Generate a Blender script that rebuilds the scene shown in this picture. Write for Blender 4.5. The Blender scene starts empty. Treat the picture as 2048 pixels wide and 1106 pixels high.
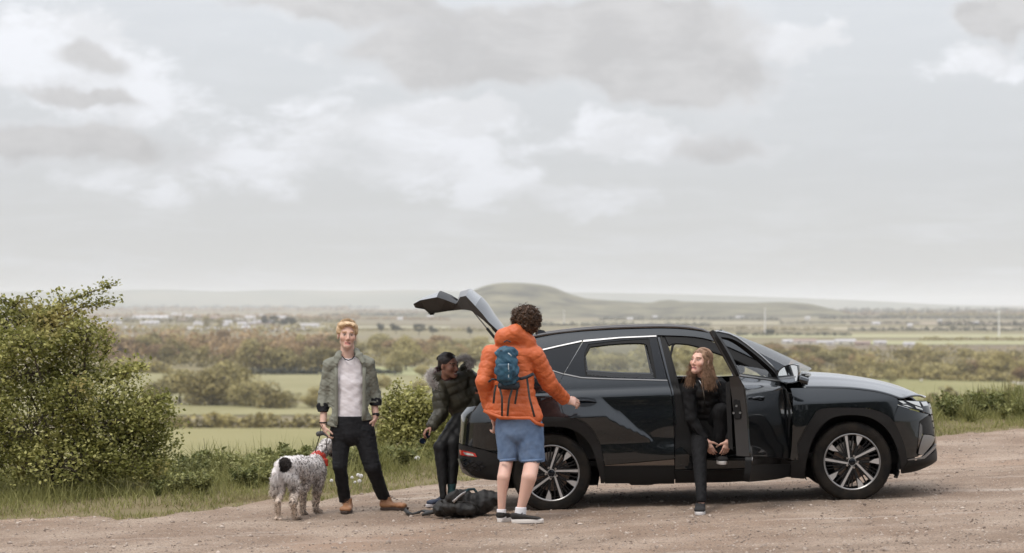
import bpy, bmesh, math, random
import numpy as np
from mathutils import Vector, Matrix
from mathutils.geometry import delaunay_2d_cdt
R = math.radians
random.seed(7)
SC = bpy.context.scene
COL = SC.collection

# ------------------------------------------------------------------ camera
F = 85 / 36 * 2048            # focal length in photo pixels (photo 2048 x 1106)
HZ = 606                      # true horizon row in the photo
CAMZ = 1.879                  # camera height above the rear wheel's contact point
PITCH = math.atan((HZ - 553) / F)
cam = bpy.data.cameras.new('camera'); camo = bpy.data.objects.new('camera', cam); COL.objects.link(camo)
cam.lens = 85; cam.sensor_width = 36; cam.clip_start = 0.5; cam.clip_end = 90000
camo.location = (0, 0, CAMZ); camo.rotation_euler = (math.pi / 2 + PITCH, 0, 0)
cam.dof.use_dof = True; cam.dof.focus_distance = 21.7; cam.dof.aperture_fstop = 2.8
SC.camera = camo
SC.render.resolution_x = 1024; SC.render.resolution_y = 553

# ------------------------------------------------------------------ world, sun, exposure
SUN_EL, SUN_AZ = R(60), R(222)           # azimuth from +Y, clockwise
sun = bpy.data.lights.new('sun', 'SUN'); suno = bpy.data.objects.new('sun', sun); COL.objects.link(suno)
sun.energy = 1.5; sun.angle = R(18); sun.color = (1.0, .955, .89)
sd = Vector((math.sin(SUN_AZ) * math.cos(SUN_EL), math.cos(SUN_AZ) * math.cos(SUN_EL), math.sin(SUN_EL)))
suno.rotation_euler = sd.to_track_quat('Z', 'Y').to_euler()
SC.view_settings.view_transform = 'Standard'; SC.view_settings.look = 'None'
SC.view_settings.exposure = 0.0; SC.view_settings.gamma = 1.0; SC.view_settings.use_curve_mapping = False
SC.render.engine = 'CYCLES'
cy = SC.cycles
cy.max_bounces = 7; cy.diffuse_bounces = 3; cy.glossy_bounces = 4; cy.transmission_bounces = 4
cy.transparent_max_bounces = 12; cy.volume_bounces = 1
cy.use_denoising = True; cy.sample_clamp_indirect = 4
cy.caustics_reflective = False; cy.caustics_refractive = False

class NG:
    """small shader-node builder"""
    def __init__(s, tree): s.t = tree; tree.nodes.clear()
    def n(s, typ, **kw):
        nd = s.t.nodes.new(typ)
        for k, v in kw.items(): setattr(nd, k, v)
        return nd
    def l(s, a, b): s.t.links.new(a, b)
    def put(s, sock, v):
        if isinstance(v, bpy.types.NodeSocket): s.l(v, sock)
        elif v is not None:
            if sock.type == 'RGBA' and len(v) == 3: v = (*v, 1)
            sock.default_value = v
    def m(s, op, a, b=None, c=None, clamp=False):
        nd = s.n('ShaderNodeMath', operation=op, use_clamp=clamp)
        for i, v in enumerate((a, b, c)):
            if v is not None: s.put(nd.inputs[i], v)
        return nd.outputs[0]
    def vm(s, op, a, b):
        nd = s.n('ShaderNodeVectorMath', operation=op); s.put(nd.inputs[0], a); s.put(nd.inputs[1], b)
        return nd.outputs[0]
    def noise(s, vec, scale, detail=4, rough=.55, dist=0):
        nd = s.n('ShaderNodeTexNoise'); s.put(nd.inputs['Vector'], vec)
        nd.inputs['Scale'].default_value = scale; nd.inputs['Detail'].default_value = detail
        nd.inputs['Roughness'].default_value = rough; nd.inputs['Distortion'].default_value = dist
        return nd.outputs[0]
    def sstep(s, x, a, b):
        nd = s.n('ShaderNodeMapRange', interpolation_type='SMOOTHSTEP'); s.put(nd.inputs[0], x)
        nd.inputs[1].default_value = a; nd.inputs[2].default_value = b
        return nd.outputs[0]
    def mix(s, f, a, b, blend='MIX'):
        nd = s.n('ShaderNodeMix', data_type='RGBA', blend_type=blend)
        s.put(nd.inputs[0], f); s.put(nd.inputs[6], a); s.put(nd.inputs[7], b)
        return nd.outputs[2]
    def ramp(s, f, stops):
        nd = s.n('ShaderNodeValToRGB'); s.put(nd.inputs[0], f); e = nd.color_ramp.elements
        while len(e) < len(stops): e.new(.5)
        for i, (p, c) in enumerate(stops): e[i].position = p; e[i].color = (*c, 1)
        return nd.outputs[0]

W = bpy.data.worlds.new('World'); SC.world = W; W.use_nodes = True
W.cycles.sampling_method = 'MANUAL'; W.cycles.sample_map_resolution = 256
g = NG(W.node_tree)
tc = g.n('ShaderNodeTexCoord').outputs['Generated']
sky = g.n('ShaderNodeTexSky', sky_type='NISHITA', sun_disc=False, sun_elevation=SUN_EL, sun_rotation=SUN_AZ)
sky.air_density = 1.0; sky.dust_density = 3.0; sky.ozone_density = 1.0
b_sky = g.n('ShaderNodeBackground'); b_sky.inputs[1].default_value = .10

sx = g.n('ShaderNodeSeparateXYZ'); g.l(tc, sx.inputs[0])
X, Y, Z = sx.outputs
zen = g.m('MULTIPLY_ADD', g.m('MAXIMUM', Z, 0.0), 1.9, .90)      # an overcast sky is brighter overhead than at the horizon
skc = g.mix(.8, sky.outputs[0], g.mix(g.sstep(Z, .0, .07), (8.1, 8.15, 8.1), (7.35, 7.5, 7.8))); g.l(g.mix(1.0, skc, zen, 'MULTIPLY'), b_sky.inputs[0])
warp = g.n('ShaderNodeTexNoise'); g.l(tc, warp.inputs['Vector']); warp.inputs['Scale'].default_value = 30; warp.inputs['Detail'].default_value = 8
wv = g.vm('SUBTRACT', warp.outputs['Color'], (.5, .5, .5))
ws = g.n('ShaderNodeSeparateXYZ'); g.l(wv, ws.inputs[0])
az = g.m('ARCTAN2', X, Y)
azw = g.m('MULTIPLY_ADD', ws.outputs[0], .060, az)
elw = g.m('MULTIPLY_ADD', ws.outputs[1], .030, Z)
def blob(px, py, wx, wy, amp=1.0, flat=True):
    """one cumulus, given by direction: azimuth / elevation, with a flat base"""
    a0, e0 = math.atan((px - 1024) / F), (HZ - py) / F
    dx = g.m('MULTIPLY', g.m('SUBTRACT', azw, a0), F / wx)
    dy = g.m('MULTIPLY', g.m('SUBTRACT', elw, e0), F / wy)
    r2 = g.m('ADD', g.m('POWER', g.m('ABSOLUTE', dx), 2.0), g.m('POWER', g.m('ABSOLUTE', dy), 2.0))
    return g.m('MULTIPLY', g.m('EXPONENT', g.m('MULTIPLY', r2, -1.0)), amp)
def summ(lst):
    o = lst[0]
    for q in lst[1:]: o = g.m('ADD', o, q)
    return o
stretch = g.n('ShaderNodeMapping'); g.l(tc, stretch.inputs[0]); stretch.inputs['Scale'].default_value = (1, 1, 2.2)
strat = g.n('ShaderNodeMapping'); g.l(tc, strat.inputs[0]); strat.inputs['Scale'].default_value = (1, 1, 7)
n1 = g.noise(stretch.outputs[0], 9, 8, .58, .3)
n2 = g.noise(stretch.outputs[0], 24, 10, .62, .25)
n3 = g.noise(strat.outputs[0], 14, 7, .6, .4)
white = summ([blob(150, 95, 170, 95), blob(60, 160, 120, 60, .7), blob(300, 210, 110, 50, .7), blob(1215, 262, 80, 42, 1.1), blob(1330, 285, 90, 38, .8), blob(1590, 110, 80, 62, 1.0), blob(1660, 60, 60, 40, .7),
              blob(790, 245, 150, 48, .9), blob(950, 215, 90, 40, .8), blob(640, 110, 120, 50, .7), blob(1180, 395, 200, 45, .7), blob(1940, 130, 130, 40, .9), blob(470, 330, 330, 80, .65), blob(900, 340, 260, 70, .6)])
grey = summ([blob(1000, 105, 350, 78, 1.15), blob(1270, 60, 290, 90, 1.05), blob(640, 8, 260, 34, .95), blob(1420, 170, 150, 52, 1.0), blob(1440, 300, 140, 42, .8),
             blob(170, 135, 90, 34, .9), blob(150, 203, 140, 17, 1.0), blob(230, 300, 190, 52, .9), blob(1990, 55, 120, 55, 1.2), blob(40, 300, 120, 40, .6)])
wmask = g.sstep(g.m('ADD', g.m('MULTIPLY', g.m('SUBTRACT', n2, .5), 1.7), g.m('ADD', white, g.m('MULTIPLY', g.m('SUBTRACT', n1, .5), .9))), .26, .72)
gmask = g.sstep(g.m('ADD', g.m('ADD', g.m('MULTIPLY', g.m('SUBTRACT', n1, .48), .7), g.m('MULTIPLY', g.m('SUBTRACT', n2, .5), .75)), grey), .26, .84)
lowf = g.sstep(Z, .015, .055)            # cloud shapes melt into the haze near the horizon
wmask = g.m('MULTIPLY', wmask, g.m('MULTIPLY_ADD', lowf, .75, .25)); gmask = g.m('MULTIPLY', gmask, g.m('MULTIPLY_ADD', lowf, .8, .2))
st = g.m('MULTIPLY', g.sstep(n3, .42, .66), g.m('MULTIPLY_ADD', lowf, -.30, .42))     # thin layered cloud low down
wmask = g.m('MAXIMUM', wmask, st)
wcol = g.mix(g.sstep(n2, .42, .62), (.74, .755, .785), (.83, .85, .895))
ccol = g.mix(gmask, wcol, g.mix(g.sstep(n2, .4, .65), (.545, .545, .555), (.62, .62, .63)))
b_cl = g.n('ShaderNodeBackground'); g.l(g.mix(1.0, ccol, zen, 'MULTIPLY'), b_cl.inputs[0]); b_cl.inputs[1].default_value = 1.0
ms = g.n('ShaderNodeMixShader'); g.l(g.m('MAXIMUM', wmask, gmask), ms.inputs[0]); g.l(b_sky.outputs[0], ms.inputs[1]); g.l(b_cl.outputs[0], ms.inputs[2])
wo = g.n('ShaderNodeOutputWorld'); g.l(ms.outputs[0], wo.inputs[0])

# ------------------------------------------------------------------ pixel <-> world
def ray(px, py):
    dx, dz = (px - 1024) / F, (553 - py) / F
    c, s_ = math.cos(PITCH), math.sin(PITCH)
    return Vector((dx, c - dz * s_, s_ + dz * c))
def at(px, py, depth):
    """world point seen at a photo pixel, at the given distance in front of the camera"""
    r = ray(px, py); return Vector((0, 0, CAMZ)) + r * (depth / r.y)
def on_plane(px, py, z):
    r = ray(px, py); return Vector((0, 0, CAMZ)) + r * ((z - CAMZ) / r.z)

# ------------------------------------------------------------------ materials
MATS = {}
def mat(name, col, rough=.7, metal=0, var=.0, vscale=8, bump=0, bscale=60, coat=0, spec=.5, col2=None, coords='Object', detail=4, sheen=0, subs=0, bdist=.01, anis=0):
    if name in MATS: return MATS[name]
    m = bpy.data.materials.new(name); m.use_nodes = True; MATS[name] = m
    g = NG(m.node_tree)
    p = g.n('ShaderNodeBsdfPrincipled'); o = g.n('ShaderNodeOutputMaterial'); g.l(p.outputs[0], o.inputs[0])
    p.inputs['Roughness'].default_value = rough; p.inputs['Metallic'].default_value = metal
    p.inputs['Specular IOR Level'].default_value = spec
    p.inputs['Coat Weight'].default_value = coat; p.inputs['Coat Roughness'].default_value = .03
    p.inputs['Sheen Weight'].default_value = sheen
    if subs: p.inputs['Subsurface Weight'].default_value = subs; p.inputs['Subsurface Radius'].default_value = (.012, .005, .003)
    c = (*col, 1)
    tcn = g.n('ShaderNodeTexCoord').outputs[coords] if coords != 'Position' else g.n('ShaderNodeNewGeometry').outputs['Position']
    if var or col2:
        f = g.noise(tcn, vscale, detail, .6)
        f = g.sstep(f, .3, .7)
        b = col2 if col2 else tuple(min(1, x * (1 + var)) for x in col)
        a = col if col2 else tuple(x * (1 - var) for x in col)
        g.l(g.mix(f, a, b), p.inputs['Base Color'])
    else: p.inputs['Base Color'].default_value = c
    if bump:
        bn = g.n('ShaderNodeBump'); bn.inputs['Strength'].default_value = bump; bn.inputs['Distance'].default_value = bdist
        g.l(g.noise(tcn, bscale, 5, .6), bn.inputs['Height']); g.l(bn.outputs[0], p.inputs['Normal'])
    return m
def leafmat(name, c1, c2, vscale=1.2, rough=.6, trans=.25, dead=None):
    """foliage: colour differs from clump to clump and plant to plant; a little light passes through"""
    if name in MATS: return MATS[name]
    m = bpy.data.materials.new(name); m.use_nodes = True; MATS[name] = m
    g = NG(m.node_tree)
    geo = g.n('ShaderNodeNewGeometry'); oi = g.n('ShaderNodeObjectInfo')
    f = g.noise(geo.outputs['Position'], vscale, 3, .6)
    f = g.m('ADD', f, g.m('MULTIPLY', g.m('SUBTRACT', geo.outputs['Random Per Island'], .5), .7))
    f = g.m('ADD', f, g.m('MULTIPLY', g.m('SUBTRACT', oi.outputs['Random'], .5), .5))
    c = g.mix(g.sstep(f, .15, .85), c1, c2)
    if dead: c = g.mix(g.sstep(g.noise(geo.outputs['Position'], vscale * .7 + .3, 2), .58, .75), c, dead)
    d = g.n('ShaderNodeBsdfPrincipled'); g.l(c, d.inputs['Base Color']); d.inputs['Roughness'].default_value = rough
    d.inputs['Specular IOR Level'].default_value = .25
    t = g.n('ShaderNodeBsdfTranslucent'); g.l(c, t.inputs[0])
    mx = g.n('ShaderNodeMixShader'); mx.inputs[0].default_value = trans
    g.l(d.outputs[0], mx.inputs[1]); g.l(t.outputs[0], mx.inputs[2])
    o = g.n('ShaderNodeOutputMaterial'); g.l(mx.outputs[0], o.inputs[0])
    return m

# ------------------------------------------------------------------ objects
def tag(o, label=None, cat=None, group=None, kind=None):
    if label: o['label'] = label
    if cat: o['category'] = cat
    if group: o['group'] = group
    if kind: o['kind'] = kind
    return o
def empty(name, loc, rot=(0, 0, 0)):
    o = bpy.data.objects.new(name, None); COL.objects.link(o); o.location = loc; o.rotation_euler = rot
    o.empty_display_size = .1
    return o
def mesh_from(name, verts, faces, material=None, parent=None, smooth=False, loc=None):
    """verts Nx3, faces list or int array; loc: object origin (verts are given in world/parent space)"""
    me = bpy.data.meshes.new(name)
    v = np.asarray(verts, dtype=np.float64).reshape(-1, 3)
    if loc is not None: v = v - np.asarray(loc)
    if isinstance(faces, np.ndarray):
        nf, k = faces.shape
        me.vertices.add(len(v)); me.vertices.foreach_set('co', v.astype(np.float32).ravel())
        me.loops.add(nf * k); me.loops.foreach_set('vertex_index', faces.astype(np.int32).ravel())
        me.polygons.add(nf); me.polygons.foreach_set('loop_start', np.arange(0, nf * k, k, dtype=np.int32))
        me.update(calc_edges=True)
    else:
        me.from_pydata(v.tolist(), [], faces)
    if smooth: me.polygons.foreach_set('use_smooth', np.ones(len(me.polygons), bool))
    if material: me.materials.append(material)
    o = bpy.data.objects.new(name, me); COL.objects.link(o)
    if parent: o.parent = parent
    if loc is not None: o.location = loc
    return o
def copy_tree(o, parent=None):
    c = o.copy(); COL.objects.link(c)
    if parent: c.parent = parent
    for ch in o.children: copy_tree(ch, c)
    return c
class MB:
    """collects shapes for ONE mesh"""
    def __init__(s): s.v = []; s.f = []
    def add(s, verts, faces):
        o = len(s.v); s.v += [tuple(q) for q in verts]; s.f += [[i + o for i in f] for f in faces]; return s
    def box(s, c, size, rot=None, bev=0.0):
        hx, hy, hz = [q / 2 for q in size]
        if bev <= 0:
            vs = [Vector((x, y, z)) for x in (-hx, hx) for y in (-hy, hy) for z in (-hz, hz)]
            fs = [[0, 1, 3, 2], [4, 6, 7, 5], [0, 4, 5, 1], [2, 3, 7, 6], [0, 2, 6, 4], [1, 5, 7, 3]]
        else:
            bm = bmesh.new(); bmesh.ops.create_cube(bm, size=1)
            for q in bm.verts: q.co = Vector((q.co.x * size[0], q.co.y * size[1], q.co.z * size[2]))
            bmesh.ops.bevel(bm, geom=bm.edges[:], offset=bev, segments=2, affect='EDGES')
            bm.verts.index_update(); vs = [q.co.copy() for q in bm.verts]; fs = [[q.index for q in f.verts] for f in bm.faces]; bm.free()
        if rot is not None: vs = [rot @ q for q in vs]
        return s.add([q + Vector(c) for q in vs], fs)
    def tube(s, pts, rad, seg=8, flat=1.0, cap=True, side=None):
        pts = [Vector(p) for p in pts]; n = len(pts)
        rs = rad if hasattr(rad, '__len__') else [rad] * n
        vs = []; fs = []; prev = Vector(side) if side else None
        for i, p in enumerate(pts):
            t = (pts[min(i + 1, n - 1)] - pts[max(i - 1, 0)]).normalized()
            if prev is None: prev = Vector((0, 0, 1)) if abs(t.z) < .9 else Vector((1, 0, 0))
            u = (prev - t * prev.dot(t)); u = u.normalized() if u.length > 1e-6 else t.orthogonal().normalized()
            prev = u; w = t.cross(u)
            for k in range(seg):
                a = 2 * math.pi * k / seg; vs.append(p + (u * math.cos(a) + w * math.sin(a) * flat) * rs[i])
        for i in range(n - 1):
            for k in range(seg): a, b = i * seg + k, i * seg + (k + 1) % seg; fs.append([a, b, b + seg, a + seg])
        if cap: fs.append(list(range(seg))[::-1]); fs.append([(n - 1) * seg + k for k in range(seg)])
        return s.add(vs, fs)
    def lathe(s, prof, seg=32, M=None, closed=False):
        """prof: list of (radius, axial); axis = local Y"""
        n = len(prof); vs = []
        for (r, a) in prof:
            for k in range(seg):
                t = 2 * math.pi * k / seg; vs.append(Vector((r * math.cos(t), a, r * math.sin(t))))
        fs = []
        for i in range(n if closed else n - 1):
            j = (i + 1) % n
            for k in range(seg): fs.append([i * seg + k, i * seg + (k + 1) % seg, j * seg + (k + 1) % seg, j * seg + k])
        if M: vs = [M @ q for q in vs]
        return s.add(vs, fs)
    def prism(s, poly, a, b, axis='y', M=None):
        """polygon in (x,z), extruded along y from a to b"""
        n = len(poly); vs = [Vector((p[0], a, p[1])) for p in poly] + [Vector((p[0], b, p[1])) for p in poly]
        fs = [list(range(n)), [n + i for i in range(n)][::-1]] + [[i, i + n, (i + 1) % n + n, (i + 1) % n] for i in range(n)]
        if M: vs = [M @ q for q in vs]
        return s.add(vs, fs)
    def build(s, name, material, parent=None, smooth=False, loc=None, bevel=0):
        o = mesh_from(name, s.v, s.f, material, parent, smooth, loc)
        if smooth:
            try: o.data.set_sharp_from_angle(angle=R(40))
            except Exception: pass
        return o
def pchip(xs, ys):
    """smooth monotone interpolation"""
    xs = np.asarray(xs, float); ys = np.asarray(ys, float)
    h = np.diff(xs); dl = np.diff(ys) / h; m = np.zeros(len(xs))
    m[0], m[-1] = dl[0], dl[-1]
    for i in range(1, len(xs) - 1):
        if dl[i - 1] * dl[i] > 0: m[i] = 2 * dl[i - 1] * dl[i] / (dl[i - 1] + dl[i])
    def f(x):
        x = np.clip(np.asarray(x, float), xs[0], xs[-1]); i = np.clip(np.searchsorted(xs, x) - 1, 0, len(xs) - 2)
        t = (x - xs[i]) / h[i]; t2 = t * t; t3 = t2 * t
        return (2 * t3 - 3 * t2 + 1) * ys[i] + (t3 - 2 * t2 + t) * h[i] * m[i] + (-2 * t3 + 3 * t2) * ys[i + 1] + (t3 - t2) * h[i] * m[i + 1]
    return f
# ================================================================== the setting
PLAIN = -36.0
EDGE = pchip([-40, -9, -4.9, -3.4, -1.9, -.85, 0.0, 2.5, 5.4, 6.8, 12, 40], [22.0, 22.6, 22.95, 23.2, 24.2, 25.6, 26.8, 28.6, 30.7, 31.4, 33.5, 40])
CREST = lambda x: EDGE(x) + 4.4 - 1.4 * np.clip((np.asarray(x) + 1) / 6, 0, 1)
def gz(x, y):
    """ground height: a terrace that climbs to the right, a brow, then the hillside down to the plain"""
    x = np.asarray(x, float); y = np.asarray(y, float)
    near = .0401 * 13 * np.tanh((x - .367) / 13) + .02 * np.sin(x * .9 + y * .6) * .5 + .008 * np.sin(x * 2.3 - y * 1.7)
    bank = .10 * np.clip((y - EDGE(x) - .2) / 1.2, 0, 1)
    s = np.clip(y - CREST(x), 0, None)
    drop = .36 * s * s / (s + 2.5)
    sl = np.clip(-y - 30, 0, None); up = .05 * sl
    return np.maximum(near + bank - drop + up, PLAIN)
def G(x, y): return float(gz(x, y))
def axis_pts(lo, hi, step, far, grow=1.22):
    a = list(np.arange(lo, hi + 1e-6, step)); d = step
    while a[-1] < far[1]: d *= grow; a.append(a[-1] + d)
    d = step
    while a[0] > far[0]: d *= grow; a.insert(0, a[0] - d)
    return np.array(a)
def grid_mesh(name, xs, ys, zf, material, kind='structure', mask=None):
    XX, YY = np.meshgrid(xs, ys, indexing='ij'); ZZ = zf(XX, YY)
    v = np.stack([XX, YY, ZZ], -1).reshape(-1, 3); ny = len(ys)
    i, j = np.meshgrid(np.arange(len(xs) - 1), np.arange(ny - 1), indexing='ij')
    q = np.stack([i * ny + j, (i + 1) * ny + j, (i + 1) * ny + j + 1, i * ny + j + 1], -1).reshape(-1, 4)
    if mask is not None:
        c = v[q].mean(1); q = q[mask(c)]
        used = np.unique(q); remap = -np.ones(len(v), int); remap[used] = np.arange(len(used)); v = v[used]; q = remap[q]
    o = mesh_from(name, v, q, material, smooth=True); tag(o, kind=kind); return o

# ground material: verge soil near, a patchwork of fields on the plain
gm = bpy.data.materials.new('ground_soil_and_fields'); gm.use_nodes = True; g = NG(gm.node_tree)
pos = g.n('ShaderNodeNewGeometry').outputs['Position']
mp = g.n('ShaderNodeMapping'); g.l(pos, mp.inputs[0]); mp.inputs['Scale'].default_value = (1 / 520, 1 / 330, 0); mp.inputs['Rotation'].default_value = (0, 0, .35)
vo = g.n('ShaderNodeTexVoronoi'); g.l(mp.outputs[0], vo.inputs['Vector']); vo.inputs['Scale'].default_value = 1; vo.inputs['Randomness'].default_value = .8
vs_ = g.n('ShaderNodeSeparateColor'); g.l(vo.outputs['Color'], vs_.inputs[0])
fields = g.ramp(vs_.outputs[0], [(0, (.27, .24, .125)), (.25, (.31, .27, .16)), (.45, (.21, .18, .10)), (.62, (.31, .27, .19)), (.8, (.24, .19, .14)), (1, (.33, .30, .17))])
fields = g.mix(g.m('MULTIPLY', g.noise(pos, .02, 5), .6), fields, (.15, .125, .075))
fields = g.mix(1.0, fields, (.78, .76, .74), 'MULTIPLY')
soil = g.mix(g.noise(pos, 3.5, 5), (.13, .105, .055), (.24, .195, .115))
py_ = g.n('ShaderNodeSeparateXYZ'); g.l(pos, py_.inputs[0])
cc = g.mix(g.sstep(py_.outputs[2], -33, -20), fields, soil)
p = g.n('ShaderNodeBsdfPrincipled'); g.l(cc, p.inputs['Base Color']); p.inputs['Roughness'].default_value = .95; p.inputs['Specular IOR Level'].default_value = .1
o = g.n('ShaderNodeOutputMaterial'); g.l(p.outputs[0], o.inputs[0])
gx = axis_pts(-12, 13, .5, (-42000, 42000), 1.25); gy = axis_pts(8, 48, .5, (-3000, 42000), 1.25)
grid_mesh('ground', gx, gy, gz, gm)

# gravel track: its own sheet 4 mm above the ground
gr = bpy.data.materials.new('pinkish_gravel'); gr.use_nodes = True; g = NG(gr.node_tree)
pos = g.n('ShaderNodeNewGeometry').outputs['Position']
c = g.mix(g.sstep(g.noise(pos, .9, 4, .6), .35, .68), (.28, .197, .14), (.43, .333, .255))
c = g.mix(g.m('MULTIPLY', g.sstep(g.noise(pos, 55, 3, .7), .42, .7), .85), c, (.105, .075, .056))
c = g.mix(g.m('MULTIPLY', g.sstep(g.noise(pos, 90, 2, .6), .6, .75), .7), c, (.52, .47, .42))
c = g.mix(g.m('MULTIPLY', g.sstep(g.noise(pos, .35, 3, .6, .5), .5, .72), .45), c, (.36, .235, .16))
lm = g.n('ShaderNodeMapping'); g.l(pos, lm.inputs[0]); lm.inputs['Scale'].default_value = (.22, 1.5, 1); lm.inputs['Rotation'].default_value = (0, 0, -.06)
c = g.mix(g.m('MULTIPLY', g.sstep(g.noise(lm.outputs[0], 1.0, 4, .6, .4), .48, .70), .55), c, (.20, .145, .105))      # worn, darker wheel lanes
c = g.mix(g.m('MULTIPLY', g.sstep(g.noise(lm.outputs[0], 1.7, 3, .5, .3), .58, .74), .45), c, (.52, .45, .39))
p = g.n('ShaderNodeBsdfPrincipled'); g.l(c, p.inputs['Base Color']); p.inputs['Roughness'].default_value = .9; p.inputs['Specular IOR Level'].default_value = .2
bn = g.n('ShaderNodeBump'); bn.inputs['Strength'].default_value = .9; bn.inputs['Distance'].default_value = .02
g.l(g.m('ADD', g.noise(pos, 45, 6, .75), g.m('MULTIPLY', g.noise(pos, 5, 4), 1.2)), bn.inputs['Height']); g.l(bn.outputs[0], p.inputs['Normal'])
o = g.n('ShaderNodeOutputMaterial'); g.l(p.outputs[0], o.inputs[0])
wob = lambda x: .22 * np.sin(x * 2.3 + .7) + .16 * np.sin(x * 4.1) + .1 * np.sin(x * 7.7 + 1) + .06 * np.sin(x * 17.3) + .05 * np.sin(x * 31)
tx = axis_pts(-9, 11, .1, (-60, 60), 1.3); tt = np.concatenate([[-25, -12, -4, 2, 7, 11, 13, 14.5], np.arange(15.5, 21.4, .15), [21.5]])
# the sheet's far edge follows the wavy verge line
TX, TT = np.meshgrid(tx, np.linspace(0, 1, 110) ** .8, indexing='ij')
TY = -25 + (EDGE(TX) + wob(TX) + 25) * TT
tz = gz(TX, TY) + .004 + .006 * np.sin(TX * 5 + TY * 9) * np.sin(TX * 11 - TY * 3) * (TT < .99)
tv = np.stack([TX, TY, tz + .008], -1).reshape(-1, 3); ny = TX.shape[1]
i, j = np.meshgrid(np.arange(TX.shape[0] - 1), np.arange(ny - 1), indexing='ij')
tag(mesh_from('gravel_track', tv, np.stack([i * ny + j, (i + 1) * ny + j, (i + 1) * ny + j + 1, i * ny + j + 1], -1).reshape(-1, 4), gr, smooth=True), kind='structure')

rng = np.random.default_rng(11)
def scatter_instances(P, base_v, base_f, scale, rotz, tilt=None, squash=None):
    """many copies of a small shape merged into one vertex/face array"""
    n = len(P); c, s_ = np.cos(rotz), np.sin(rotz)
    v = np.repeat(base_v[None], n, 0) * scale[:, None, None]
    if squash is not None: v = v * squash[:, None, :]
    if tilt is not None:                      # lean about local x then y
        for ax, t in ((0, tilt[:, 0]), (1, tilt[:, 1])):
            ct, st = np.cos(t)[:, None], np.sin(t)[:, None]
            if ax == 0: y, z = v[..., 1].copy(), v[..., 2].copy(); v[..., 1] = y * ct - z * st; v[..., 2] = y * st + z * ct
            else: x, z = v[..., 0].copy(), v[..., 2].copy(); v[..., 0] = x * ct + z * st; v[..., 2] = -x * st + z * ct
    x, y = v[..., 0].copy(), v[..., 1].copy()
    v[..., 0] = x * c[:, None] - y * s_[:, None]; v[..., 1] = x * s_[:, None] + y * c[:, None]
    v += P[:, None, :]
    f = (base_f[None] + (np.arange(n) * len(base_v))[:, None, None]).reshape(-1, base_f.shape[1])
    return v.reshape(-1, 3), f
# loose stones on the track (nobody could count them)
bm = bmesh.new(); bmesh.ops.create_icosphere(bm, subdivisions=1, radius=1)
st_v = np.array([q.co for q in bm.verts]); st_f = np.array([[q.index for q in f_.verts] for f_ in bm.faces]); bm.free()
st_v = st_v * (1 + .25 * np.sin(st_v[:, [1]] * 5 + st_v[:, [0]] * 7))
sm = mat('loose_stone', (.15, .11, .085), .9, col2=(.47, .39, .325), vscale=14, coords='Position', detail=1)
n = 30000; sy = 17.2 + 14.5 * rng.random(n) ** 1.25; sxx = (rng.random(n) - .5) * sy * .46
k = sy < EDGE(sxx) + wob(sxx) + .1; sxx, sy = sxx[k], sy[k]
size = .0035 + .009 * rng.random(len(sy)) ** 3.0 + .014 * (rng.random(len(sy)) > .985)
sv, sf = scatter_instances(np.stack([sxx, sy, gz(sxx, sy) + .012 + size * .25], -1), st_v, st_f, size, rng.random(len(sy)) * 6.28,
                           squash=np.stack([.7 + .6 * rng.random(len(sy)), .7 + .5 * rng.random(len(sy)), .4 + .4 * rng.random(len(sy))], -1))
tag(mesh_from('gravel_stones', sv, sf, sm), 'loose gravel and small stones scattered over the track', 'gravel', kind='stuff')

# ------------------------------------------------------------------ fields on the plain
def plainpt(px, py, dz=0): v = on_plane(px, py, PLAIN); v.z = PLAIN + dz; return v
def field(name, poly, c1, c2, dz, label=None):
    vs = [plainpt(*q, dz) for q in poly]
    m = mat('field_' + '_'.join('%d' % (x * 1000) for x in c1), c1, .95, col2=c2, vscale=.016, coords='Position', spec=.1)
    o = mesh_from(name, vs, [list(range(len(vs)))], m); tag(o, kind='structure')
    if o.data.polygons[0].normal.z < 0: o.data.flip_normals()
FG, FG2 = (.225, .205, .092), (.265, .235, .115)
field('pasture', [(-300, 1010), (1700, 1010), (1700, 858), (-300, 858)], FG, FG2, .30)
field('pasture', [(-300, 832), (1500, 832), (1500, 811), (-300, 806)], (.225, .205, .10), (.265, .24, .125), .34)
field('pasture', [(-200, 800), (1560, 800), (1560, 748), (-200, 745)], (.225, .205, .105), (.265, .24, .13), .38)
field('pasture', [(1560, 806), (2600, 815), (2600, 764), (1560, 752)], (.205, .195, .082), (.245, .225, .105), .42)
field('pasture', [(1700, 856), (2700, 870), (2700, 826), (1700, 818)], (.215, .205, .09), (.25, .23, .115), .46)
for (x0, x1, y0, y1, c1, c2) in [(1380, 2400, 668, 676, (.30, .29, .16), (.34, .31, .19)), (1400, 2400, 655, 660, (.33, .285, .2), (.36, .31, .22)), (1650, 2500, 682, 690, (.29, .28, .15), (.33, .31, .18)),
                                 (1060, 1700, 644, 648, (.32, .29, .19), (.36, .32, .22)), (740, 1000, 682, 694, (.28, .28, .15), (.31, .3, .17)), (560, 900, 652, 656, (.3, .27, .19), (.33, .3, .2)),
                                 (1700, 2500, 645, 649, (.31, .25, .19), (.34, .28, .21)), (740, 1060, 735, 752, (.27, .275, .135), (.31, .3, .17)), (1200, 1700, 633, 636, (.3, .27, .2), (.34, .3, .22)), (180, 700, 628, 631, (.3, .26, .2), (.34, .3, .24))]:
    field('field_strip', [(x0, y1), (x1, y1 + 1), (x1, y0 + 1), (x0, y0)], c1, c2, .5)

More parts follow.
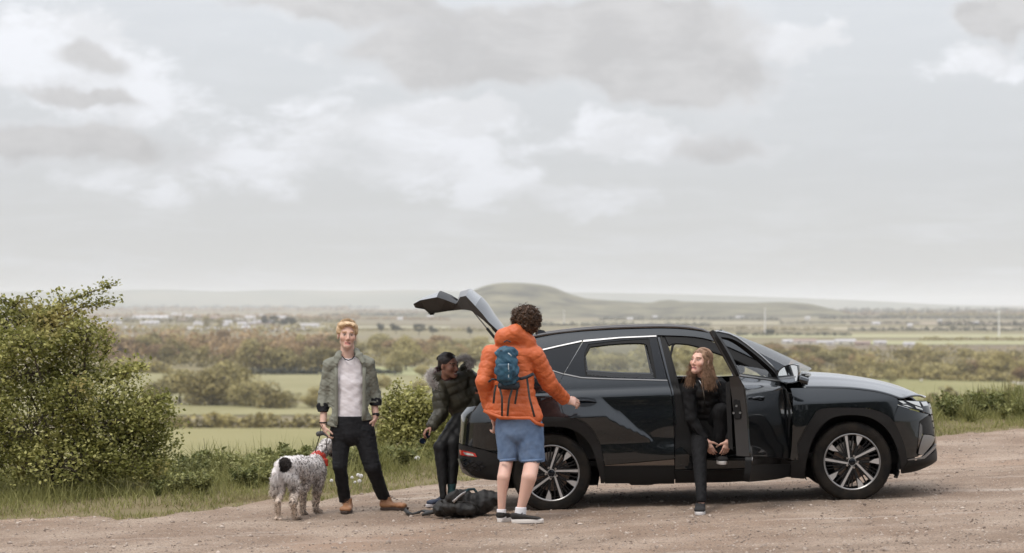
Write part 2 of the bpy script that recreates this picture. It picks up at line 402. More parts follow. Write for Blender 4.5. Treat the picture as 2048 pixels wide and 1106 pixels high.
# ------------------------------------------------------------------ hills
def ridge(name, pts, dist, halfdepth, material, label, base=PLAIN, amp=.12, seed=0):
    """a real hill: crest line seen at these pixels, sloping off to the front and to the back"""
    xs = np.array([at(q[0], q[1], dist).x for q in pts]); hs = np.array([at(q[0], q[1], dist).z for q in pts])
    f = pchip(xs, hs); gx = np.linspace(xs[0], xs[-1], 170); gy = np.linspace(-1, 1, 41)
    def z(x, t):
        h = np.maximum(f(x) - base, 0); prof = np.cos(np.clip(np.abs(t), 0, 1) * math.pi / 2) ** 1.5
        ph = x / (halfdepth * .35)
        bumpy = 1 + amp * np.sin(ph * 1.7 + t * 5 + seed) * (1 - prof) + amp * .6 * np.sin(ph * 4.1 - t * 7) * np.abs(t)
        return base - 1 + (h + 1) * prof * bumpy
    XX, TT_ = np.meshgrid(gx, gy, indexing='ij'); v = np.stack([XX, dist + TT_ * halfdepth, z(XX, TT_)], -1).reshape(-1, 3)
    i, j = np.meshgrid(np.arange(len(gx) - 1), np.arange(len(gy) - 1), indexing='ij'); ny = len(gy)
    tag(mesh_from(name, v, np.stack([i * ny + j, (i + 1) * ny + j, (i + 1) * ny + j + 1, i * ny + j + 1], -1).reshape(-1, 4), material, smooth=True), kind='structure')
hm = mat('hill_pasture', (.032, .031, .019), .95, col2=(.19, .168, .10), vscale=.011, coords='Position', spec=.1, detail=7)
ridge('hill', [(780, 637), (860, 624), (930, 590), (955, 577), (985, 568), (1010, 565.5), (1040, 566), (1070, 568), (1100, 573), (1140, 588), (1180, 598), (1240, 602), (1300, 605), (1322, 601), (1340, 600), (1365, 603), (1420, 604), (1500, 605),
               (1560, 604), (1610, 607), (1640, 617), (1680, 632), (1720, 640)], 7000, 950, hm, '', seed=1)
fm = mat('far_hill', (.13, .14, .10), .95, col2=(.2, .19, .14), vscale=.001, coords='Position', spec=.1)
ridge('far_hills', [(-500, 596), (-200, 588), (0, 584), (200, 581), (320, 579), (450, 583), (560, 580), (700, 582), (820, 580), (950, 583), (1150, 585), (1300, 587), (1500, 593), (1700, 600), (1900, 610), (2200, 616), (2600, 612)], 19000, 2500, fm, '', amp=.05, seed=4)

# ------------------------------------------------------------------ trees, hedges, buildings of the plain
def crown_mesh(name, lobes, nf, fs, seed, up=.35, inner=.35):
    """leaf-clump faces spread through the volume of several lobes"""
    r = np.random.default_rng(seed); V = []
    vol = np.array([l[3] * l[4] * l[5] for l in lobes]) ** .75; idx = r.choice(len(lobes), nf, p=vol / vol.sum())
    L = np.array(lobes)[idx]; d = r.normal(size=(nf, 3)); d /= np.linalg.norm(d, axis=1)[:, None]
    rad = 1 - inner * r.random(nf) ** 1.6 + .12 * r.normal(size=nf) * .6
    P = L[:, :3] + d * L[:, 3:6] * rad[:, None]
    nrm = d + r.normal(size=(nf, 3)) * .55; nrm[:, 2] += up; nrm /= np.linalg.norm(nrm, axis=1)[:, None]
    t = np.cross(nrm, r.normal(size=(nf, 3))); t /= np.linalg.norm(t, axis=1)[:, None]; b = np.cross(nrm, t)
    s1 = fs * (.6 + .8 * r.random(nf)); s2 = s1 * (.5 + .5 * r.random(nf))
    q = np.stack([P - t * s1[:, None], P + b * s2[:, None] + nrm * s1[:, None] * .25, P + t * s1[:, None], P - b * s2[:, None] + nrm * s1[:, None] * .2], 1).reshape(-1, 3)
    return q, np.arange(nf * 4).reshape(-1, 4)
def lobes_for(kind, seed):
    r = random.Random(seed); L = []
    if kind == 'round':
        L.append((0, 0, .58, .36, .36, .30))
        for k in range(9):
            a = r.random() * 6.28; h = r.uniform(.3, .78); q = r.uniform(.18, .33)
            L.append((math.cos(a) * q, math.sin(a) * q, h, r.uniform(.13, .22), r.uniform(.13, .22), r.uniform(.11, .18)))
    elif kind == 'bushy':
        for k in range(12):
            a = r.random() * 6.28; h = r.uniform(.12, .7); q = r.uniform(.05, .42) * (1.1 - h * .6)
            L.append((math.cos(a) * q, math.sin(a) * q, h, r.uniform(.16, .27), r.uniform(.16, .27), r.uniform(.14, .26)))
    elif kind == 'tall':
        for k in range(10):
            a = r.random() * 6.28; h = r.uniform(.25, .85); q = r.uniform(.02, .16)
            L.append((math.cos(a) * q, math.sin(a) * q, h, r.uniform(.1, .17), r.uniform(.1, .17), r.uniform(.12, .2)))
    elif kind == 'pine':
        for k in range(8):
            a = r.random() * 6.28; h = r.uniform(.4, .85); q = r.uniform(.05, .3)
            L.append((math.cos(a) * q, math.sin(a) * q, h, r.uniform(.15, .25), r.uniform(.15, .25), r.uniform(.1, .16)))
    return L
LEAF = {'olive': leafmat('olive_spring_foliage', (.13, .105, .034), (.40, .33, .13), .05),
        'pale': leafmat('pale_green_foliage', (.19, .165, .06), (.52, .44, .20), .05),
        'brown': leafmat('brown_budding_twigs', (.15, .095, .048), (.42, .285, .14), .05),
        'dark': leafmat('dark_evergreen_foliage', (.022, .026, .018), (.06, .062, .042), .05, trans=.05)}
BARK = mat('tree_bark', (.085, .068, .05), .9, var=.4, vscale=3)
PROTO = {}
def tree_proto(shape, tone, k):
    key = (shape, tone, k)
    if key in PROTO: return PROTO[key]
    nf = {'round': 1700, 'bushy': 1500, 'tall': 1100, 'pine': 1200}[shape]
    v, f = crown_mesh('c', lobes_for(shape, k * 13 + len(shape)), nf, .030, k * 7 + 3)
    me = bpy.data.meshes.new('crown'); me.from_pydata(v.tolist(), [], f.tolist()); me.materials.append(LEAF[tone])
    mb = MB(); r = random.Random(k)
    mb.tube([(0, 0, -.03), (.01, 0, .15), (-.01, .01, .35), (.02, 0, .62)], [.032, .024, .018, .008], 7)
    for q in range(7):
        a = r.random() * 6.28; h = r.uniform(.2, .5); l = r.uniform(.18, .34)
        mb.tube([(0, 0, h), (math.cos(a) * l * .5, math.sin(a) * l * .5, h + .1), (math.cos(a) * l, math.sin(a) * l, h + .25)], [.013, .009, .003], 5)
    tm = bpy.data.meshes.new('trunk'); tm.from_pydata(mb.v, [], mb.f); tm.materials.append(BARK)
    PROTO[key] = (me, tm); return PROTO[key]
def tree(px, base, top, tone='olive', shape='round', wide=1.0, label=None, group=None, cat='tree', dist=None, name='tree'):
    p = plainpt(px, base); h = (base - top) / F * p.y
    me, tm = tree_proto(shape, tone, random.randrange(4))
    e = empty(name, (p.x, p.y, PLAIN), (0, 0, random.random() * 6.28)); e.scale = (h * wide, h * wide, h)
    for nm, m_ in (('crown', me), ('trunk', tm)):
        o = bpy.data.objects.new(nm, m_); COL.objects.link(o); o.parent = e
    tag(e, label, cat, group); return e
rr = random.Random(3)
# wood of brown budding trees beyond the fields on the left
for k in range(70):
    px = rr.uniform(185, 715); f = rr.random(); base = 700 + 48 * f if px > 500 else 690 + 45 * f
    if px > 500 and base > 735: base = 745
    if px < 300: base = min(base, 715)
    h = rr.uniform(26, 44) + (base - 690) * .35
    tone = rr.choice(['brown', 'brown', 'brown', 'olive', 'pale'] if base < 725 else ['olive', 'olive', 'pale', 'brown'])
    tree(px, base, base - h, tone, rr.choice(['round', 'bushy', 'bushy', 'tall']), rr.uniform(1.25, 1.9), 'budding broadleaf tree in the wide brown wood between pasture and town', 'trees of the wood in front of the town')
# the clump of pale trees in the nearer field
for (px, base, top, w, tone, shp) in [(320, 810, 742, 1.0, 'pale', 'bushy'), (360, 808, 728, 1.0, 'pale', 'round'), (395, 812, 725, .95, 'olive', 'bushy'), (452, 810, 712, 1.0, 'pale', 'round'), (425, 812, 745, 1.1, 'olive', 'bushy'),
                                      (480, 812, 735, .95, 'pale', 'bushy'), (500, 815, 752, 1.1, 'pale', 'bushy'), (540, 818, 757, 1.2, 'olive', 'bushy'), (570, 817, 772, 1.2, 'pale', 'bushy'), (300, 806, 765, 1.2, 'olive', 'bushy'),
                                      (640, 815, 762, 1.0, 'olive', 'bushy'), (655, 812, 755, 1.0, 'pale', 'bushy'), (625, 818, 780, 1.2, 'olive', 'bushy')]:
    tree(px, base, top, tone, shp, w * 1.3, 'pale green bushy tree in the clump standing between two pastures', 'clump of trees between the pastures')
# trees between the standing man and the car
for k in range(34):
    px = rr.uniform(735, 1010); base = rr.uniform(700, 742); h = rr.uniform(24, 46)
    tree(px, base, base - h, rr.choice(['pale', 'olive', 'pale', 'brown']), rr.choice(['round', 'bushy']), rr.uniform(1.2, 1.8), 'olive broadleaf tree in the belt of trees behind the open tailgate', 'belt of trees behind the tailgate')
for (px, base, top, w) in [(812, 742, 664, .9), (800, 745, 690, 1.1), (845, 760, 725, 1.2), (790, 752, 718, 1.3), (880, 775, 728, 1.2), (760, 790, 742, 1.1), (845, 800, 752, 1.2)]:
    tree(px, base, top, 'pale', 'round', w, 'large pale green tree rising before the belt of trees', 'large pale trees in the middle fields')
# trees seen through the car's windows
for k in range(30):
    px = rr.uniform(1130, 1500); base = rr.uniform(716, 747); h = rr.uniform(28, 52)
    tree(px, base, base - h, rr.choice(['pale', 'olive', 'pale']), rr.choice(['round', 'bushy']), rr.uniform(1.2, 1.8), 'pale tree of the row seen through the car windows', 'row of trees seen through the car windows')
# right-hand belt of trees behind the sheep field
for k in range(74):
    px = rr.uniform(1500, 2130); f = rr.random(); base = 712 + 44 * f + (px - 1500) * .012; h = rr.uniform(20, 40) + 8 * f
    tree(px, base, base - h, rr.choice(['olive', 'olive', 'pale', 'brown', 'olive']), rr.choice(['round', 'bushy', 'bushy']), rr.uniform(1.4, 2.2), 'olive tree or tall bush in the belt behind the sheep pasture', 'belt of trees behind the sheep pasture')
for (px, base, top, tone, w, lab) in [(1780, 768, 738, 'pale', 1.2, 'lone small pale tree standing in the sheep pasture beside the bonnet'), (2000, 757, 697, 'olive', 1.1, 'large round olive tree at the edge of the sheep pasture'),
                                      (2042, 768, 728, 'brown', 1.2, 'rounded russet tree at the edge of the sheep pasture'), (1845, 728, 682, 'pale', 1.1, 'tall pale tree topping the belt behind the bonnet'),
                                      (1540, 672, 655, 'dark', 1.3, 'small dark tree at the foot of the white mast behind the windscreen')]:
    tree(px, base, top, tone, 'round', w, lab)
# dark pine clumps and green poplars by the town
for (px, base, top, w, t, lab, grp) in [(530, 655, 627, .9, 'dark', 'dark pine in the clump beside the town', 'dark pines by the town'), (548, 656, 630, .9, 'dark', 'dark pine in the clump beside the town', 'dark pines by the town'), (567, 658, 629, .9, 'dark', 'dark pine in the clump beside the town', 'dark pines by the town'),
                                        (584, 660, 630, .8, 'dark', 'dark pine in the clump beside the town', 'dark pines by the town'), (762, 668, 645, 1.1, 'dark', 'dark evergreen in the row behind the standing man', 'dark evergreens behind the standing man'),
                                        (792, 668, 643, 1.1, 'dark', 'dark evergreen in the row behind the standing man', 'dark evergreens behind the standing man'), (838, 672, 646, 1.1, 'dark', 'dark evergreen in the row behind the standing man', 'dark evergreens behind the standing man'),
                                        (866, 672, 648, 1.1, 'dark', 'dark evergreen in the row behind the standing man', 'dark evergreens behind the standing man'), (940, 674, 650, .8, 'dark', 'dark evergreen in the row behind the standing man', 'dark evergreens behind the standing man'),
                                        (412, 655, 626, .8, 'olive', 'green tree standing among the pale roofs of the town', 'green trees among the town roofs'), (440, 655, 631, .8, 'olive', 'green tree standing among the pale roofs of the town', 'green trees among the town roofs')]:
    tree(px, base, top, t, 'pine' if t == 'dark' else 'bushy', w, lab, grp)

def hedge(pts, h, width, tone, label, dz=0, seed=1, name='hedge', kind=None, group=None, dens=1.0, fs=None):
    """a run of bushes along a line on the plain; pts are photo pixels of its foot"""
    P = [plainpt(*q) for q in pts]; r = random.Random(seed); L = []
    for a, b in zip(P[:-1], P[1:]):
        n = max(2, int((b - a).length / (width * .55)))
        for k in range(n):
            q = a.lerp(b, (k + r.random() * .6) / n); hh = h * r.uniform(.55, 1.15)
            L.append((q.x + r.uniform(-.2, .2) * width, q.y + r.uniform(-.3, .3) * width, PLAIN + hh * .45, width * r.uniform(.45, .8), width * r.uniform(.4, .7), hh * .55))
    nf = int(min(9000, len(L) * 60 * dens)); v, f = crown_mesh('h', L, nf, fs or h * .16, seed)
    c = P[0]; o = mesh_from(name, v, f, LEAF[tone], loc=(c.x, c.y, PLAIN))
    return tag(o, label, 'hedge' if kind is None else 'woodland', group, kind)
hedge([(330, 857), (660, 857), (1100, 858)], 4.3, 3.6, 'olive', 'clipped dark hedge between the near pasture and the next', seed=2)
for (px, top, w) in [(355, 828, 1.1), (443, 828, 1.1), (520, 835, 1.3), (595, 832, 1.2), (640, 830, 1.2)]:
    tree(px, 857, top, 'olive', 'bushy', w, 'round bush growing in the hedge of the near pasture', 'bushes in the near hedge', 'bush', name='bush')
hedge([(505, 750), (655, 750), (800, 749)], 4.0, 5, 'dark', 'dark hedge at the foot of the brown wood', seed=3)
hedge([(150, 742), (230, 744), (330, 748)], 6.5, 6, 'olive', 'olive hedge above the far pasture beside the big bush', seed=4)
hedge([(1120, 752), (1500, 752)], 3.2, 4.5, 'olive', 'low hedge below the trees seen through the car windows', seed=5)
hedge([(1560, 758), (1800, 760), (2120, 768)], 5.0, 5, 'olive', 'hedge along the far side of the sheep pasture', seed=6)
hedge([(1855, 826), (1935, 828), (1990, 824), (2140, 820)], 8.5, 6, 'olive', 'thick dark hedge along the near side of the sheep pasture', seed=7)
for k, (x0, x1, y, h, t) in enumerate([(1470, 1700, 672, 5, 'dark'), (1700, 2100, 662, 6, 'dark'), (1840, 2100, 681, 4, 'olive'), (1560, 1840, 648, 5, 'dark'), (1880, 2120, 652, 9, 'dark'), (700, 1000, 662, 5, 'olive'), (740, 1010, 690, 4, 'olive'),
                                       (1080, 1420, 652, 7, 'dark'), (1200, 1560, 640, 8, 'dark'), (1640, 2050, 638, 9, 'dark'), (1760, 2060, 633, 12, 'olive'), (600, 900, 640, 8, 'brown'), (640, 860, 632, 9, 'dark'), (1400, 1660, 660, 5, 'olive')]):
    hl = ('dark' if t == 'dark' else t) + ' hedgerow across the flat fields ' + ['below the mast above the open door', 'in front of the crossarm mast', 'nearest the trees of the sheep pasture', 'behind the farm roofs', 'beside the foot of the crossarm mast', 'behind the boot woman', 'just above the belt of trees behind the tailgate',
          'beside the short mast over the roof', 'at the foot of the hill', 'beyond the white farmhouses', 'at the far rim of the plain', 'by the dark evergreens', 'beyond the dark evergreens', 'just above the windscreen'][k]
    hedge([(x0, y), ((x0 + x1) / 2, y - .5), (x1, y + .5)], h, h * 1.2, t, hl, seed=20 + k, group='hedgerows of the distant fields', dens=.55)
for k, (x0, x1, y, h, t) in enumerate([(0, 700, 622, 22, 'brown'), (0, 760, 617, 26, 'dark'), (180, 720, 636, 14, 'brown'), (190, 690, 645, 12, 'olive'), (190, 700, 664, 11, 'olive'), (700, 1100, 626, 15, 'brown'), (1100, 1650, 628, 18, 'brown'), (1500, 2100, 631, 16, 'brown'), (1600, 2100, 625, 20, 'dark'), (860, 1300, 634, 13, 'brown')]):
    hedge([(x0, y), ((x0 + x1) / 2, y + .4), (x1, y)], h, h * 1.8, t, 'far band of woodland on the hazy plain', seed=60 + k, name='far_woodland', kind='stuff', dens=.8)

for k, (x0, x1, y, h, t) in enumerate([(185, 710, 694, 17, 'brown'), (185, 715, 706, 15, 'brown'), (190, 715, 720, 13, 'brown'), (290, 700, 733, 11, 'olive'), (500, 720, 744, 9, 'olive'), (735, 1010, 712, 10, 'olive'), (740, 1010, 730, 9, 'pale'),
                                       (1120, 1520, 728, 12, 'pale'), (1120, 1520, 743, 10, 'pale'), (1490, 2140, 716, 9, 'olive'), (1500, 2140, 733, 9, 'olive'), (1540, 2140, 750, 7, 'olive')]):
    hedge([(x0, y), ((x0 * 2 + x1) / 3, y + 1.5), ((x0 + x1 * 2) / 3, y - 1.5), (x1, y + .6)], h, h * 1.3, t, 'undergrowth and massed twigs filling the belt of trees', seed=90 + k, name='woodland_mass', kind='stuff', dens=1.3, fs=h * .09)

# town and farm buildings: walls, pitched roof, doors or windows
BW = [mat('pale_render', (.52, .48, .45), .8, var=.1, vscale=.2, coords='Position'), mat('white_cladding', (.52, .49, .475), .6, var=.05, vscale=.2, coords='Position'), mat('brick_wall', (.33, .25, .21), .85, var=.2, vscale=.3, coords='Position')]
BR = [mat('grey_roof', (.40, .38, .38), .6, var=.12, vscale=.3, coords='Position'), mat('light_metal_roof', (.48, .46, .465), .45, var=.06, vscale=.2, coords='Position'), mat('tiled_roof', (.28, .2, .17), .8, var=.2, vscale=.4, coords='Position')]
DARKW = mat('dark_window', (.06, .06, .065), .25)
def building(px, py, wpx, hpx, wi, ri, label, group, long=False):
    p = plainpt(px, py); s_ = p.y / F; w = wpx * s_; h = hpx * s_; d = min(w * .6, 26)
    e = empty('building', (p.x, p.y, PLAIN), (0, 0, rr.uniform(-.25, .25)))
    tag(e, label, 'building', group)
    hw = h * .62
    MB().box((0, 0, hw / 2 - .5), (w, d, hw + 1)).build('wall', BW[wi], e)
    r = MB(); o_ = .4
    vs = [(-w / 2 - o_, -d / 2 - o_, hw), (w / 2 + o_, -d / 2 - o_, hw), (w / 2 + o_, d / 2 + o_, hw), (-w / 2 - o_, d / 2 + o_, hw), (-w / 2 - o_, 0, h), (w / 2 + o_, 0, h)]
    r.add(vs, [[0, 1, 5, 4], [2, 3, 4, 5], [0, 4, 3], [1, 2, 5], [3, 2, 1, 0]]); r.build('roof', BR[ri], e)
    nwin = max(1, min(5, int(w / 7)))
    for k in range(nwin):
        x = (k + .5) / nwin * w - w / 2
        MB().box((x, -d / 2 - .02, hw * .5), (min(2.2, w / nwin * .4), .08, hw * .38)).build('window', DARKW, e)
for k in range(46):
    px = rr.uniform(175, 700); py = rr.choice([633, 637, 640, 644, 648, 652, 660, 661]) + rr.uniform(-1.5, 1.5)
    building(px, py, rr.uniform(10, 34), rr.uniform(4, 7.5), rr.randrange(3), rr.choice([0, 1, 1, 2]), 'pale roofed building of the town beyond the brown wood', 'buildings of the town')
for (px, py, w, h, wi, ri) in [(435, 663, 70, 9, 1, 1), (505, 662, 60, 10, 1, 0), (395, 662, 44, 8, 1, 1), (300, 639, 70, 8, 1, 1), (330, 640, 30, 7, 0, 1), (225, 643, 50, 8, 1, 1), (620, 655, 36, 8, 1, 0), (560, 664, 40, 8, 0, 1)]:
    building(px, py, w, h, wi, ri, 'long white industrial shed at the near edge of the town', 'long white sheds of the town')
for (px, py, w, h, wi, ri) in [(1610, 688, 44, 10, 0, 2), (1650, 690, 34, 9, 1, 0), (1690, 689, 40, 11, 0, 0), (1725, 691, 30, 9, 2, 2), (1760, 690, 24, 9, 0, 0), (1818, 694, 22, 10, 1, 0), (1575, 687, 20, 8, 1, 1)]:
    building(px, py, w, h, wi, ri, 'low farm building among trees behind the bonnet', 'farm buildings behind the bonnet')
for (px, py) in [(1752, 650), (1880, 645), (1615, 640), (1480, 638), (1260, 640), (1310, 637), (1820, 654), (1950, 648), (800, 640), (700, 645), (860, 636)]:
    building(px, py, rr.uniform(8, 16), rr.uniform(5, 7), 1, 1, 'small white farmhouse far out on the plain', 'white farmhouses on the plain')

# white masts
MW = mat('white_mast_paint', (.66, .65, .64), .45, var=.04)
def mast(px, base, top, arms, label):
    p = plainpt(px, base); s_ = p.y / F; h = (base - top) * s_; e = empty('mast', (p.x, p.y, PLAIN)); tag(e, label, 'mast')
    MB().tube([(0, 0, -.5), (0, 0, h * .5), (0, 0, h)], [h * .030, h * .026, h * .021], 14).build('pole', MW, e, True)
    MB().lathe([(.01, 0), (h * .06, 0), (h * .06, h * .01), (.01, h * .014)], 12, Matrix.Translation((0, 0, -.0)) @ Matrix.Rotation(math.pi / 2, 4, 'X')).build('base_flange', MW, e)
    MB().box((0, -h * .01, h * 1.01), (h * .09, h * .12, h * .05), bev=h * .01).build('head', MW, e)
    if arms: MB().box((0, 0, h * .985), (h * .2, h * .03, h * .03)).build('crossarm', MW, e)
mast(1128, 650, 621, False, 'short white mast on the plain behind the car roof')
mast(1530, 666, 618, False, 'white mast on the plain above the open door')
mast(1998, 673, 624, True, 'tall white mast with crossarm beyond the sheep pasture')

# sheep
WOOL = mat('sheep_wool', (.72, .68, .6), .95, var=.1, vscale=6, bump=.5, bscale=30); SFACE = mat('sheep_face', (.16, .14, .12), .8)
def sheep_meshes():
    bm = bmesh.new(); bmesh.ops.create_icosphere(bm, subdivisions=3, radius=1)
    for q in bm.verts:
        c = q.co; w = 1 + .06 * math.sin(c.x * 9) * math.sin(c.y * 8 + c.z * 7); q.co = Vector((c.x * .55 * w, c.y * .27 * w, c.z * .28 * w + .62))
    body = bpy.data.meshes.new('fleece'); bm.to_mesh(body); bm.free(); body.materials.append(WOOL)
    hd = MB().tube([(.45, 0, .7), (.6, 0, .74), (.72, 0, .62), (.8, 0, .55)], [.1, .11, .09, .05], 8)
    for s_ in (-1, 1): hd.tube([(.6, s_ * .08, .78), (.58, s_ * .2, .76)], [.04, .015], 5)
    head = bpy.data.meshes.new('head'); head.from_pydata(hd.v, [], hd.f); head.materials.append(SFACE)
    lg = MB().tube([(0, 0, .45), (.02, 0, .22), (0, 0, 0)], [.06, .035, .035], 6); leg = bpy.data.meshes.new('leg'); leg.from_pydata(lg.v, [], lg.f); leg.materials.append(SFACE)
    return body, head, leg
SB, SH, SL = sheep_meshes()
for (px, py) in [(1843, 766), (1802, 759), (1885, 756), (1893, 757), (1916, 757), (2028, 771), (2037, 772), (2045, 773), (1955, 762), (1760, 757), (1690, 754), (1742, 756)]:
    p = plainpt(px, py); e = empty('sheep', (p.x, p.y, PLAIN + .42), (0, 0, rr.random() * 6.28)); e.scale = (1.5,) * 3
    tag(e, 'white sheep grazing in the pasture beyond the bonnet', 'sheep', 'sheep in the pasture')
    for nm, m_, loc in (('fleece', SB, (0, 0, 0)), ('head', SH, (0, 0, 0)), ('leg', SL, (.32, .13, 0)), ('leg', SL, (.32, -.13, 0)), ('leg', SL, (-.32, .13, 0)), ('leg', SL, (-.32, -.13, 0))):
        o = bpy.data.objects.new(nm, m_); COL.objects.link(o); o.parent = e; o.location = loc

# trees and a hedge behind the photographer (seen mirrored in the car's paint)
LEAF['shade'] = leafmat('dense_hedge_foliage', (.018, .024, .010), (.05, .055, .022), .4, trans=.05)
for k in range(12):
    x = -27 + k * 4.6 + rr.uniform(-1, 1); y = -13 + rr.uniform(-2, 2); h = rr.uniform(6, 9.5)
    me, tm = tree_proto('bushy', 'shade', k % 4); e = empty('roadside_tree', (x, y, G(x, y)), (0, 0, rr.random() * 6)); e.scale = (h * 1.1, h * 1.1, h)
    for nm, m_ in (('crown', me), ('trunk', tm)):
        o = bpy.data.objects.new(nm, m_); COL.objects.link(o); o.parent = e
    tag(e, 'roadside tree mirrored in the dark paint of the car', 'tree', 'roadside trees mirrored in the car')
L = [(x + rr.uniform(-.3, .3), -9 + rr.uniform(-.4, .4), G(x, -9) + .9, 1.0, .9, rr.uniform(.9, 1.5)) for x in np.arange(-30, 31, .8)]
v, f = crown_mesh('h', L, 14000, .11, 5)
tag(mesh_from('roadside_hedge', v, f, LEAF['shade'], loc=(0, -9, 0)), 'dark hedge along the roadside, mirrored in the car doors', 'hedge')
# ================================================================== the car
CYAW, CPITCH = R(2.0), R(2.3)
CAR_P = at(1106, 1026, 21.64)
CARM = Matrix.Translation(CAR_P) @ Matrix.Rotation(-CYAW, 4, 'Z') @ Matrix.Rotation(-CPITCH, 4, 'Y') @ Matrix.Translation((0, .92, 0))
CARI = CARM.inverted()
CO = CARI @ Vector((0, 0, CAMZ))
def car_ray(px, py): return (CARI.to_3x3() @ ray(px, py))
def carpt(px, py, y):
    d = car_ray(px, py); return CO + d * ((y - CO.y) / d.y)
def xz_plane(pts, y): return [(carpt(a, b, y).x, carpt(a, b, y).z) for a, b in pts]

# silhouettes of nose and tail, as x over height
_f = xz_plane([(1801, 947), (1840, 940), (1863, 929), (1874, 918), (1872, 895), (1871.6, 879), (1869, 858), (1866, 840), (1864, 828), (1860, 812), (1854, 801), (1846, 793)], -.42)
_f.sort(key=lambda q: q[1]); XF = pchip([q[1] for q in _f], [q[0] + .012 for q in _f])
_r = xz_plane([(960, 957), (925, 942), (916.5, 922), (917.5, 887), (919, 861), (921.5, 828), (931, 812), (960, 780), (985, 740)], -.5)
_r.sort(key=lambda q: q[1]); XR = pchip([q[1] for q in _r], [q[0] - .01 for q in _r])
_W = pchip([.15, .22, .30, .42, .47, .62, .80, .93, 1.00, 1.035, 1.05, 1.082, 1.096, 1.13, 1.16, 1.30, 1.45, 1.55, 1.60, 1.64], [.87, .895, .918, .934, .939, .935, .927, .9195, .917, .914, .908, .889, .885, .879, .870, .815, .742, .685, .648, .60])
def side(x, z):
    """half-width of the body at length x and height z (car space)"""
    x = np.asarray(x, float); z = np.asarray(z, float)
    w = _W(z) - .012 * ((x - 1.3) / 2.2) ** 2
    f = np.clip((x - 1.95) / .35, 0, 1); f = f * f * (3 - 2 * f)
    w = w + f * (.012 - .062 * np.clip((z - .885) / .17, 0, 1) ** 1.3) * np.clip((z - .5) / .2, 0, 1)
    xl = .66 - (z - .84) * 1.17
    hz = np.interp(z, [.60, .78, .845, 1.0, 1.02], [0, .026, .034, .002, 0])
    w = w + np.clip(np.minimum(.22 * (xl - x), hz), 0, .05)
    # lower door scallop
    w = w - .006 * np.exp(-((z - .62) / .09) ** 2) * np.clip((x - .75) / .3, 0, 1) * np.clip((2.2 - x) / .3, 0, 1)
    x0 = 2.92; t = np.clip((x - x0) / (XF(z) - x0), 0, .9995); w = .28 + (w - .28) * (1 - t ** 2.3) ** .5
    xr0 = -.42; t = np.clip((xr0 - x) / np.maximum(xr0 - XR(z), .05), 0, .9995); w = .40 + (w - .40) * (1 - t ** 2.6) ** .5
    return w
def sidenrm(x, z, e=.004):
    yx = (side(x + e, z) - side(x - e, z)) / (2 * e); yz = (side(x, z + e) - side(x, z - e)) / (2 * e)
    yx = np.clip(yx, -8, 8)
    n = np.stack([-yx, -np.ones_like(yx), -yz], -1); return n / np.linalg.norm(n, axis=1)[:, None]
def cz(pts):
    """photo pixels -> (x, z) on the near flank"""
    out = []
    for a, b in pts:
        y = .9
        for _ in range(6):
            q = carpt(a, b, -y); y = float(side(q.x, q.z))
        out.append((q.x, q.z))
    return out
def pip(poly, P):
    P = np.asarray(P); inside = np.zeros(len(P), bool); n = len(poly)
    for i in range(n):
        (x1, y1), (x2, y2) = poly[i], poly[(i + 1) % n]
        c = ((y1 > P[:, 1]) != (y2 > P[:, 1])); xi = (x2 - x1) * (P[:, 1] - y1) / ((y2 - y1) if y2 != y1 else 1e-9) + x1
        inside ^= c & (P[:, 0] < xi)
    return inside
def densify(poly, step):
    out = []
    for i in range(len(poly)):
        a, b = np.array(poly[i]), np.array(poly[(i + 1) % len(poly)]); n = max(1, int(np.linalg.norm(b - a) / step))
        out += [tuple(a + (b - a) * k / n) for k in range(n)]
    return out
def smooth_poly(poly, it=1, keep=35):
    """round a traced outline, keeping true corners"""
    for _ in range(it):
        out = []
        n = len(poly)
        for i in range(n):
            a, b, c = np.array(poly[i - 1]), np.array(poly[i]), np.array(poly[(i + 1) % n])
            u, v = b - a, c - b; ang = abs(math.degrees(math.atan2(u[0] * v[1] - u[1] * v[0], u.dot(v))))
            if ang > keep or ang < 1: out.append(tuple(b))
            else: out += [tuple(b - u * .25), tuple(b + v * .25)]
        poly = out
    return poly
def inset(poly, d):
    A = sum(poly[i][0] * poly[(i + 1) % len(poly)][1] - poly[(i + 1) % len(poly)][0] * poly[i][1] for i in range(len(poly)))
    s_ = 1 if A > 0 else -1; out = []
    for i in range(len(poly)):
        a, b, c = np.array(poly[i - 1]), np.array(poly[i]), np.array(poly[(i + 1) % len(poly)])
        u = (b - a) / (np.linalg.norm(b - a) + 1e-9); v = (c - b) / (np.linalg.norm(c - b) + 1e-9)
        n = np.array([-(u + v)[1], (u + v)[0]]); l = np.linalg.norm(n); n = n / l if l > 1e-6 else np.array([-u[1], u[0]])
        out.append(tuple(b + s_ * n * d))
    return out
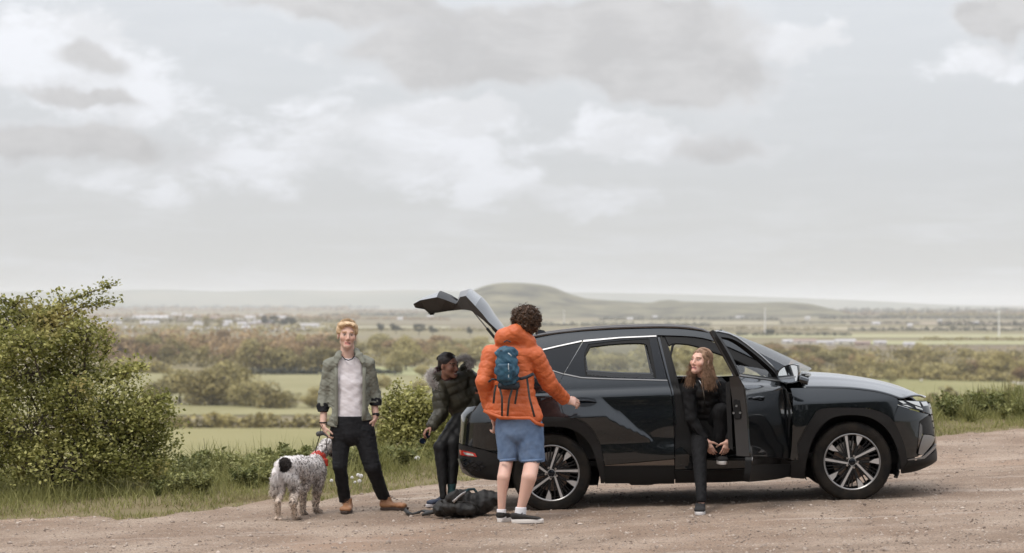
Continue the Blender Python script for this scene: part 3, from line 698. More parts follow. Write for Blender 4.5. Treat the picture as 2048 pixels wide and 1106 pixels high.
def panel(name, poly, material, parent, off=0.0, grid=.035, thick=.02, gap=.0022, hole=None, both=True, org=(0, 0, 0), smooth=1, fn=None, nfn=None):
    """a skin panel on the body side: poly in (x, z) car space; returns near (and far) object"""
    fn = fn or side; nfn = nfn or sidenrm
    poly = inset(smooth_poly(poly, smooth) if smooth else poly, gap); B = densify(poly, grid)
    H = densify(smooth_poly(hole, smooth) if smooth else hole, grid) if hole else []
    xs = [q[0] for q in B]; zs = [q[1] for q in B]
    gx, gz_ = np.meshgrid(np.arange(min(xs), max(xs), grid), np.arange(min(zs), max(zs), grid)); P = np.stack([gx.ravel(), gz_.ravel()], -1)
    k = pip(poly, P)
    if hole: k &= ~pip(hole, P)
    P = P[k]; BB = np.array(B + H)
    if len(P): P = P[np.min(np.linalg.norm(P[:, None] - BB[None], axis=2), axis=1) > grid * .45]
    nb, nh = len(B), len(H)
    pts = [Vector(q) for q in B + H] + [Vector(q) for q in P]
    ed = [(i, (i + 1) % nb) for i in range(nb)] + [(nb + i, nb + (i + 1) % nh) for i in range(nh)]
    vv, _, ff, *_ = delaunay_2d_cdt(pts, ed, [], 0, 1e-6)
    V2 = np.array([tuple(q) for q in vv]); T = np.array([f for f in ff if len(f) == 3])
    C = V2[T].mean(1); k = pip(B, C)
    if hole: k &= ~pip(H, C)
    T = T[k]
    a, b, c = V2[T[:, 0]], V2[T[:, 1]], V2[T[:, 2]]
    ar = (b[:, 0] - a[:, 0]) * (c[:, 1] - a[:, 1]) - (b[:, 1] - a[:, 1]) * (c[:, 0] - a[:, 0])
    T[ar < 0] = T[ar < 0][:, ::-1]
    N = nfn(V2[:, 0], V2[:, 1]); V3 = np.stack([V2[:, 0], -fn(V2[:, 0], V2[:, 1]), V2[:, 1]], -1) + N * off
    # boundary return flange (separate verts: crisp edge)
    E = {}
    for t in T:
        for q in range(3):
            e = (t[q], t[(q + 1) % 3])
            if (e[1], e[0]) in E: del E[(e[1], e[0])]
            else: E[e] = 1
    bv = sorted({q for e in E for q in e}); idx = {q: i for i, q in enumerate(bv)}; n0 = len(V3); m_ = len(bv)
    inw = N[bv].copy(); inw = inw * .5 + np.array([0, -.5, 0]); inw /= np.linalg.norm(inw, axis=1)[:, None]
    V = np.concatenate([V3, V3[bv], V3[bv] - inw * thick])
    faces = [list(map(int, t)) for t in T] + [[n0 + idx[b_], n0 + idx[a_], n0 + m_ + idx[a_], n0 + m_ + idx[b_]] for a_, b_ in E]
    outs = []
    for s_ in ((1, -1) if both else (1,)):
        VV = V * np.array([1, s_, 1]) - np.array(org) * np.array([1, s_, 1])
        o = mesh_from(name, VV, faces if s_ > 0 else [f[::-1] for f in faces], material, parent, True)
        NN = np.concatenate([N, np.zeros((2 * m_, 3))]) * np.array([1, s_, 1])
        o.data.normals_split_custom_set_from_vertices(NN.tolist())
        if s_ < 0: o.location = Vector(org) * Vector((1, -1, 1)) if False else (org[0], -org[1], org[2])
        else: o.location = org
        outs.append(o)
    return outs

# materials
def paint_mat():
    m = bpy.data.materials.new('dark_grey_car_paint'); m.use_nodes = True; MATS['paint'] = m; g = NG(m.node_tree)
    p = g.n('ShaderNodeBsdfPrincipled'); o = g.n('ShaderNodeOutputMaterial'); g.l(p.outputs[0], o.inputs[0])
    pos = g.n('ShaderNodeTexCoord').outputs['Object']
    fl = g.noise(pos, 900, 2, .7)
    g.l(g.mix(fl, (.010, .013, .016), (.023, .028, .032)), p.inputs['Base Color'])
    p.inputs['Metallic'].default_value = .85; p.inputs['Roughness'].default_value = .20
    p.inputs['Coat Weight'].default_value = 1; p.inputs['Coat Roughness'].default_value = .015; p.inputs['Coat IOR'].default_value = 1.5
    return m
PAINT = paint_mat()
BLK = mat('black_plastic', (.0055, .0052, .005), .5, spec=.22, var=.15, vscale=40)
CLAD = mat('grey_cladding_plastic', (.0105, .0093, .0085), .55, spec=.22, var=.12, vscale=30, bump=.15, bscale=300)
GBLK = mat('gloss_black', (.004, .006, .009), .03, spec=.32)
RUB = mat('rubber_seal', (.005, .005, .005), .6, spec=.25)
CHR = mat('satin_chrome', (.46, .455, .45), .28, metal=1)
SIL = mat('silver_plastic', (.24, .235, .23), .35, metal=.8)
LINER = mat('arch_liner', (.006, .006, .006), .9)
TRIM = mat('interior_trim', (.009, .0085, .008), .7, spec=.25, var=.15, vscale=20)
SEATM = mat('seat_fabric', (.010, .0095, .009), .85, spec=.2, var=.2, vscale=90)
HEADL = mat('headliner', (.36, .335, .30), .85, var=.05)
def glass_mat(name, tint, refl=.06, dark=0):
    m = bpy.data.materials.new(name); m.use_nodes = True; MATS[name] = m; g = NG(m.node_tree)
    t = g.n('ShaderNodeBsdfTransparent'); t.inputs[0].default_value = (*tint, 1)
    gl = g.n('ShaderNodeBsdfGlossy'); gl.inputs['Roughness'].default_value = .01
    lw = g.n('ShaderNodeLayerWeight'); lw.inputs[0].default_value = .35
    mx = g.n('ShaderNodeMixShader'); g.l(g.m('MULTIPLY_ADD', lw.outputs['Fresnel'], .9, refl * .3, clamp=True), mx.inputs[0])
    g.l(t.outputs[0], mx.inputs[1]); g.l(gl.outputs[0], mx.inputs[2]); o = g.n('ShaderNodeOutputMaterial'); g.l(mx.outputs[0], o.inputs[0]); return m
GLASS = glass_mat('window_glass', (.86, .88, .86)); TINT = glass_mat('tinted_glass', (.10, .11, .12)); SCREEN = glass_mat('windscreen_glass', (.75, .78, .77), .1)
MIRR = mat('mirror_glass', (.85, .87, .9), .02, metal=1)
AMBER = mat('red_lamp_lens', (.35, .015, .012), .12, coat=1); LAMP = mat('lamp_lens', (.55, .55, .53), .1, metal=.6, coat=1); DCHR = mat('dark_chrome', (.16, .15, .145), .14, metal=1)

car = empty('car', (0, 0, 0)); car.matrix_world = CARM
tag(car, 'dark grey SUV on the gravel with its driver door and tailgate open', 'car')

# --- skin panels (pixels are traced on the flank)
HOODL = [(1581, 776), (1641, 775.6), (1695.6, 777), (1750, 783), (1782, 791), (1804, 799)]
ARCF_O = [(1599, 921), (1594, 889.6), (1611.5, 855.7), (1633, 821.7), (1649.5, 815.5), (1692, 815), (1736, 816), (1766, 824.5), (1785, 839), (1798.7, 863.8), (1809.6, 893.6), (1814, 920)]
ARCF_I = [(1801.5, 945), (1797.4, 910), (1788, 882.8), (1774, 858), (1750, 839), (1722.8, 831), (1690, 830), (1660, 836.7), (1638.7, 855.7), (1623.8, 882.8), (1614, 915), (1608, 957)]
panel('fender', cz(HOODL[:-1] + [(1795, 797), (1797, 809.5), (1789, 829)] + ARCF_O[8:0:-1] + [(1599, 921), (1580, 921), (1584, 880), (1586, 801), (1583, 785)]), PAINT, car)
panel('wheel_arch_trim', cz([(1581, 922)] + ARCF_O + ARCF_I + [(1581, 955)]), CLAD, car, off=.012)
panel('front_bumper', cz([(1797, 812), (1830, 821.5), (1858, 829), (1850, 835), (1839, 843), (1836, 880), (1833, 906), (1838, 913), (1814, 918)] + ARCF_O[10:7:-1] + [(1789, 829)]), PAINT, car, grid=.025)
panel('headlamp_housing', cz([(1787, 800), (1804, 799.6), (1830, 800.3), (1853, 801), (1859, 808), (1863, 820), (1864, 829), (1843.5, 822.5), (1820, 816), (1797, 810)]), GBLK, car, grid=.02, off=-.004)
for poly in ([(1796, 801.5), (1805, 801.5), (1813, 807), (1806, 808)], [(1811, 801.8), (1837, 803), (1842, 814), (1826, 809)], [(1841, 804), (1852, 803), (1856, 811), (1846, 813)], [(1803, 809.5), (1814, 809.5), (1826, 816), (1812, 813)], [(1829, 811.5), (1843, 816), (1846, 821), (1832, 817)]):
    panel('daytime_lamp', cz(poly), LAMP, car, grid=.02, off=.004, smooth=0, thick=.006)
panel('lower_grille', cz([(1841, 842.5), (1859, 830), (1864, 831), (1866.5, 840), (1869, 858), (1871, 871), (1862, 868), (1848, 868), (1846.5, 852)]), BLK, car, grid=.02, off=-.012)
panel('headlight', cz([(1840.5, 844.5), (1845.5, 851), (1846.5, 868), (1840, 888), (1835.5, 900), (1838, 868)]), DCHR, car, grid=.02, off=-.004)
panel('bumper_wing', cz([(1848, 869), (1862, 869), (1871, 874), (1868, 885), (1846, 911), (1837, 908), (1841, 888)]), SIL, car, grid=.02, off=-.004)
panel('chrome_lip', cz([(1815, 918.5), (1845, 913), (1871, 887), (1871.4, 893.5), (1848, 917.5), (1815, 921)]), SIL, car, grid=.02, off=.008, smooth=0)
panel('bumper_skirt', cz([(1814, 922), (1848, 918.5), (1872, 897), (1873.5, 914), (1873, 921), (1863, 928.5), (1854, 933), (1828.5, 943), (1802, 946.5)]), BLK, car, grid=.025, off=.006)
panel('mud_flap', cz([(1796, 940), (1801, 946), (1802, 957), (1796, 956)]), BLK, car, off=-.03, both=True)

BELT = [(1128, 748), (1162.5, 755.7), (1206.5, 758.2), (1270, 760), (1335.5, 761.8)]
ARCR_O = [(1209, 930), (1205.7, 911.6), (1201, 890.5), (1192.8, 871.7), (1182, 855), (1165.8, 842), (1147, 836.4), (1130.5, 835), (1090, 833), (1060, 837), (1036, 848), (1018, 868), (1008, 890), (1003, 910)]
ARCR_I = [(1016, 957), (1023, 912), (1030, 894), (1041, 878), (1056, 866), (1075, 857), (1094, 853), (1118.7, 853.4), (1137.6, 856.4), (1156, 864.6), (1170.5, 876.4), (1182, 893), (1189, 911.6), (1200, 954)]
rd = empty('rear_door', (0, 0, 0)); rd.parent = car
panel('door_skin', cz(BELT + [(1343.5, 786.5), (1346, 815), (1348, 850.5), (1349, 917.5), (1280, 924)] + ARCR_O[:8] + [(1123.5, 819), (1118, 790), (1115.7, 770.4)]), PAINT, rd, grid=.03)
WINR = [(1177, 688.5), (1230, 681.5), (1298, 677), (1305, 710), (1313, 756.5), (1240, 755.5), (1171.5, 752.5), (1166.5, 711)]
panel('window_frame', cz([(1128, 747), (1165.5, 684.5), (1240, 677.5), (1313, 673.5), (1335, 760.5), (1270, 758.7), (1206.5, 756.8), (1162.5, 754.2)]), GBLK, rd, off=.001, hole=cz(WINR), grid=.03, thick=.06)
panel('window_seal', cz(WINR), RUB, rd, off=-.004, hole=cz([(1180.5, 693), (1230, 687), (1285, 685), (1294, 690), (1309, 756.2), (1240, 755), (1174.5, 749.5), (1169.5, 713)]), grid=.03, thick=.05, gap=0)
panel('window', cz([(1181, 693), (1230, 687), (1290, 685), (1309, 756), (1240, 755), (1174, 750), (1170, 713)]), GLASS, rd, off=-.02, thick=.004, gap=0)
panel('window_strip', cz([(1128.5, 747), (1162.5, 754), (1206.5, 756.3), (1335, 759.6), (1335.5, 762.5), (1206.5, 759.3), (1162.5, 757.2), (1127.5, 750)]), SIL, rd, off=.009, thick=.01, grid=.03, smooth=0)
panel('roof_strip', cz([(1166.5, 680.5), (1240, 674.2), (1313, 671.2), (1313.5, 674.2), (1240, 677.6), (1165, 684.8)]), CHR, rd, off=.008, thick=.012, grid=.03, smooth=0)
panel('lower_trim', cz([(1210, 929.5), (1280, 924), (1348.5, 917.8), (1349, 930.5), (1280, 930.8), (1210, 931.5)]), DCHR, rd, off=.012, thick=.02, grid=.03, smooth=0)
panel('handle_recess', cz([(1141, 797), (1165, 793), (1190, 797), (1195, 805), (1185, 813), (1163, 815), (1145, 810)]), GBLK, rd, off=.0025, thick=.004, grid=.02, smooth=2)
hp = cz([(1137, 803), (1150, 801), (1175, 800.5), (1193, 804)])
for s_ in (-1, 1):
    hb_ = MB().tube([(hp[0][0], s_ * (side(*hp[0]) + .014), hp[0][1])] + [(a, s_ * (side(a, b) + .038), b) for a, b in hp[1:3]] + [(hp[3][0], s_ * (side(*hp[3]) + .006), hp[3][1])], [.013, .016, .016, .009], 10, flat=.7, side=(0, 1, 0)); hb_.build('handle', GBLK, rd, True)
panel('quarter_panel', cz([(1128, 748), (1093.7, 737.5), (1060, 727), (1030, 735), (1000, 762), (955, 811), (934, 814), (921.5, 830), (919.5, 861), (918, 886), (960, 896.5), (999, 908)] + ARCR_O[12:7:-1] + [(1130.5, 835), (1123.5, 819), (1118, 790), (1115.7, 770.4)]), PAINT, car, grid=.03)
panel('wheel_arch_trim', cz(ARCR_O + [(999, 909), (999, 961)] + ARCR_I + [(1201, 966), (1209, 966)]), CLAD, car, off=.012)
panel('side_sill', cz([(1209, 931), (1280, 931), (1349, 931), (1349, 967), (1311, 967.4), (1302, 970), (1262, 970), (1258, 966.5), (1209, 966.5)]), BLK, car, off=.010)
panel('rear_bumper', cz([(918.5, 887), (960, 897.5), (998, 909), (998, 961), (968, 958), (946, 952), (926, 942), (917.3, 922)]), CLAD, car, grid=.025, off=.006)
panel('bumper_chrome', cz([(917.5, 917), (921, 917), (928, 934), (945, 949), (962, 955.5), (946, 953), (926, 943)]), SIL, car, grid=.015, off=.012, smooth=0)
panel('tail_reflector', cz([(920.5, 899), (935, 901.5), (952, 906), (956, 914), (940, 913), (922, 910)]), AMBER, car, grid=.02, off=.012)
panel('reversing_lamp', cz([(929, 903.5), (948, 907.5), (951, 912), (932, 909.5)]), LAMP, car, grid=.02, off=.016)
for (a, b) in [(929, 919), (944, 922), (959, 925), (935, 927), (951, 930), (965, 933), (930, 934), (945, 937), (958, 939)]:
    panel('bumper_facet', cz([(a - 8, b), (a, b - 3.5), (a + 8, b), (a, b + 4)]), GBLK, car, grid=.03, off=.014, smooth=0, thick=.005)
panel('quarter_window', cz([(1079, 703), (1118.6, 694), (1164, 684.5), (1127, 748), (1093.7, 736.5), (1068, 728), (1058, 716)]), GBLK, car, off=-.001, grid=.03)
panel('window_strip', cz([(1079, 699.5), (1118.6, 690.5), (1164, 681), (1164, 684.4), (1118.6, 694), (1079, 703.3)]), CHR, car, off=.008, grid=.03, smooth=0)
panel('window_strip', cz([(1068, 727), (1093.7, 736.5), (1127.5, 747.5), (1127, 750), (1093.7, 739.5), (1068, 730)]), SIL, car, off=.009, grid=.03, smooth=0)
RAILB = [(1040, 684), (1064, 679), (1120, 668.5), (1180, 663), (1240, 660), (1310, 658), (1359, 659), (1400, 663.5), (1436, 671), (1475, 686), (1517, 704), (1577, 735), (1602, 749)]
panel('roof_side', cz(RAILB + [(1596, 760), (1585, 757), (1560, 743.5), (1500, 713), (1446, 689), (1414, 677.4), (1381, 672.6), (1329, 670.8), (1313, 670.6), (1240, 673.8), (1165, 680.5), (1120, 689.5), (1079, 698.5), (1040, 708)]), PAINT, car, grid=.03)
# driver-door aperture: black frame, pillar, sill
FRB = [(1329, 671), (1381, 673), (1414, 678), (1446, 689.5), (1500, 713.5), (1560, 744), (1583, 757), (1575, 768), (1540, 752), (1500, 732), (1460, 714), (1422, 701), (1398, 692.5), (1373, 686.8), (1346, 685.5), (1338, 690)]
panel('door_surround', cz(FRB), RUB, car, off=-.012, thick=.05)
panel('door_pillar', cz([(1313.8, 672), (1329, 671.2), (1337.5, 690), (1346, 720), (1355, 752), (1363, 790), (1370, 830), (1385, 880), (1402, 915), (1384, 914), (1363, 893), (1350, 900), (1348.5, 850), (1344, 786.5), (1336, 761.8)]), BLK, car, off=-.02, thick=.08)
panel('pillar_edge', cz([(1314.5, 673), (1320, 673), (1341, 761), (1349, 786), (1353, 850), (1349.5, 850), (1345, 786.5), (1337, 762)]), PAINT, car, off=-.010, thick=.02)
for s_ in (-1, 1):
    sp = cz([(1346, 690), (1352, 686.5), (1376, 688.5), (1400, 694.5), (1424, 703), (1462, 716), (1540, 754), (1572, 780), (1580, 830), (1576, 885), (1560, 912), (1500, 919), (1412, 919), (1394, 908), (1376, 878), (1364, 835), (1358, 795), (1349, 748), (1341, 712)])
    sp.append(sp[0])
    MB().tube([(a, s_ * (side(a, b) - .03), b) for a, b in sp], .011, 8).build('door_seal', RUB, car, True)
panel('inner_sill', cz([(1350, 900), (1364, 894), (1384, 915), (1413, 922), (1494, 921.5), (1580, 917), (1580, 930), (1494, 938), (1350, 940)]), PAINT, car, off=-.02, thick=.10)
panel('side_sill', cz([(1350, 941), (1494, 939), (1580, 931), (1600, 936), (1602, 955), (1561, 955), (1487, 965), (1350, 967)]), BLK, car, off=-.004)

# --- bonnet, roof, windscreen, nose, tail
def surf(name, fn, nu, nv, material, parent, thick=0):
    P = np.array([[fn(u, v) for v in np.linspace(-1, 1, nv)] for u in np.linspace(0, 1, nu)]).reshape(-1, 3)
    i, j = np.meshgrid(np.arange(nu - 1), np.arange(nv - 1), indexing='ij')
    f = np.stack([i * nv + j, (i + 1) * nv + j, (i + 1) * nv + j + 1, i * nv + j + 1], -1).reshape(-1, 4)
    o = mesh_from(name, P, f, material, parent, True)
    if thick: md = o.modifiers.new('thick', 'SOLIDIFY'); md.thickness = thick; md.offset = -1
    return o
_he = cz(HOODL + [(1812, 801)]); HE = pchip([q[0] for q in _he], [q[1] for q in _he])
_hc = xz_plane([(1596, 742.5), (1603, 744.5), (1638.7, 746), (1679, 749), (1722.8, 754.7), (1763, 762), (1798.7, 771.5), (1831, 785), (1855, 800.5)], -.28); HC = pchip([q[0] for q in _hc], [q[1] for q in _hc])
xh0, xh1 = _hc[0][0] - .01, _hc[-1][0]
def hood(u, v):
    xf = 3.13 + (xh1 - 3.13) * (1 - min(1, abs(v)) ** 3.0); x = xh0 + .0 + (xf - xh0) * u
    xe_ = min(x, _he[-1][0]); ye = float(side(xe_, HE(xe_))) - .004; e = float(HE(x)) + .004; c_ = max(float(HC(x)), e + .001)
    y = v * ye; t = abs(v)
    rib = .010 * math.exp(-((t - .62) / .07) ** 2) * (1 - .6 * u)
    return (x, y, e + (c_ - e) * (1 - t ** 2.6) + rib * (1 - t ** 8))
surf('bonnet', hood, 30, 41, PAINT, car, .012)
_rc = xz_plane([(1050, 676), (1085, 669), (1118, 664.5), (1177, 658.5), (1236, 654.8), (1309, 652.8), (1359, 653.6), (1381, 655.6), (1406, 660), (1437, 667.5)], -.45); RC = pchip([q[0] for q in _rc], [q[1] for q in _rc])
_rb = cz(RAILB); RB = pchip([q[0] for q in _rb], [q[1] for q in _rb])
xr0, xr1 = _rc[0][0] - .1, _rc[-1][0]
def roof(u, v):
    x = xr0 + (xr1 + .06 * (1 - v * v) - xr0) * u; e = float(RB(x)) + .002; c_ = float(RC(x)) - .012; ye = float(side(x, e)) - .004
    return (x, v * ye, e + (c_ - e) * (1 - abs(v) ** 3))
surf('roof', roof, 26, 25, PAINT, car, .02)
def lining(u, v):
    q = roof(.03 + u * .95, v * .93); return (q[0], q[1], q[2] - .06)
surf('headliner', lining, 12, 13, HEADL, car, .01)
_wl = cz([(1437, 671.5), (1475, 686.5), (1517, 704.5), (1577, 735.5), (1602, 749)])
def screen(u, v):
    a = _wl[0]; b = _wl[-1]; x = a[0] + (b[0] - a[0]) * u; z = float(np.interp(x, [q[0] for q in _wl], [q[1] for q in _wl])); y = float(side(x, z)) - .01
    bul = 1 - v * v
    return (x + .16 * bul * (.4 + .6 * u), v * y, z + .045 * bul * (1 - .3 * u))
surf('windscreen', screen, 14, 19, SCREEN, car)
def cowl(u, v): return (xh0 - .10 + .16 * u + .14 * (1 - v * v) * (1 - u), v * .70, float(HC(xh0)) - .035 + .012 * u)
surf('scuttle_panel', cowl, 6, 13, BLK, car)
for y0, y1 in ((-.66, -.02), (.0, .6)): MB().tube([(xh0 - .01, y0, HC(xh0) + .012), (xh0 + .03, (y0 + y1) / 2, HC(xh0) + .018), (xh0 + .02, y1, HC(xh0) + .014)], [.012, .008, .006], 6).build('wiper', BLK, car, True)
for s_ in (-1, 1):
    rp = [(float(x), s_ * (float(side(x, RB(x))) - .045), float(RC(x)) - .002 + (.0 if .06 < t < .94 else -.022)) for t in np.linspace(0, 1, 16) for x in [xr0 + .06 + (xr1 - xr0 - .10) * t]]
    MB().tube(rp, .016, 8, flat=.8).build('roof_rail', DCHR, car, True)
    MB().tube([(q[0], q[1] - s_ * .004, q[2] - .018) for q in rp], .013, 6).build('rail_gasket', RUB, car, True)
NZ = np.linspace(.16, .96, 24)
def nose(u, v): z = .20 + .62 * u; return (float(XF(z)) - .02 + .06 * (1 - v * v), v * .40, z)
surf('grille', nose, 24, 13, GBLK, car)
for k in range(4): MB().tube([(float(XF(.60 + k * .06)) - .005, y, .60 + k * .06) for y in (-.36, -.18, 0, .18, .36)], .007, 6).build('grille_bar', DCHR, car, True)
def tail(u, v): z = .36 + .46 * u; return (float(XR(z)) + .035 - .02 * (1 - v * v), -v * .42, z)
surf('tail_panel', tail, 16, 13, CLAD, car)

# underbody, arches, cabin
ub = MB(); ub.box((1.32, 0, .33), (1.75, 1.60, .16)); ub.box((1.35, 0, .34), (3.5, 1.0, .12)); ub.box((-.52, 0, .44), (.36, 1.0, .24), bev=.05); ub.box((3.05, 0, .36), (.45, 1.35, .22), bev=.05); ub.build('underbody', LINER, car)
for xw in (0, 2.68):
    for s_ in (-1, 1):
        m_ = MB(); pts = [(xw + .43 * math.cos(a), .355 + .445 * math.sin(a)) for a in np.linspace(-.35, math.pi + .35, 22)]
        vs = [(a, s_ * .893, b) for a, b in pts] + [(a, s_ * .50, b) for a, b in pts]; n = len(pts)
        m_.add(vs, [[i, i + 1, i + 1 + n, i + n] for i in range(n - 1)] + [[n + i for i in range(n)]]); m_.build('wheel_liner', LINER, car)
MB().box((1.25, 0, .42), (2.3, 1.62, .04)).box((-.35, 0, .70), (.85, 1.45, .05)).build('cabin_floor', TRIM, car)
MB().box((.02, 0, .78), (.14, 1.42, .62), Matrix.Rotation(R(-14), 3, 'Y'), .05).box((.34, 0, .58), (.55, 1.42, .22), None, .07).build('rear_bench', SEATM, car, True)
for y in (-.45, 0, .45): MB().box((-.08, y, 1.15), (.08, .24, .14), Matrix.Rotation(R(-14), 3, 'Y'), .03).build('headrest', SEATM, car, True)
def seat(y, name):
    e = empty(name, (1.22, y, .42)); e.parent = car
    MB().box((.22, 0, .14), (.54, .50, .20), Matrix.Rotation(R(-5), 3, 'Y'), .07).build('cushion', SEATM, e, True)
    MB().box((-.12, 0, .50), (.15, .50, .66), Matrix.Rotation(R(-15), 3, 'Y'), .06).build('backrest', SEATM, e, True)
    MB().box((-.24, 0, .93), (.10, .27, .19), Matrix.Rotation(R(-12), 3, 'Y'), .04).build('headrest', SEATM, e, True)
    MB().box((.12, 0, .02), (.5, .44, .06)).build('seat_rail', BLK, e)
seat(-.38, 'front_seat'); seat(.38, 'front_seat')
dm = MB(); dm.box((2.02, 0, .93), (.36, 1.42, .22), None, .07).box((1.95, 0, .70), (.3, 1.36, .3), None, .05).box((1.6, 0, .62), (.75, .24, .26), None, .04); dm.build('dashboard', TRIM, car, True)
MB().box((1.88, -.38, 1.075), (.10, .34, .11), Matrix.Rotation(R(-20), 3, 'Y'), .02).build('instrument_hood', TRIM, car, True)
swm = Matrix.Translation((1.72, -.38, .98)) @ Matrix.Rotation(R(-68), 4, 'Y')
sw = MB(); ring = [swm @ Vector((.18 * math.cos(a), .18 * math.sin(a), 0)) for a in np.linspace(0, 2 * math.pi, 33)]; sw.tube(ring, .016, 8, cap=False)
for a in (0, math.pi, math.pi * 1.5): sw.tube([swm @ Vector((.05 * math.cos(a), .05 * math.sin(a), -.01)), swm @ Vector((.17 * math.cos(a), .17 * math.sin(a), 0))], [.025, .014], 6, flat=.4)
sw.tube([swm @ Vector((0, 0, .01)), swm @ Vector((0, 0, -.06)), (1.9, -.38, .9)], [.06, .05, .035], 12); sw.build('steering_wheel', BLK, car, True)
MB().tube([swm @ Vector((.182 * math.cos(a), .182 * math.sin(a), .008)) for a in np.linspace(-2.6, -.6, 12)], .006, 6).build('wheel_trim', CHR, car, True)
panel('inner_door_trim', [(.3, .45), (1.05, .45), (2.05, .45), (2.1, .95), (1.95, 1.13), (.2, 1.13), (.15, .9)], TRIM, car, off=-.10, thick=.03, both=True)[0].hide_render = False
bpy.data.objects.remove(car.children[-2] if car.children[-2].name.startswith('inner_door_trim') else car.children[-1])

# rear-view mirror and antenna fin
MB().box((1.42, 0, 1.42), (.04, .24, .07), Matrix.Rotation(R(10), 3, 'Y'), .015).tube([(1.43, 0, 1.44), (1.50, 0, 1.54)], .01, 6).build('rear_view_mirror', BLK, car, True)
fx = carpt(1083, 666, -.1).x
MB().add([(fx - .07, -.02, RC(fx) - .03), (fx + .10, -.02, RC(fx) - .03), (fx - .05, 0, RC(fx) + .05), (fx - .07, .02, RC(fx) - .03), (fx + .10, .02, RC(fx) - .03), (fx + .02, 0, RC(fx) + .035)], [[0, 1, 5, 2], [3, 2, 5, 4], [0, 2, 3], [1, 4, 5], [0, 3, 4, 1]]).build('antenna_fin', GBLK, car)

# --- wheels
TYRE = mat('tyre_rubber', (.006, .0055, .005), .85, spec=.18, col2=(.020, .0155, .0115), vscale=7, bump=.2, bscale=120)
RIMD = mat('dark_alloy', (.012, .012, .0125), .4, metal=.3, spec=.3)
RIMS = mat('machined_alloy', (.50, .49, .48), .35, metal=.6, var=.06, vscale=60)
DISC = mat('brake_disc', (.22, .17, .14), .4, metal=.8, var=.3, vscale=30)
def arc(r0, r1, a0, a1, n=8): return [(r1 * math.cos(a), r1 * math.sin(a)) for a in np.linspace(a0, a1, n)] + [(r0 * math.cos(a), r0 * math.sin(a)) for a in np.linspace(a1, a0, n)]
def rot2(poly, a): c, s_ = math.cos(a), math.sin(a); return [(x * c - y * s_, x * s_ + y * c) for x, y in poly]
def wheel_meshes():
    """wheel about its own centre, axle along Y, outer face at -Y"""
    D = {}
    seg = 144; prof = [(.252, .105), (.262, .112), (.30, .118), (.335, .112), (.350, .098), (.3545, .08), (.3555, .04), (.3565, 0), (.3555, -.04), (.3545, -.08), (.350, -.098), (.335, -.112), (.318, -.1165), (.300, -.118), (.285, -.1165), (.262, -.112), (.252, -.105)]
    t = MB().lathe(prof, seg); v = np.array(t.v).reshape(len(prof), seg, 3)
    for row in (4, 5, 6, 8, 9, 10):
        for k in range(seg):
            if (k // 2 + (row % 2)) % 2 == 0: v[row, k, [0, 2]] *= .980
    for row in (7,): v[row, :, :][:, [0, 2]] *= .985
    t.v = [tuple(q) for q in v.reshape(-1, 3)]; D['tyre'] = (t, TYRE, True)
    D['rim'] = (MB().lathe([(.252, .10), (.235, .095), (.228, .0), (.232, -.07), (.244, -.098), (.252, -.105)], 64), RIMD, True)
    D['rim_lip'] = (MB().lathe([(.253, -.104), (.2535, -.110), (.247, -.1115), (.240, -.106), (.239, -.098)], 64), mat('rim_lip_alloy', (.26, .255, .25), .35, metal=.7), True)
    dk = MB(); br = MB()
    for k in range(5):
        a = 2 * math.pi * k / 5
        # machined blade, leaning off the hub like a pinwheel
        br.prism(rot2([(.040, .022), (.150, .003), (.244, -.010), (.244, -.036), (.150, -.016), (.034, .006)], a), -.104, -.088)
        dk.prism(rot2([(.035, .036), (.15, .017), (.243, .002), (.243, -.050), (.15, -.029), (.03, -.010)], a), -.100, -.050)
        # broad blade: dark stem, bright arrow-shaped tip
        b = a + R(36)
        br.prism(rot2([(.150, -.004), (.195, .022), (.244, .034), (.244, -.024), (.205, -.016)], b), -.103, -.088)
        dk.prism(rot2([(.045, .010), (.15, .010), (.19, .026), (.243, .036), (.243, -.024), (.15, -.014), (.045, -.012)], b), -.099, -.055)
        # thin dark vanes
        for q, w in ((R(14), .006), (R(56), .006), (R(22), .004)):
            dk.prism(rot2([(.06, .012 + w), (.236, -.020 + w), (.236, -.020 - w), (.06, .012 - w)], a + q), -.094, -.060)
    D['dark_spokes'] = (dk, RIMD, False); D['bright_spokes'] = (br, RIMS, False)
    hub = MB().lathe([(.0005, -.099), (.062, -.099), (.066, -.09), (.066, -.04)], 32); D['hub'] = (hub, RIMD, True)
    D['centre_cap'] = (MB().lathe([(.0005, -.108), (.026, -.108), (.031, -.105), (.032, -.098)], 28), GBLK, True)
    D['cap_ring'] = (MB().lathe([(.033, -.098), (.033, -.1065), (.036, -.1065), (.037, -.098)], 28), RIMS, True)
    D['brake_disc'] = (MB().lathe([(.05, .0), (.165, .0), (.165, -.022), (.05, -.022)], 40), DISC, True)
    nut = MB().lathe([(.0005, -.108), (.009, -.108), (.0105, -.104), (.0105, -.09)], 10); D['wheel_nut'] = (nut, CHR, True)
    cal = MB().prism(arc(.10, .185, R(-25), R(40), 10), -.05, .03); D['brake_caliper'] = (cal, mat('caliper_metal', (.45, .43, .4), .4, metal=.7), False)
    out = {}
    for k_, (mb, m_, sm_) in D.items():
        me = bpy.data.meshes.new(k_); me.from_pydata(mb.v, [], mb.f); me.materials.append(m_)
        if sm_: me.polygons.foreach_set('use_smooth', [True] * len(me.polygons))
        if sm_:
            try: me.set_sharp_from_angle(angle=R(35))
            except Exception: pass
        out[k_] = me
    return out
WM = wheel_meshes()
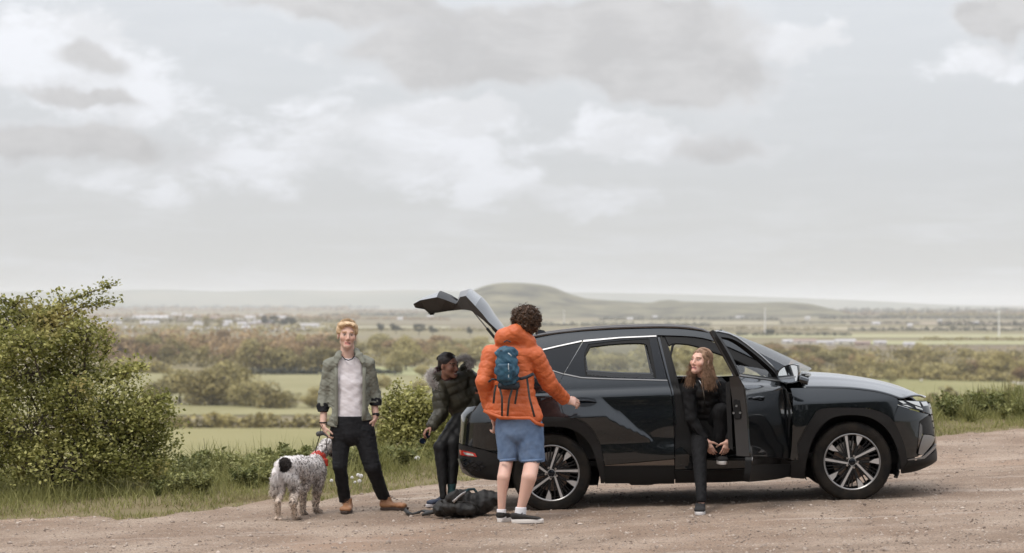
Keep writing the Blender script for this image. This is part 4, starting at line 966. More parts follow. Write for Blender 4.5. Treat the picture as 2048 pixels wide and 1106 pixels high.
for (x, s_, ang) in ((0, -1, 80), (2.682, -1, 106), (0, 1, 20), (2.682, 1, 50)):
    w = empty('wheel', (x, s_ * .80, .3555)); w.parent = car; w.rotation_euler = (0, -R(ang), 0 if s_ < 0 else math.pi)
    for k_, me in WM.items():
        if k_ == 'wheel_nut': continue
        o = bpy.data.objects.new(k_, me); COL.objects.link(o); o.parent = w
    for k in range(5):
        o = bpy.data.objects.new('wheel_nut', WM['wheel_nut']); COL.objects.link(o); o.parent = w; a = R(36 + 72 * k); o.location = (.053 * math.cos(a), 0, .053 * math.sin(a))

# --- driver door, swung open about its hinge
HX, HY = 2.105, -.885
DROT = Matrix.Rotation(R(-3.4), 4, 'X') @ Matrix.Rotation(R(65), 4, 'Z')
door = empty('driver_door', (HX, HY, 0)); door.parent = car; door.rotation_euler = DROT.to_euler(); door['label'] = 'open driver door with door mirror'
org = (HX, HY, 0)
def dpanel(name, poly, m_, off=0, **kw):
    o = panel(name, poly, m_, door, off=off, both=False, org=org, **kw)[0]; o.location = (0, 0, 0); return o
DL = cz([(1337, 763), (1420, 763.5), (1500, 764), (1572, 764), (1583, 780), (1585.5, 801), (1583.5, 880), (1581, 918), (1480, 919), (1350, 918), (1349, 850), (1344, 790)])
dpanel('door_skin', DL, PAINT, grid=.03)
dpanel('door_cladding', cz([(1350, 919), (1480, 920), (1581, 919), (1581, 948), (1558, 955), (1480, 961), (1351, 966)]), BLK, .012, thick=.06)
dpanel('lower_trim', cz([(1350, 918.5), (1580, 918.5), (1580, 928), (1351, 934)]), DCHR, .018, smooth=0)
FO = [(1315, 674), (1329, 672), (1381, 673.5), (1414, 679), (1446, 690), (1500, 713), (1555, 741), (1578, 757), (1573, 763.5), (1500, 763.2), (1337, 762.6)]
dpanel('window_frame', cz(FO), BLK, -.004, hole=cz([(1332, 685), (1379, 684.5), (1411, 690), (1443, 701.5), (1500, 727), (1535, 745), (1549, 757), (1450, 757), (1346, 757), (1339, 720)]), thick=.045)
dpanel('frame_strip', cz([(1315, 674), (1329, 672), (1381, 673.5), (1414, 679), (1446, 690), (1500, 713), (1555, 741), (1578, 757), (1574, 759), (1552, 744.5), (1499, 717), (1445, 694), (1413, 682.5), (1381, 677), (1329, 675.5), (1318, 677)]), CHR, .003, smooth=0, thick=.008)
dpanel('window', cz([(1345, 738), (1400, 737), (1470, 738), (1520, 740), (1549, 757), (1450, 757), (1348, 757)]), GLASS, -.025, thick=.004)
dpanel('belt_strip', cz([(1338, 760.5), (1573, 761.5), (1573, 764.5), (1338, 764)]), SIL, .012, smooth=0, thick=.02)
# inner structure: shut face, trim card, pillar bolts
inn = MB(); DLs = smooth_poly(DL, 1)
n = len(DLs)
vs = [(a - HX, -float(side(a, b)) + .012 - HY, b) for a, b in DLs] + [(a - HX, -float(side(a, b)) + (.135 if b < 1.1 else .10) - HY, b) for a, b in inset(DLs, .012)]
inn.add(vs, [[i, (i + 1) % n, n + (i + 1) % n, n + i] for i in range(n)] + [[n + i for i in range(n)]]); inn.build('door_shell', mat('door_shell_paint', (.034, .031, .029), .4, metal=.4), door)
a0 = cz([(1352, 770), (1565, 770), (1570, 900), (1358, 905)])
card = MB(); vs = [(a - HX, -.76 - HY, b) for a, b in a0] + [(a - HX, -.71 - HY, b) for a, b in inset(a0, .03)]
card.add(vs, [[0, 1, 5, 4], [1, 2, 6, 5], [2, 3, 7, 6], [3, 0, 4, 7], [4, 5, 6, 7]]); card.box((1.55 - HX, -.69 - HY, .86), (.5, .09, .09), None, .03); card.build('inner_trim', TRIM, door)
fr = cz([(1315, 674), (1337, 762)])
MB().tube([(a - HX + .012, -float(side(a, b)) + .035 - HY, b) for a, b in fr], .022, 6, flat=.6).build('frame_edge', mat('door_shell_paint', (0, 0, 0)), door)
lk = cz([(1348, 838)])[0]
MB().box((lk[0] - HX + .004, -.83 - HY, lk[1] + .05), (.02, .07, .17), None, .008).build('lock', BLK, door)
for dy, dz in ((0, .08), (-.03, .02), (.03, .02)): MB().lathe([(.0005, 0), (.009, 0), (.009, .012)], 10, Matrix.Translation((lk[0] - HX - .008, -.83 + dy - HY, lk[1] + dz)) @ Matrix.Rotation(math.pi / 2, 4, 'Z')).build('lock_bolt', CHR, door)
hp = cz([(1368, 806), (1385, 803), (1410, 803), (1428, 807)])
MB().tube([(hp[0][0] - HX, -side(*hp[0]) - .012 - HY, hp[0][1])] + [(a - HX, -side(a, b) - .04 - HY, b) for a, b in hp[1:3]] + [(hp[3][0] - HX, -side(*hp[3]) - .006 - HY, hp[3][1])], [.013, .017, .017, .009], 10, flat=.7, side=(0, 1, 0)).build('handle', GBLK, door, True)
# door mirror: position from where it shows, in door space
DM = CARM @ Matrix.Translation((HX, HY, 0)) @ DROT; DMI = DM.inverted()
mp_ = DMI @ at(1577, 748, 21.28)
gl = [(-.085, .066), (-.05, .078), (.02, .070), (.07, .045), (.098, .005), (.085, -.04), (.05, -.068), (-.02, -.074), (-.075, -.062), (-.09, 0)]
gl = smooth_poly(gl, 2, 60)
# local axes of the mirror head: glass faces the rear of the closed door (-X), width runs outward (-Y)
def mvec(u, w, d): return Vector((mp_.x + d, mp_.y - u * 1.0 * -1, mp_.z + w))
ring = lambda sc, d: [mvec(a * sc, b * sc, d) for a, b in gl]
n = len(gl); hs = MB(); R_ = [ring(1.0, -.004), ring(1.10, -.012), ring(1.13, .02), ring(1.02, .065), ring(.75, .10), ring(.3, .115)]
hs.add([q for rg in R_ for q in rg], [[i * n + k, i * n + (k + 1) % n, (i + 1) * n + (k + 1) % n, (i + 1) * n + k] for i in range(5) for k in range(n)] + [[5 * n + k for k in range(n)]])
hs.tube([mvec(-.09, -.05, .04), mvec(-.16, -.075, .06)], [.035, .03], 8)
hs.build('mirror_housing', PAINT, door, True)
MB().add(ring(1.0, -.0045), [list(range(n))[::-1]]).build('mirror_glass', MIRR, door)
# far-side mirror
fmx = carpt(1466, 736, .98)
fm_ = Matrix.Translation((fmx.x, .98, fmx.z))
mh = MB(); R_ = [[fm_ @ Vector((d, a * sc, b * sc)) for a, b in gl] for sc, d in ((1.0, 0), (1.1, -.01), (1.12, .03), (1.0, .07), (.6, .11))]
mh.add([q for rg in R_ for q in rg], [[i * n + k, i * n + (k + 1) % n, (i + 1) * n + (k + 1) % n, (i + 1) * n + k] for i in range(4) for k in range(n)] + [[4 * n + k for k in range(n)]]); mh.tube([fm_ @ Vector((.03, -.08, -.04)), fm_ @ Vector((.05, -.16, -.07))], .03, 8)
mh.build('mirror_housing', PAINT, car, True)
MB().add([fm_ @ Vector((-.001, a, b)) for a, b in gl], [list(range(n))]).build('mirror_glass', MIRR, car)
# far-side glass in the front door
panel('window', cz([(1341, 690), (1373, 687), (1398, 692.5), (1422, 701), (1460, 714), (1540, 752), (1560, 762), (1440, 762), (1356, 762)]), GLASS, car, off=-.03, thick=.004)
bpy.data.objects.remove([o for o in car.children if o.name.startswith('window') and not o.name.startswith('window_')][0])
fd = panel('far_door', cz([(1337, 763), (1420, 763.5), (1500, 764), (1572, 764), (1583, 780), (1585.5, 801), (1583.5, 880), (1581, 918), (1480, 919), (1350, 918), (1349, 850), (1344, 790)]), PAINT, car)
bpy.data.objects.remove(fd[0])

# --- open tailgate: side profile traced, crowned across its width
tg = empty('tailgate', (0, 0, 0)); tg.parent = car; tg['label'] = 'raised tailgate seen edge-on'
YT = -.55
TO = xz_plane([(827.6, 608), (841, 600.6), (874.6, 594.3), (893, 600), (911.5, 607.6), (914, 606), (920, 594), (931.7, 591.7), (950.8, 612), (963.5, 626), (977.4, 643.8), (1001.5, 666), (1016, 672)], YT)
TI = xz_plane([(830, 615), (849, 618), (858, 626), (880, 622.5), (905, 620.2), (918, 619.5), (925, 619.3), (932, 619.4), (942, 621), (955, 631), (966, 640), (988, 660), (1010, 680)], YT)
def tgsurf(name, i0, i1, m_, lift, nv=17, prof=TO, hw=.56, inner=False):
    P = [prof[i] for i in range(i0, i1 + 1)]; rows = []
    for k, (a, b) in enumerate(P):
        i = i0 + k; pa, pb = np.array(prof[max(i - 1, 0)]), np.array(prof[min(i + 1, len(prof) - 1)]); t = pb - pa; nn = np.array([-t[1], t[0]]); nn = nn / np.linalg.norm(nn)
        if nn[1] < 0: nn = -nn
        nn = nn * .5 + np.array([0, .5]); L = lift[k]
        rows.append([(a + nn[0] * L * (1 - abs(v) ** 2.2), v * (hw + (.06 if i < 5 else 0)), b + nn[1] * L * (1 - abs(v) ** 2.2)) for v in np.linspace(-1, 1, nv)])
    v = np.array(rows).reshape(-1, 3); nu = len(P); i, j = np.meshgrid(np.arange(nu - 1), np.arange(nv - 1), indexing='ij')
    f = np.stack([i * nv + j, i * nv + j + 1, (i + 1) * nv + j + 1, (i + 1) * nv + j], -1).reshape(-1, 4)
    return mesh_from(name, v, f, m_, tg, True)
tgsurf('lower_skin', 0, 2, PAINT, [.012, .03, .06]); tgsurf('plate_recess', 2, 5, BLK, [.06, .05, .03, .03]); tgsurf('lamp_bar', 5, 7, SIL, [.03, .06, .075])
tgsurf('upper_edge', 7, 8, PAINT, [.075, .10])
tgsurf('rear_window', 8, 11, mat('rear_glass', (.03, .033, .036), .06, spec=.9), [.10, .10, .085, .05]); tgsurf('inner_glass_panel', 8, 11, mat('glass_print', (.03, .03, .03), .3), [.085, .085, .07, .035])
tgsurf('spoiler', 11, 12, PAINT, [.055, .04])
for s_ in (-1, 1):
    m_ = MB(); n = len(TO); o_ = .0
    vs = [(a, s_ * (.56 + (.06 if i < 5 else 0)), b) for i, (a, b) in enumerate(TO)] + [(a, s_ * .54, b) for a, b in TI] + [(a, s_ * .40, b) for a, b in TI]
    fs = [[i, i + 1, n + i + 1, n + i] for i in range(n - 1)] + [[n + i, n + i + 1, 2 * n + i + 1, 2 * n + i] for i in range(n - 1)] + [[0, n, 2 * n], [n - 1, 3 * n - 1, 2 * n - 1]]
    if s_ > 0: fs = [f[::-1] for f in fs]
    m_.add(vs, fs); m_.build('side_flank', mat('tailgate_inner_plastic', (.034, .030, .025), .6, var=.1), tg)
tgsurf('inner_lining', 0, 12, MATS['tailgate_inner_plastic'], [0] * 13, prof=[(a, b - .003) for a, b in TI], hw=.5)
lt = xz_plane([(851, 624), (862, 630)], YT)
MB().box((lt[0][0] + .02, 0, lt[0][1] - .005), (.06, .12, .05), None, .012).build('latch', BLK, tg)
for s_ in (-1, 1):
    a, b = xz_plane([(947, 624)], -.52)[0], xz_plane([(1003, 692)], -.60)[0]; m1 = (a[0] * .52 + b[0] * .48, a[1] * .52 + b[1] * .48)
    MB().tube([(a[0], s_ * .52, a[1]), (m1[0], s_ * .56, m1[1])], .006, 8).build('strut_rod', CHR if s_ > 9 else DCHR, tg, True)
    MB().tube([(m1[0], s_ * .56, m1[1]), (b[0], s_ * .60, b[1])], .013, 8).build('strut', BLK, tg, True)
# boot interior, lip and luggage blind
for s_ in (-1, 1): MB().box((-.30, s_ * .70, .88), (.62, .06, .36), None, .03).build('boot_trim', TRIM, car)
lip = xz_plane([(940, 815)], 0)[0]
MB().box((lip[0] + .05, 0, .80), (.16, 1.20, .08), None, .02).build('boot_lip', BLK, car, True)
bl = xz_plane([(955, 778), (985, 786)], -.5)
MB().box((bl[0][0] + .12, 0, bl[0][1]), (.3, 1.1, .05), None, .015).build('luggage_blind', TRIM, car, True)
MB().box((bl[0][0] + .12, 0, bl[0][1] - .035), (.28, 1.08, .016)).build('blind_edge', mat('reddish_trim', (.16, .05, .025), .5), car)
# ================================================================== bodies: smooth-blended volumes, polygonised in one piece
class Solid:
    def __init__(s, h): s.h = h; s.P = []
    def put(s, fn, lo, hi, k=.01, op='u'): s.P.append((fn, np.minimum(lo, hi), np.maximum(lo, hi), k, op)); return s
    def ell(s, a, b, ra, rb=None, flat=1.0, fb=None, side=(1, 0, 0), k=.012, op='u', quilt=None, pad=0, c=1.0):
        """tapered limb of elliptical section: half-width along `side`, half-depth = width * flat"""
        a = np.array(a, float); b = np.array(b, float); rb = ra if rb is None else rb; fb = flat if fb is None else fb
        ra = ra * c; rb = rb * c
        ax = b - a; L = np.linalg.norm(ax) + 1e-9; ax = ax / L
        sd = np.array(side, float); sd = sd - ax * sd.dot(ax)
        if np.linalg.norm(sd) < 1e-3: sd = np.cross(ax, (0, 0, 1.0)); 
        sd /= np.linalg.norm(sd); w = np.cross(ax, sd)
        def fn(X, Y, Z):
            dx, dy, dz = X - a[0], Y - a[1], Z - a[2]
            t = dx * ax[0] + dy * ax[1] + dz * ax[2]; tc = np.clip(t, 0, L); f = tc / L
            rx = ra + (rb - ra) * f; ry = rx * (flat + (fb - flat) * f)
            u = dx * sd[0] + dy * sd[1] + dz * sd[2]; v = dx * w[0] + dy * w[1] + dz * w[2]; o = t - tc
            m_ = np.minimum(rx, ry); q = np.sqrt((u / rx) ** 2 + (v / ry) ** 2 + (o / m_) ** 2)
            d = (q - 1) * m_
            if quilt: d = d - quilt[0] * np.abs(np.sin(np.pi * (t / quilt[1]))) ** (quilt[2] if len(quilt) > 2 else .55)
            return d
        m = max(ra, rb, ra * flat, rb * fb) + .03
        return s.put(fn, np.minimum(a, b) - m, np.maximum(a, b) + m, k, op)
    def blob(s, c, r, rot=None, k=.012, op='u'):
        c = np.array(c, float); r = np.array([r] * 3 if np.isscalar(r) else r, float); M = np.array(rot) if rot is not None else np.eye(3)
        def fn(X, Y, Z):
            dx, dy, dz = X - c[0], Y - c[1], Z - c[2]; q = 0
            for i in range(3): q = q + ((dx * M[0, i] + dy * M[1, i] + dz * M[2, i]) / r[i]) ** 2
            return (np.sqrt(q) - 1) * r.min()
        m = r.max() + .03
        return s.put(fn, c - m, c + m, k, op)
    def plane(s, p, n, k=.004):
        """cuts away everything on the side n points to"""
        p = np.array(p, float); n = np.array(n, float); n /= np.linalg.norm(n)
        return s.put(lambda X, Y, Z: -((X - p[0]) * n[0] + (Y - p[1]) * n[1] + (Z - p[2]) * n[2]), np.full(3, -1e9), np.full(3, 1e9), k, 's')
    def cut(s, p, n, c, r, k=.004):
        """a plane cut limited to a ball (c, r)"""
        p = np.array(p, float); n = np.array(n, float); n /= np.linalg.norm(n); c = np.array(c, float)
        def fn(X, Y, Z):
            d = -((X - p[0]) * n[0] + (Y - p[1]) * n[1] + (Z - p[2]) * n[2])
            return np.maximum(d, np.sqrt((X - c[0]) ** 2 + (Y - c[1]) ** 2 + (Z - c[2]) ** 2) - r)
        return s.put(fn, c - r - .02, c + r + .02, k, 's')
    def poly(s, pts, y0, y1, k=.004, op='s'):
        """prism: polygon in world (x, z), between depths y0 and y1"""
        P = np.array([(q[0], q[2]) for q in pts])
        def fn(X, Y, Z):
            x, z = np.broadcast_arrays(X[:, 0], Z[0]) if False else np.meshgrid(X.ravel(), Z.ravel(), indexing='ij')
            d = np.full(x.shape, 1e9); sg = np.ones(x.shape)
            n = len(P)
            for i in range(n):
                a, b = P[i], P[i - 1]; e = b - a; wx, wz = x - a[0], z - a[1]
                t = np.clip((wx * e[0] + wz * e[1]) / e.dot(e), 0, 1); d = np.minimum(d, (wx - e[0] * t) ** 2 + (wz - e[1] * t) ** 2)
                c1 = z >= a[1]; c2 = z < b[1]; c3 = e[0] * wz > e[1] * wx
                sg = np.where((c1 & c2 & c3) | (~c1 & ~c2 & ~c3), -sg, sg)
            d = (sg * np.sqrt(d))[:, None, :]
            return np.maximum(d, np.maximum(y0 - Y, Y - y1))
        return s.put(fn, np.array([P[:, 0].min() - .03, y0 - .03, P[:, 1].min() - .03]), np.array([P[:, 0].max() + .03, y1 + .03, P[:, 1].max() + .03]), k, op)
    def noise(s, amp, freq, seed=0, aniso=(1, 1, 1)):
        r = np.random.default_rng(seed); D = r.normal(size=(5, 3)) * np.array(aniso); ph = r.random(5) * 6.28
        def fn(X, Y, Z):
            o = 0; wob = np.sin(X * freq * .7 + Z * freq * .5 + ph[0]) * 1.2
            for i in range(5): o = o + np.sin((X * D[i, 0] + Y * D[i, 1] + Z * D[i, 2]) * freq * (.7 + .25 * i) + ph[i] + wob) / (1 + .35 * i)
            return o * amp
        s.P.append((fn, None, None, 0, 'd')); return s
    def mesh(s, name, material, parent=None, loc=None, colour=None):
        h = s.h; us = [p for p in s.P if p[4] == 'u']
        lo = np.min([p[1] for p in us], 0) - 2 * h; hi = np.max([p[2] for p in us], 0) + 2 * h
        n = np.ceil((hi - lo) / h).astype(int) + 1
        ax = [lo[i] + h * np.arange(n[i]) for i in range(3)]; d = np.full(n, .5, np.float32)
        for fn, a, b, k, op in s.P:
            if op == 'd':
                m = np.abs(d) < .04; 
                ii = np.argwhere(m); x, y, z = (ax[i][ii[:, i]] for i in range(3)); d[m] += fn(x, y, z).astype(np.float32); continue
            i0 = np.clip(np.floor((a - lo) / h).astype(int) - 1, 0, n - 1); i1 = np.clip(np.ceil((b - lo) / h).astype(int) + 2, 1, n)
            if (i1 <= i0).any(): continue
            sl = tuple(slice(i0[i], i1[i]) for i in range(3))
            v = fn(ax[0][sl[0]][:, None, None], ax[1][sl[1]][None, :, None], ax[2][sl[2]][None, None, :]).astype(np.float32); c = d[sl]
            if op == 'u': hh = np.maximum(k - np.abs(c - v), 0) / k; d[sl] = np.minimum(c, v) - hh * hh * k * .25
            elif op == 's': v = -v; hh = np.maximum(k - np.abs(c - v), 0) / k; d[sl] = np.maximum(c, v) + hh * hh * k * .25
            elif op == 'i': d[sl] = np.maximum(c, v)
        ins = d < 0; c8 = [ins[i:n[0] - 1 + i, j:n[1] - 1 + j, l:n[2] - 1 + l] for i in (0, 1) for j in (0, 1) for l in (0, 1)]
        cnt = sum(q.astype(np.int8) for q in c8); act = (cnt > 0) & (cnt < 8); cells = np.argwhere(act)
        vid = np.full(act.shape, -1, np.int32); vid[act] = np.arange(len(cells))
        cor = np.array([[i, j, l] for i in (0, 1) for j in (0, 1) for l in (0, 1)]); val = np.stack([d[tuple((cells + q).T)] for q in cor], 1)
        acc = np.zeros((len(cells), 3)); num = np.zeros(len(cells))
        for e0 in range(8):
            for e1 in range(e0 + 1, 8):
                if np.abs(cor[e0] - cor[e1]).sum() != 1: continue
                a, b = val[:, e0], val[:, e1]; m = (a < 0) != (b < 0); t = np.where(m, a / np.where(m, a - b, 1), 0)
                acc += (cor[e0] + (cor[e1] - cor[e0]) * t[:, None]) * m[:, None]; num += m
        V = lo + h * (cells + acc / num[:, None]); F_ = []
        for axn in range(3):
            o1, o2 = [(1, 2), (2, 0), (0, 1)][axn]; sl0 = [slice(None)] * 3; sl1 = [slice(None)] * 3; sl0[axn] = slice(0, -1); sl1[axn] = slice(1, None)
            s0, s1 = ins[tuple(sl0)], ins[tuple(sl1)]; e = np.argwhere(s0 != s1)
            e = e[(e[:, o1] > 0) & (e[:, o2] > 0) & (e[:, o1] < n[o1] - 1) & (e[:, o2] < n[o2] - 1)]
            fl = s0[tuple(e.T)]; u1 = np.zeros(3, int); u1[o1] = 1; u2 = np.zeros(3, int); u2[o2] = 1
            q = np.stack([vid[tuple((e - u1 - u2).T)], vid[tuple((e - u2).T)], vid[tuple(e.T)], vid[tuple((e - u1).T)]], 1)
            q[~fl] = q[~fl][:, ::-1]; F_.append(q)
        q = np.concatenate(F_); q = q[(q >= 0).all(1)]
        o = mesh_from(name, V, q, material, None, True, loc=loc)
        if parent is not None:
            o.parent = parent; o.location = Vector(o.location) - Vector(parent.location) if loc is not None else -Vector(parent.location)
        if colour is not None:
            ca = o.data.color_attributes.new('col', 'FLOAT_COLOR', 'POINT'); c = np.ones((len(V), 4), np.float32); c[:, :3] = colour(V); ca.data.foreach_set('color', c.ravel())
        return o
def vec(*a): return np.array(a, float)
def nrm(v): v = np.array(v, float); return v / np.linalg.norm(v)
class Who:
    """px helper for one figure: q(px, py, depth offset) -> world point; m(px) -> metres at that depth"""
    def __init__(s, d0): s.d0 = d0
    def q(s, px, py, dd=0.0): return np.array(at(px, py, s.d0 + dd))
    def m(s, px): return px * s.d0 / F
def skin_mat(name, rough=.5):
    m = bpy.data.materials.new(name); m.use_nodes = True; g = NG(m.node_tree)
    p = g.n('ShaderNodeBsdfPrincipled'); o = g.n('ShaderNodeOutputMaterial'); g.l(p.outputs[0], o.inputs[0])
    a = g.n('ShaderNodeAttribute', attribute_name='col'); tcn = g.n('ShaderNodeTexCoord').outputs['Object']
    g.l(g.mix(g.m('MULTIPLY', g.noise(tcn, 28, 4), .35), a.outputs[0], g.mix(1.0, a.outputs[0], (1.1, .82, .78), 'MULTIPLY')), p.inputs['Base Color'])
    p.inputs['Roughness'].default_value = rough; p.inputs['Subsurface Weight'].default_value = .12; p.inputs['Subsurface Radius'].default_value = (.012, .004, .002)
    p.inputs['Specular IOR Level'].default_value = .4
    return m
def add_head(S, c, Rm, sc, fem=False, open_mouth=.0):
    """head volumes in head space: x right, -y the way the face looks, z up; Rm maps to world"""
    Rm = np.array(Rm); T = lambda p: np.array(c) + Rm @ (np.array(p, float) * sc)
    E = lambda p, r, k=.012, op='u': S.blob(T(p), np.array(r) * sc, Rm, k * sc, op)
    C = lambda a, b, ra, rb, k=.01, op='u': S.ell(T(a), T(b), ra * sc, rb * sc, k=k * sc, op=op)
    E((0, .014, .032), (.075, .094, .083)); E((0, -.028, -.028), (.058, .064, .088), .025)
    j = .9 if fem else 1.0
    C((-.041 * j, -.012, -.066), (0, -.066, -.096), .016, .020, .03); C((.041 * j, -.012, -.066), (0, -.066, -.096), .016, .020, .03)
    E((0, -.078, -.100), (.024 * j, .020, .018), .016)
    for s_ in (-1, 1): E((s_ * .042, -.058, -.026), (.024, .024, .022), .025); E((s_ * .077, .012, -.012), (.009, .017, .030), .006)
    C((-.036, -.080, .024), (.036, -.080, .024), .011, .011, .016)
    for s_ in (-1, 1): E((s_ * .032, -.103, .002), (.017, .018, .0125), .012, 's')
    for s_ in (-1, 1): E((s_ * .032, -.077, .001), (.0135, .013, .0115), .003)
    C((0, -.088, .014), (0, -.110, -.034), .0085, .0125, .012); 
    for s_ in (-1, 1): E((s_ * .012, -.099, -.040), (.0085, .010, .008), .006)
    C((-.020, -.086, -.066), (.020, -.086, -.066), .0075, .0075, .006); C((-.016, -.085, -.080 - open_mouth), (.016, -.085, -.080 - open_mouth), .008, .008, .006)
    C((-.022, -.0985, -.0725 - open_mouth * .5), (.022, -.0985, -.0725 - open_mouth * .5), .0035 + open_mouth * .3, .0035 + open_mouth * .3, .004, 's')
    return T
def head_colour(c, Rm, sc, skin, lips, brow, iris=(.03, .02, .015), teeth=False, om=0):
    Rm = np.array(Rm); skin = np.array(skin)
    def f(V):
        p = ((V - np.array(c)) @ Rm) / sc; out = np.repeat(skin[None], len(V), 0)
        near = (np.abs(p) < .13).all(1); front = near & (p[:, 1] < -.05)
        warm = front & (((np.abs(np.abs(p[:, 0]) - .040) < .022) & (np.abs(p[:, 2] + .035) < .022)) | ((np.abs(p[:, 0]) < .016) & (np.abs(p[:, 2] + .032) < .015)))
        out[warm] = skin * np.array([1.02, .93, .91])
        lip = front & (np.abs(p[:, 0]) < .026) & (p[:, 2] < -.060) & (p[:, 2] > -.088 - om)
        out[lip] = lips
        mo = front & (np.abs(p[:, 0]) < (.021 if teeth else .024)) & (np.abs(p[:, 2] + .0725 + om * .5) < .0038 + om * .15)
        out[mo] = (.55, .50, .45) if teeth else np.array(lips) * .25
        br = front & (np.abs(np.abs(p[:, 0]) - .034) < .019) & (np.abs(p[:, 2] - .027 + .10 * np.abs(np.abs(p[:, 0]) - .030)) < .0052)
        out[br] = brow
        ex = np.abs(p[:, 0]) - .032; ez = p[:, 2] - .001
        ey = front & ((ex / .0130) ** 2 + (ez / .0050) ** 2 < 1); out[ey] = np.array((.30, .26, .23)) * (.45 + .55 * skin.mean() / .4)  # eye whites dimmed in the colour, as eyes lying in shadow
        ir = front & (ex ** 2 + (ez * 1.2) ** 2 < .0060 ** 2); out[ir] = iris
        lid = front & (np.abs(ex) < .0160) & (np.abs(ez - .0075) < .0036); out[lid] = skin * .40
        return out
    return f
def add_hand(S, w, f, n, t, sc=1.0, curl=.5, spread=.02, thumb=.6, fingers=(1, 1, 1, 1)):
    """w wrist, f finger direction, n the way the palm faces, t thumb side"""
    f, n, t = nrm(f), nrm(n), nrm(t); w = np.array(w, float)
    S.ell(w - f * .02 * sc, w + f * .02 * sc, .026 * sc, .030 * sc, .70, side=t, k=.01); S.ell(w + f * .02 * sc, w + f * .075 * sc, .031 * sc, .040 * sc, .42, .34, side=t, k=.014)
    for i, (o, l) in enumerate(((.030, .95), (.010, 1.06), (-.011, 1.0), (-.031, .80))):
        p = w + f * (.082 - .004 * abs(i - 1)) * sc + t * o * sc; d = f + t * (o * spread * 10); a = 0
        for k_, (ln, r) in enumerate(((.042, .0092), (.027, .0082), (.021, .0072))):
            a += curl * fingers[i] * (.8 if k_ == 0 else 1.0); dd = nrm(d) * math.cos(a) + n * math.sin(a)
            e = p + dd * ln * l * sc; S.ell(p, e, r * sc, r * .92 * sc, k=.0035); p = e
    p = w + f * .022 * sc + t * .026 * sc
    for ln, r, bend in ((.042, .0125, .0), (.032, .0100, .35), (.024, .0088, .6)):
        dd = nrm(f * (.62 + bend * .4) + t * (.75 - thumb * bend) + n * (.25 + thumb * .5)); e = p + dd * ln * sc; S.ell(p, e, r * sc, r * .9 * sc, k=.006); p = e
def strands(name, lines, rad, material, parent, seg=3):
    """many hair strands, each a tapering tube, in one mesh"""
    V, Fc = [], []; o = 0
    for ln in lines:
        P = np.array(ln, float); n = len(P); T = np.gradient(P, axis=0); T /= np.linalg.norm(T, axis=1)[:, None] + 1e-9
        u = np.cross(T, (.31, .57, .76)); u /= np.linalg.norm(u, axis=1)[:, None] + 1e-9; w = np.cross(T, u)
        r = rad * np.linspace(1, .35, n)[:, None]
        ring = np.stack([P + (u * math.cos(a) + w * math.sin(a)) * r for a in np.arange(seg) * 2 * math.pi / seg], 1).reshape(-1, 3); V.append(ring)
        i, k_ = np.meshgrid(np.arange(n - 1), np.arange(seg), indexing='ij'); a = i * seg + k_; b = i * seg + (k_ + 1) % seg
        Fc.append((np.stack([a, b, b + seg, a + seg], -1).reshape(-1, 4) + o)); o += n * seg
    ob = mesh_from(name, np.concatenate(V), np.concatenate(Fc), material, None, True, loc=tuple(parent.location)); ob.parent = parent; ob.location = (0, 0, 0)
    return ob
def hairmat(name, c1, c2, rough=.45):
    m = mat(name, c1, rough, col2=c2, vscale=35, spec=.35, coords='Object', detail=3); return m
def ribbon(name, pts, width, thick, material, parent, wdir=(1, 0, 0), org=None):
    """a flat strap along world points"""
    mb = MB(); P = [Vector(p) for p in pts]; wv_ = Vector(wdir).normalized(); n = len(P); vs = []
    for i, p in enumerate(P):
        t = (P[min(i + 1, n - 1)] - P[max(i - 1, 0)]).normalized(); u = (wv_ - t * wv_.dot(t)).normalized(); v = t.cross(u)
        vs += [p + u * width / 2 + v * thick / 2, p - u * width / 2 + v * thick / 2, p - u * width / 2 - v * thick / 2, p + u * width / 2 - v * thick / 2]
    fs = [[i * 4 + k, i * 4 + (k + 1) % 4, i * 4 + 4 + (k + 1) % 4, i * 4 + 4 + k] for i in range(n - 1) for k in range(4)] + [[3, 2, 1, 0], [n * 4 - 4, n * 4 - 3, n * 4 - 2, n * 4 - 1]]
    mb.add(vs, fs); o = mesh_from(name, mb.v, mb.f, material, None, True, loc=tuple(parent.location) if parent else org)
    if parent: o.parent = parent; o.location = (0, 0, 0)
    return o
def rotm(yaw=0, pitch=0, roll=0): return Matrix.Rotation(R(yaw), 3, 'Z') @ Matrix.Rotation(R(pitch), 3, 'X') @ Matrix.Rotation(R(roll), 3, 'Y')
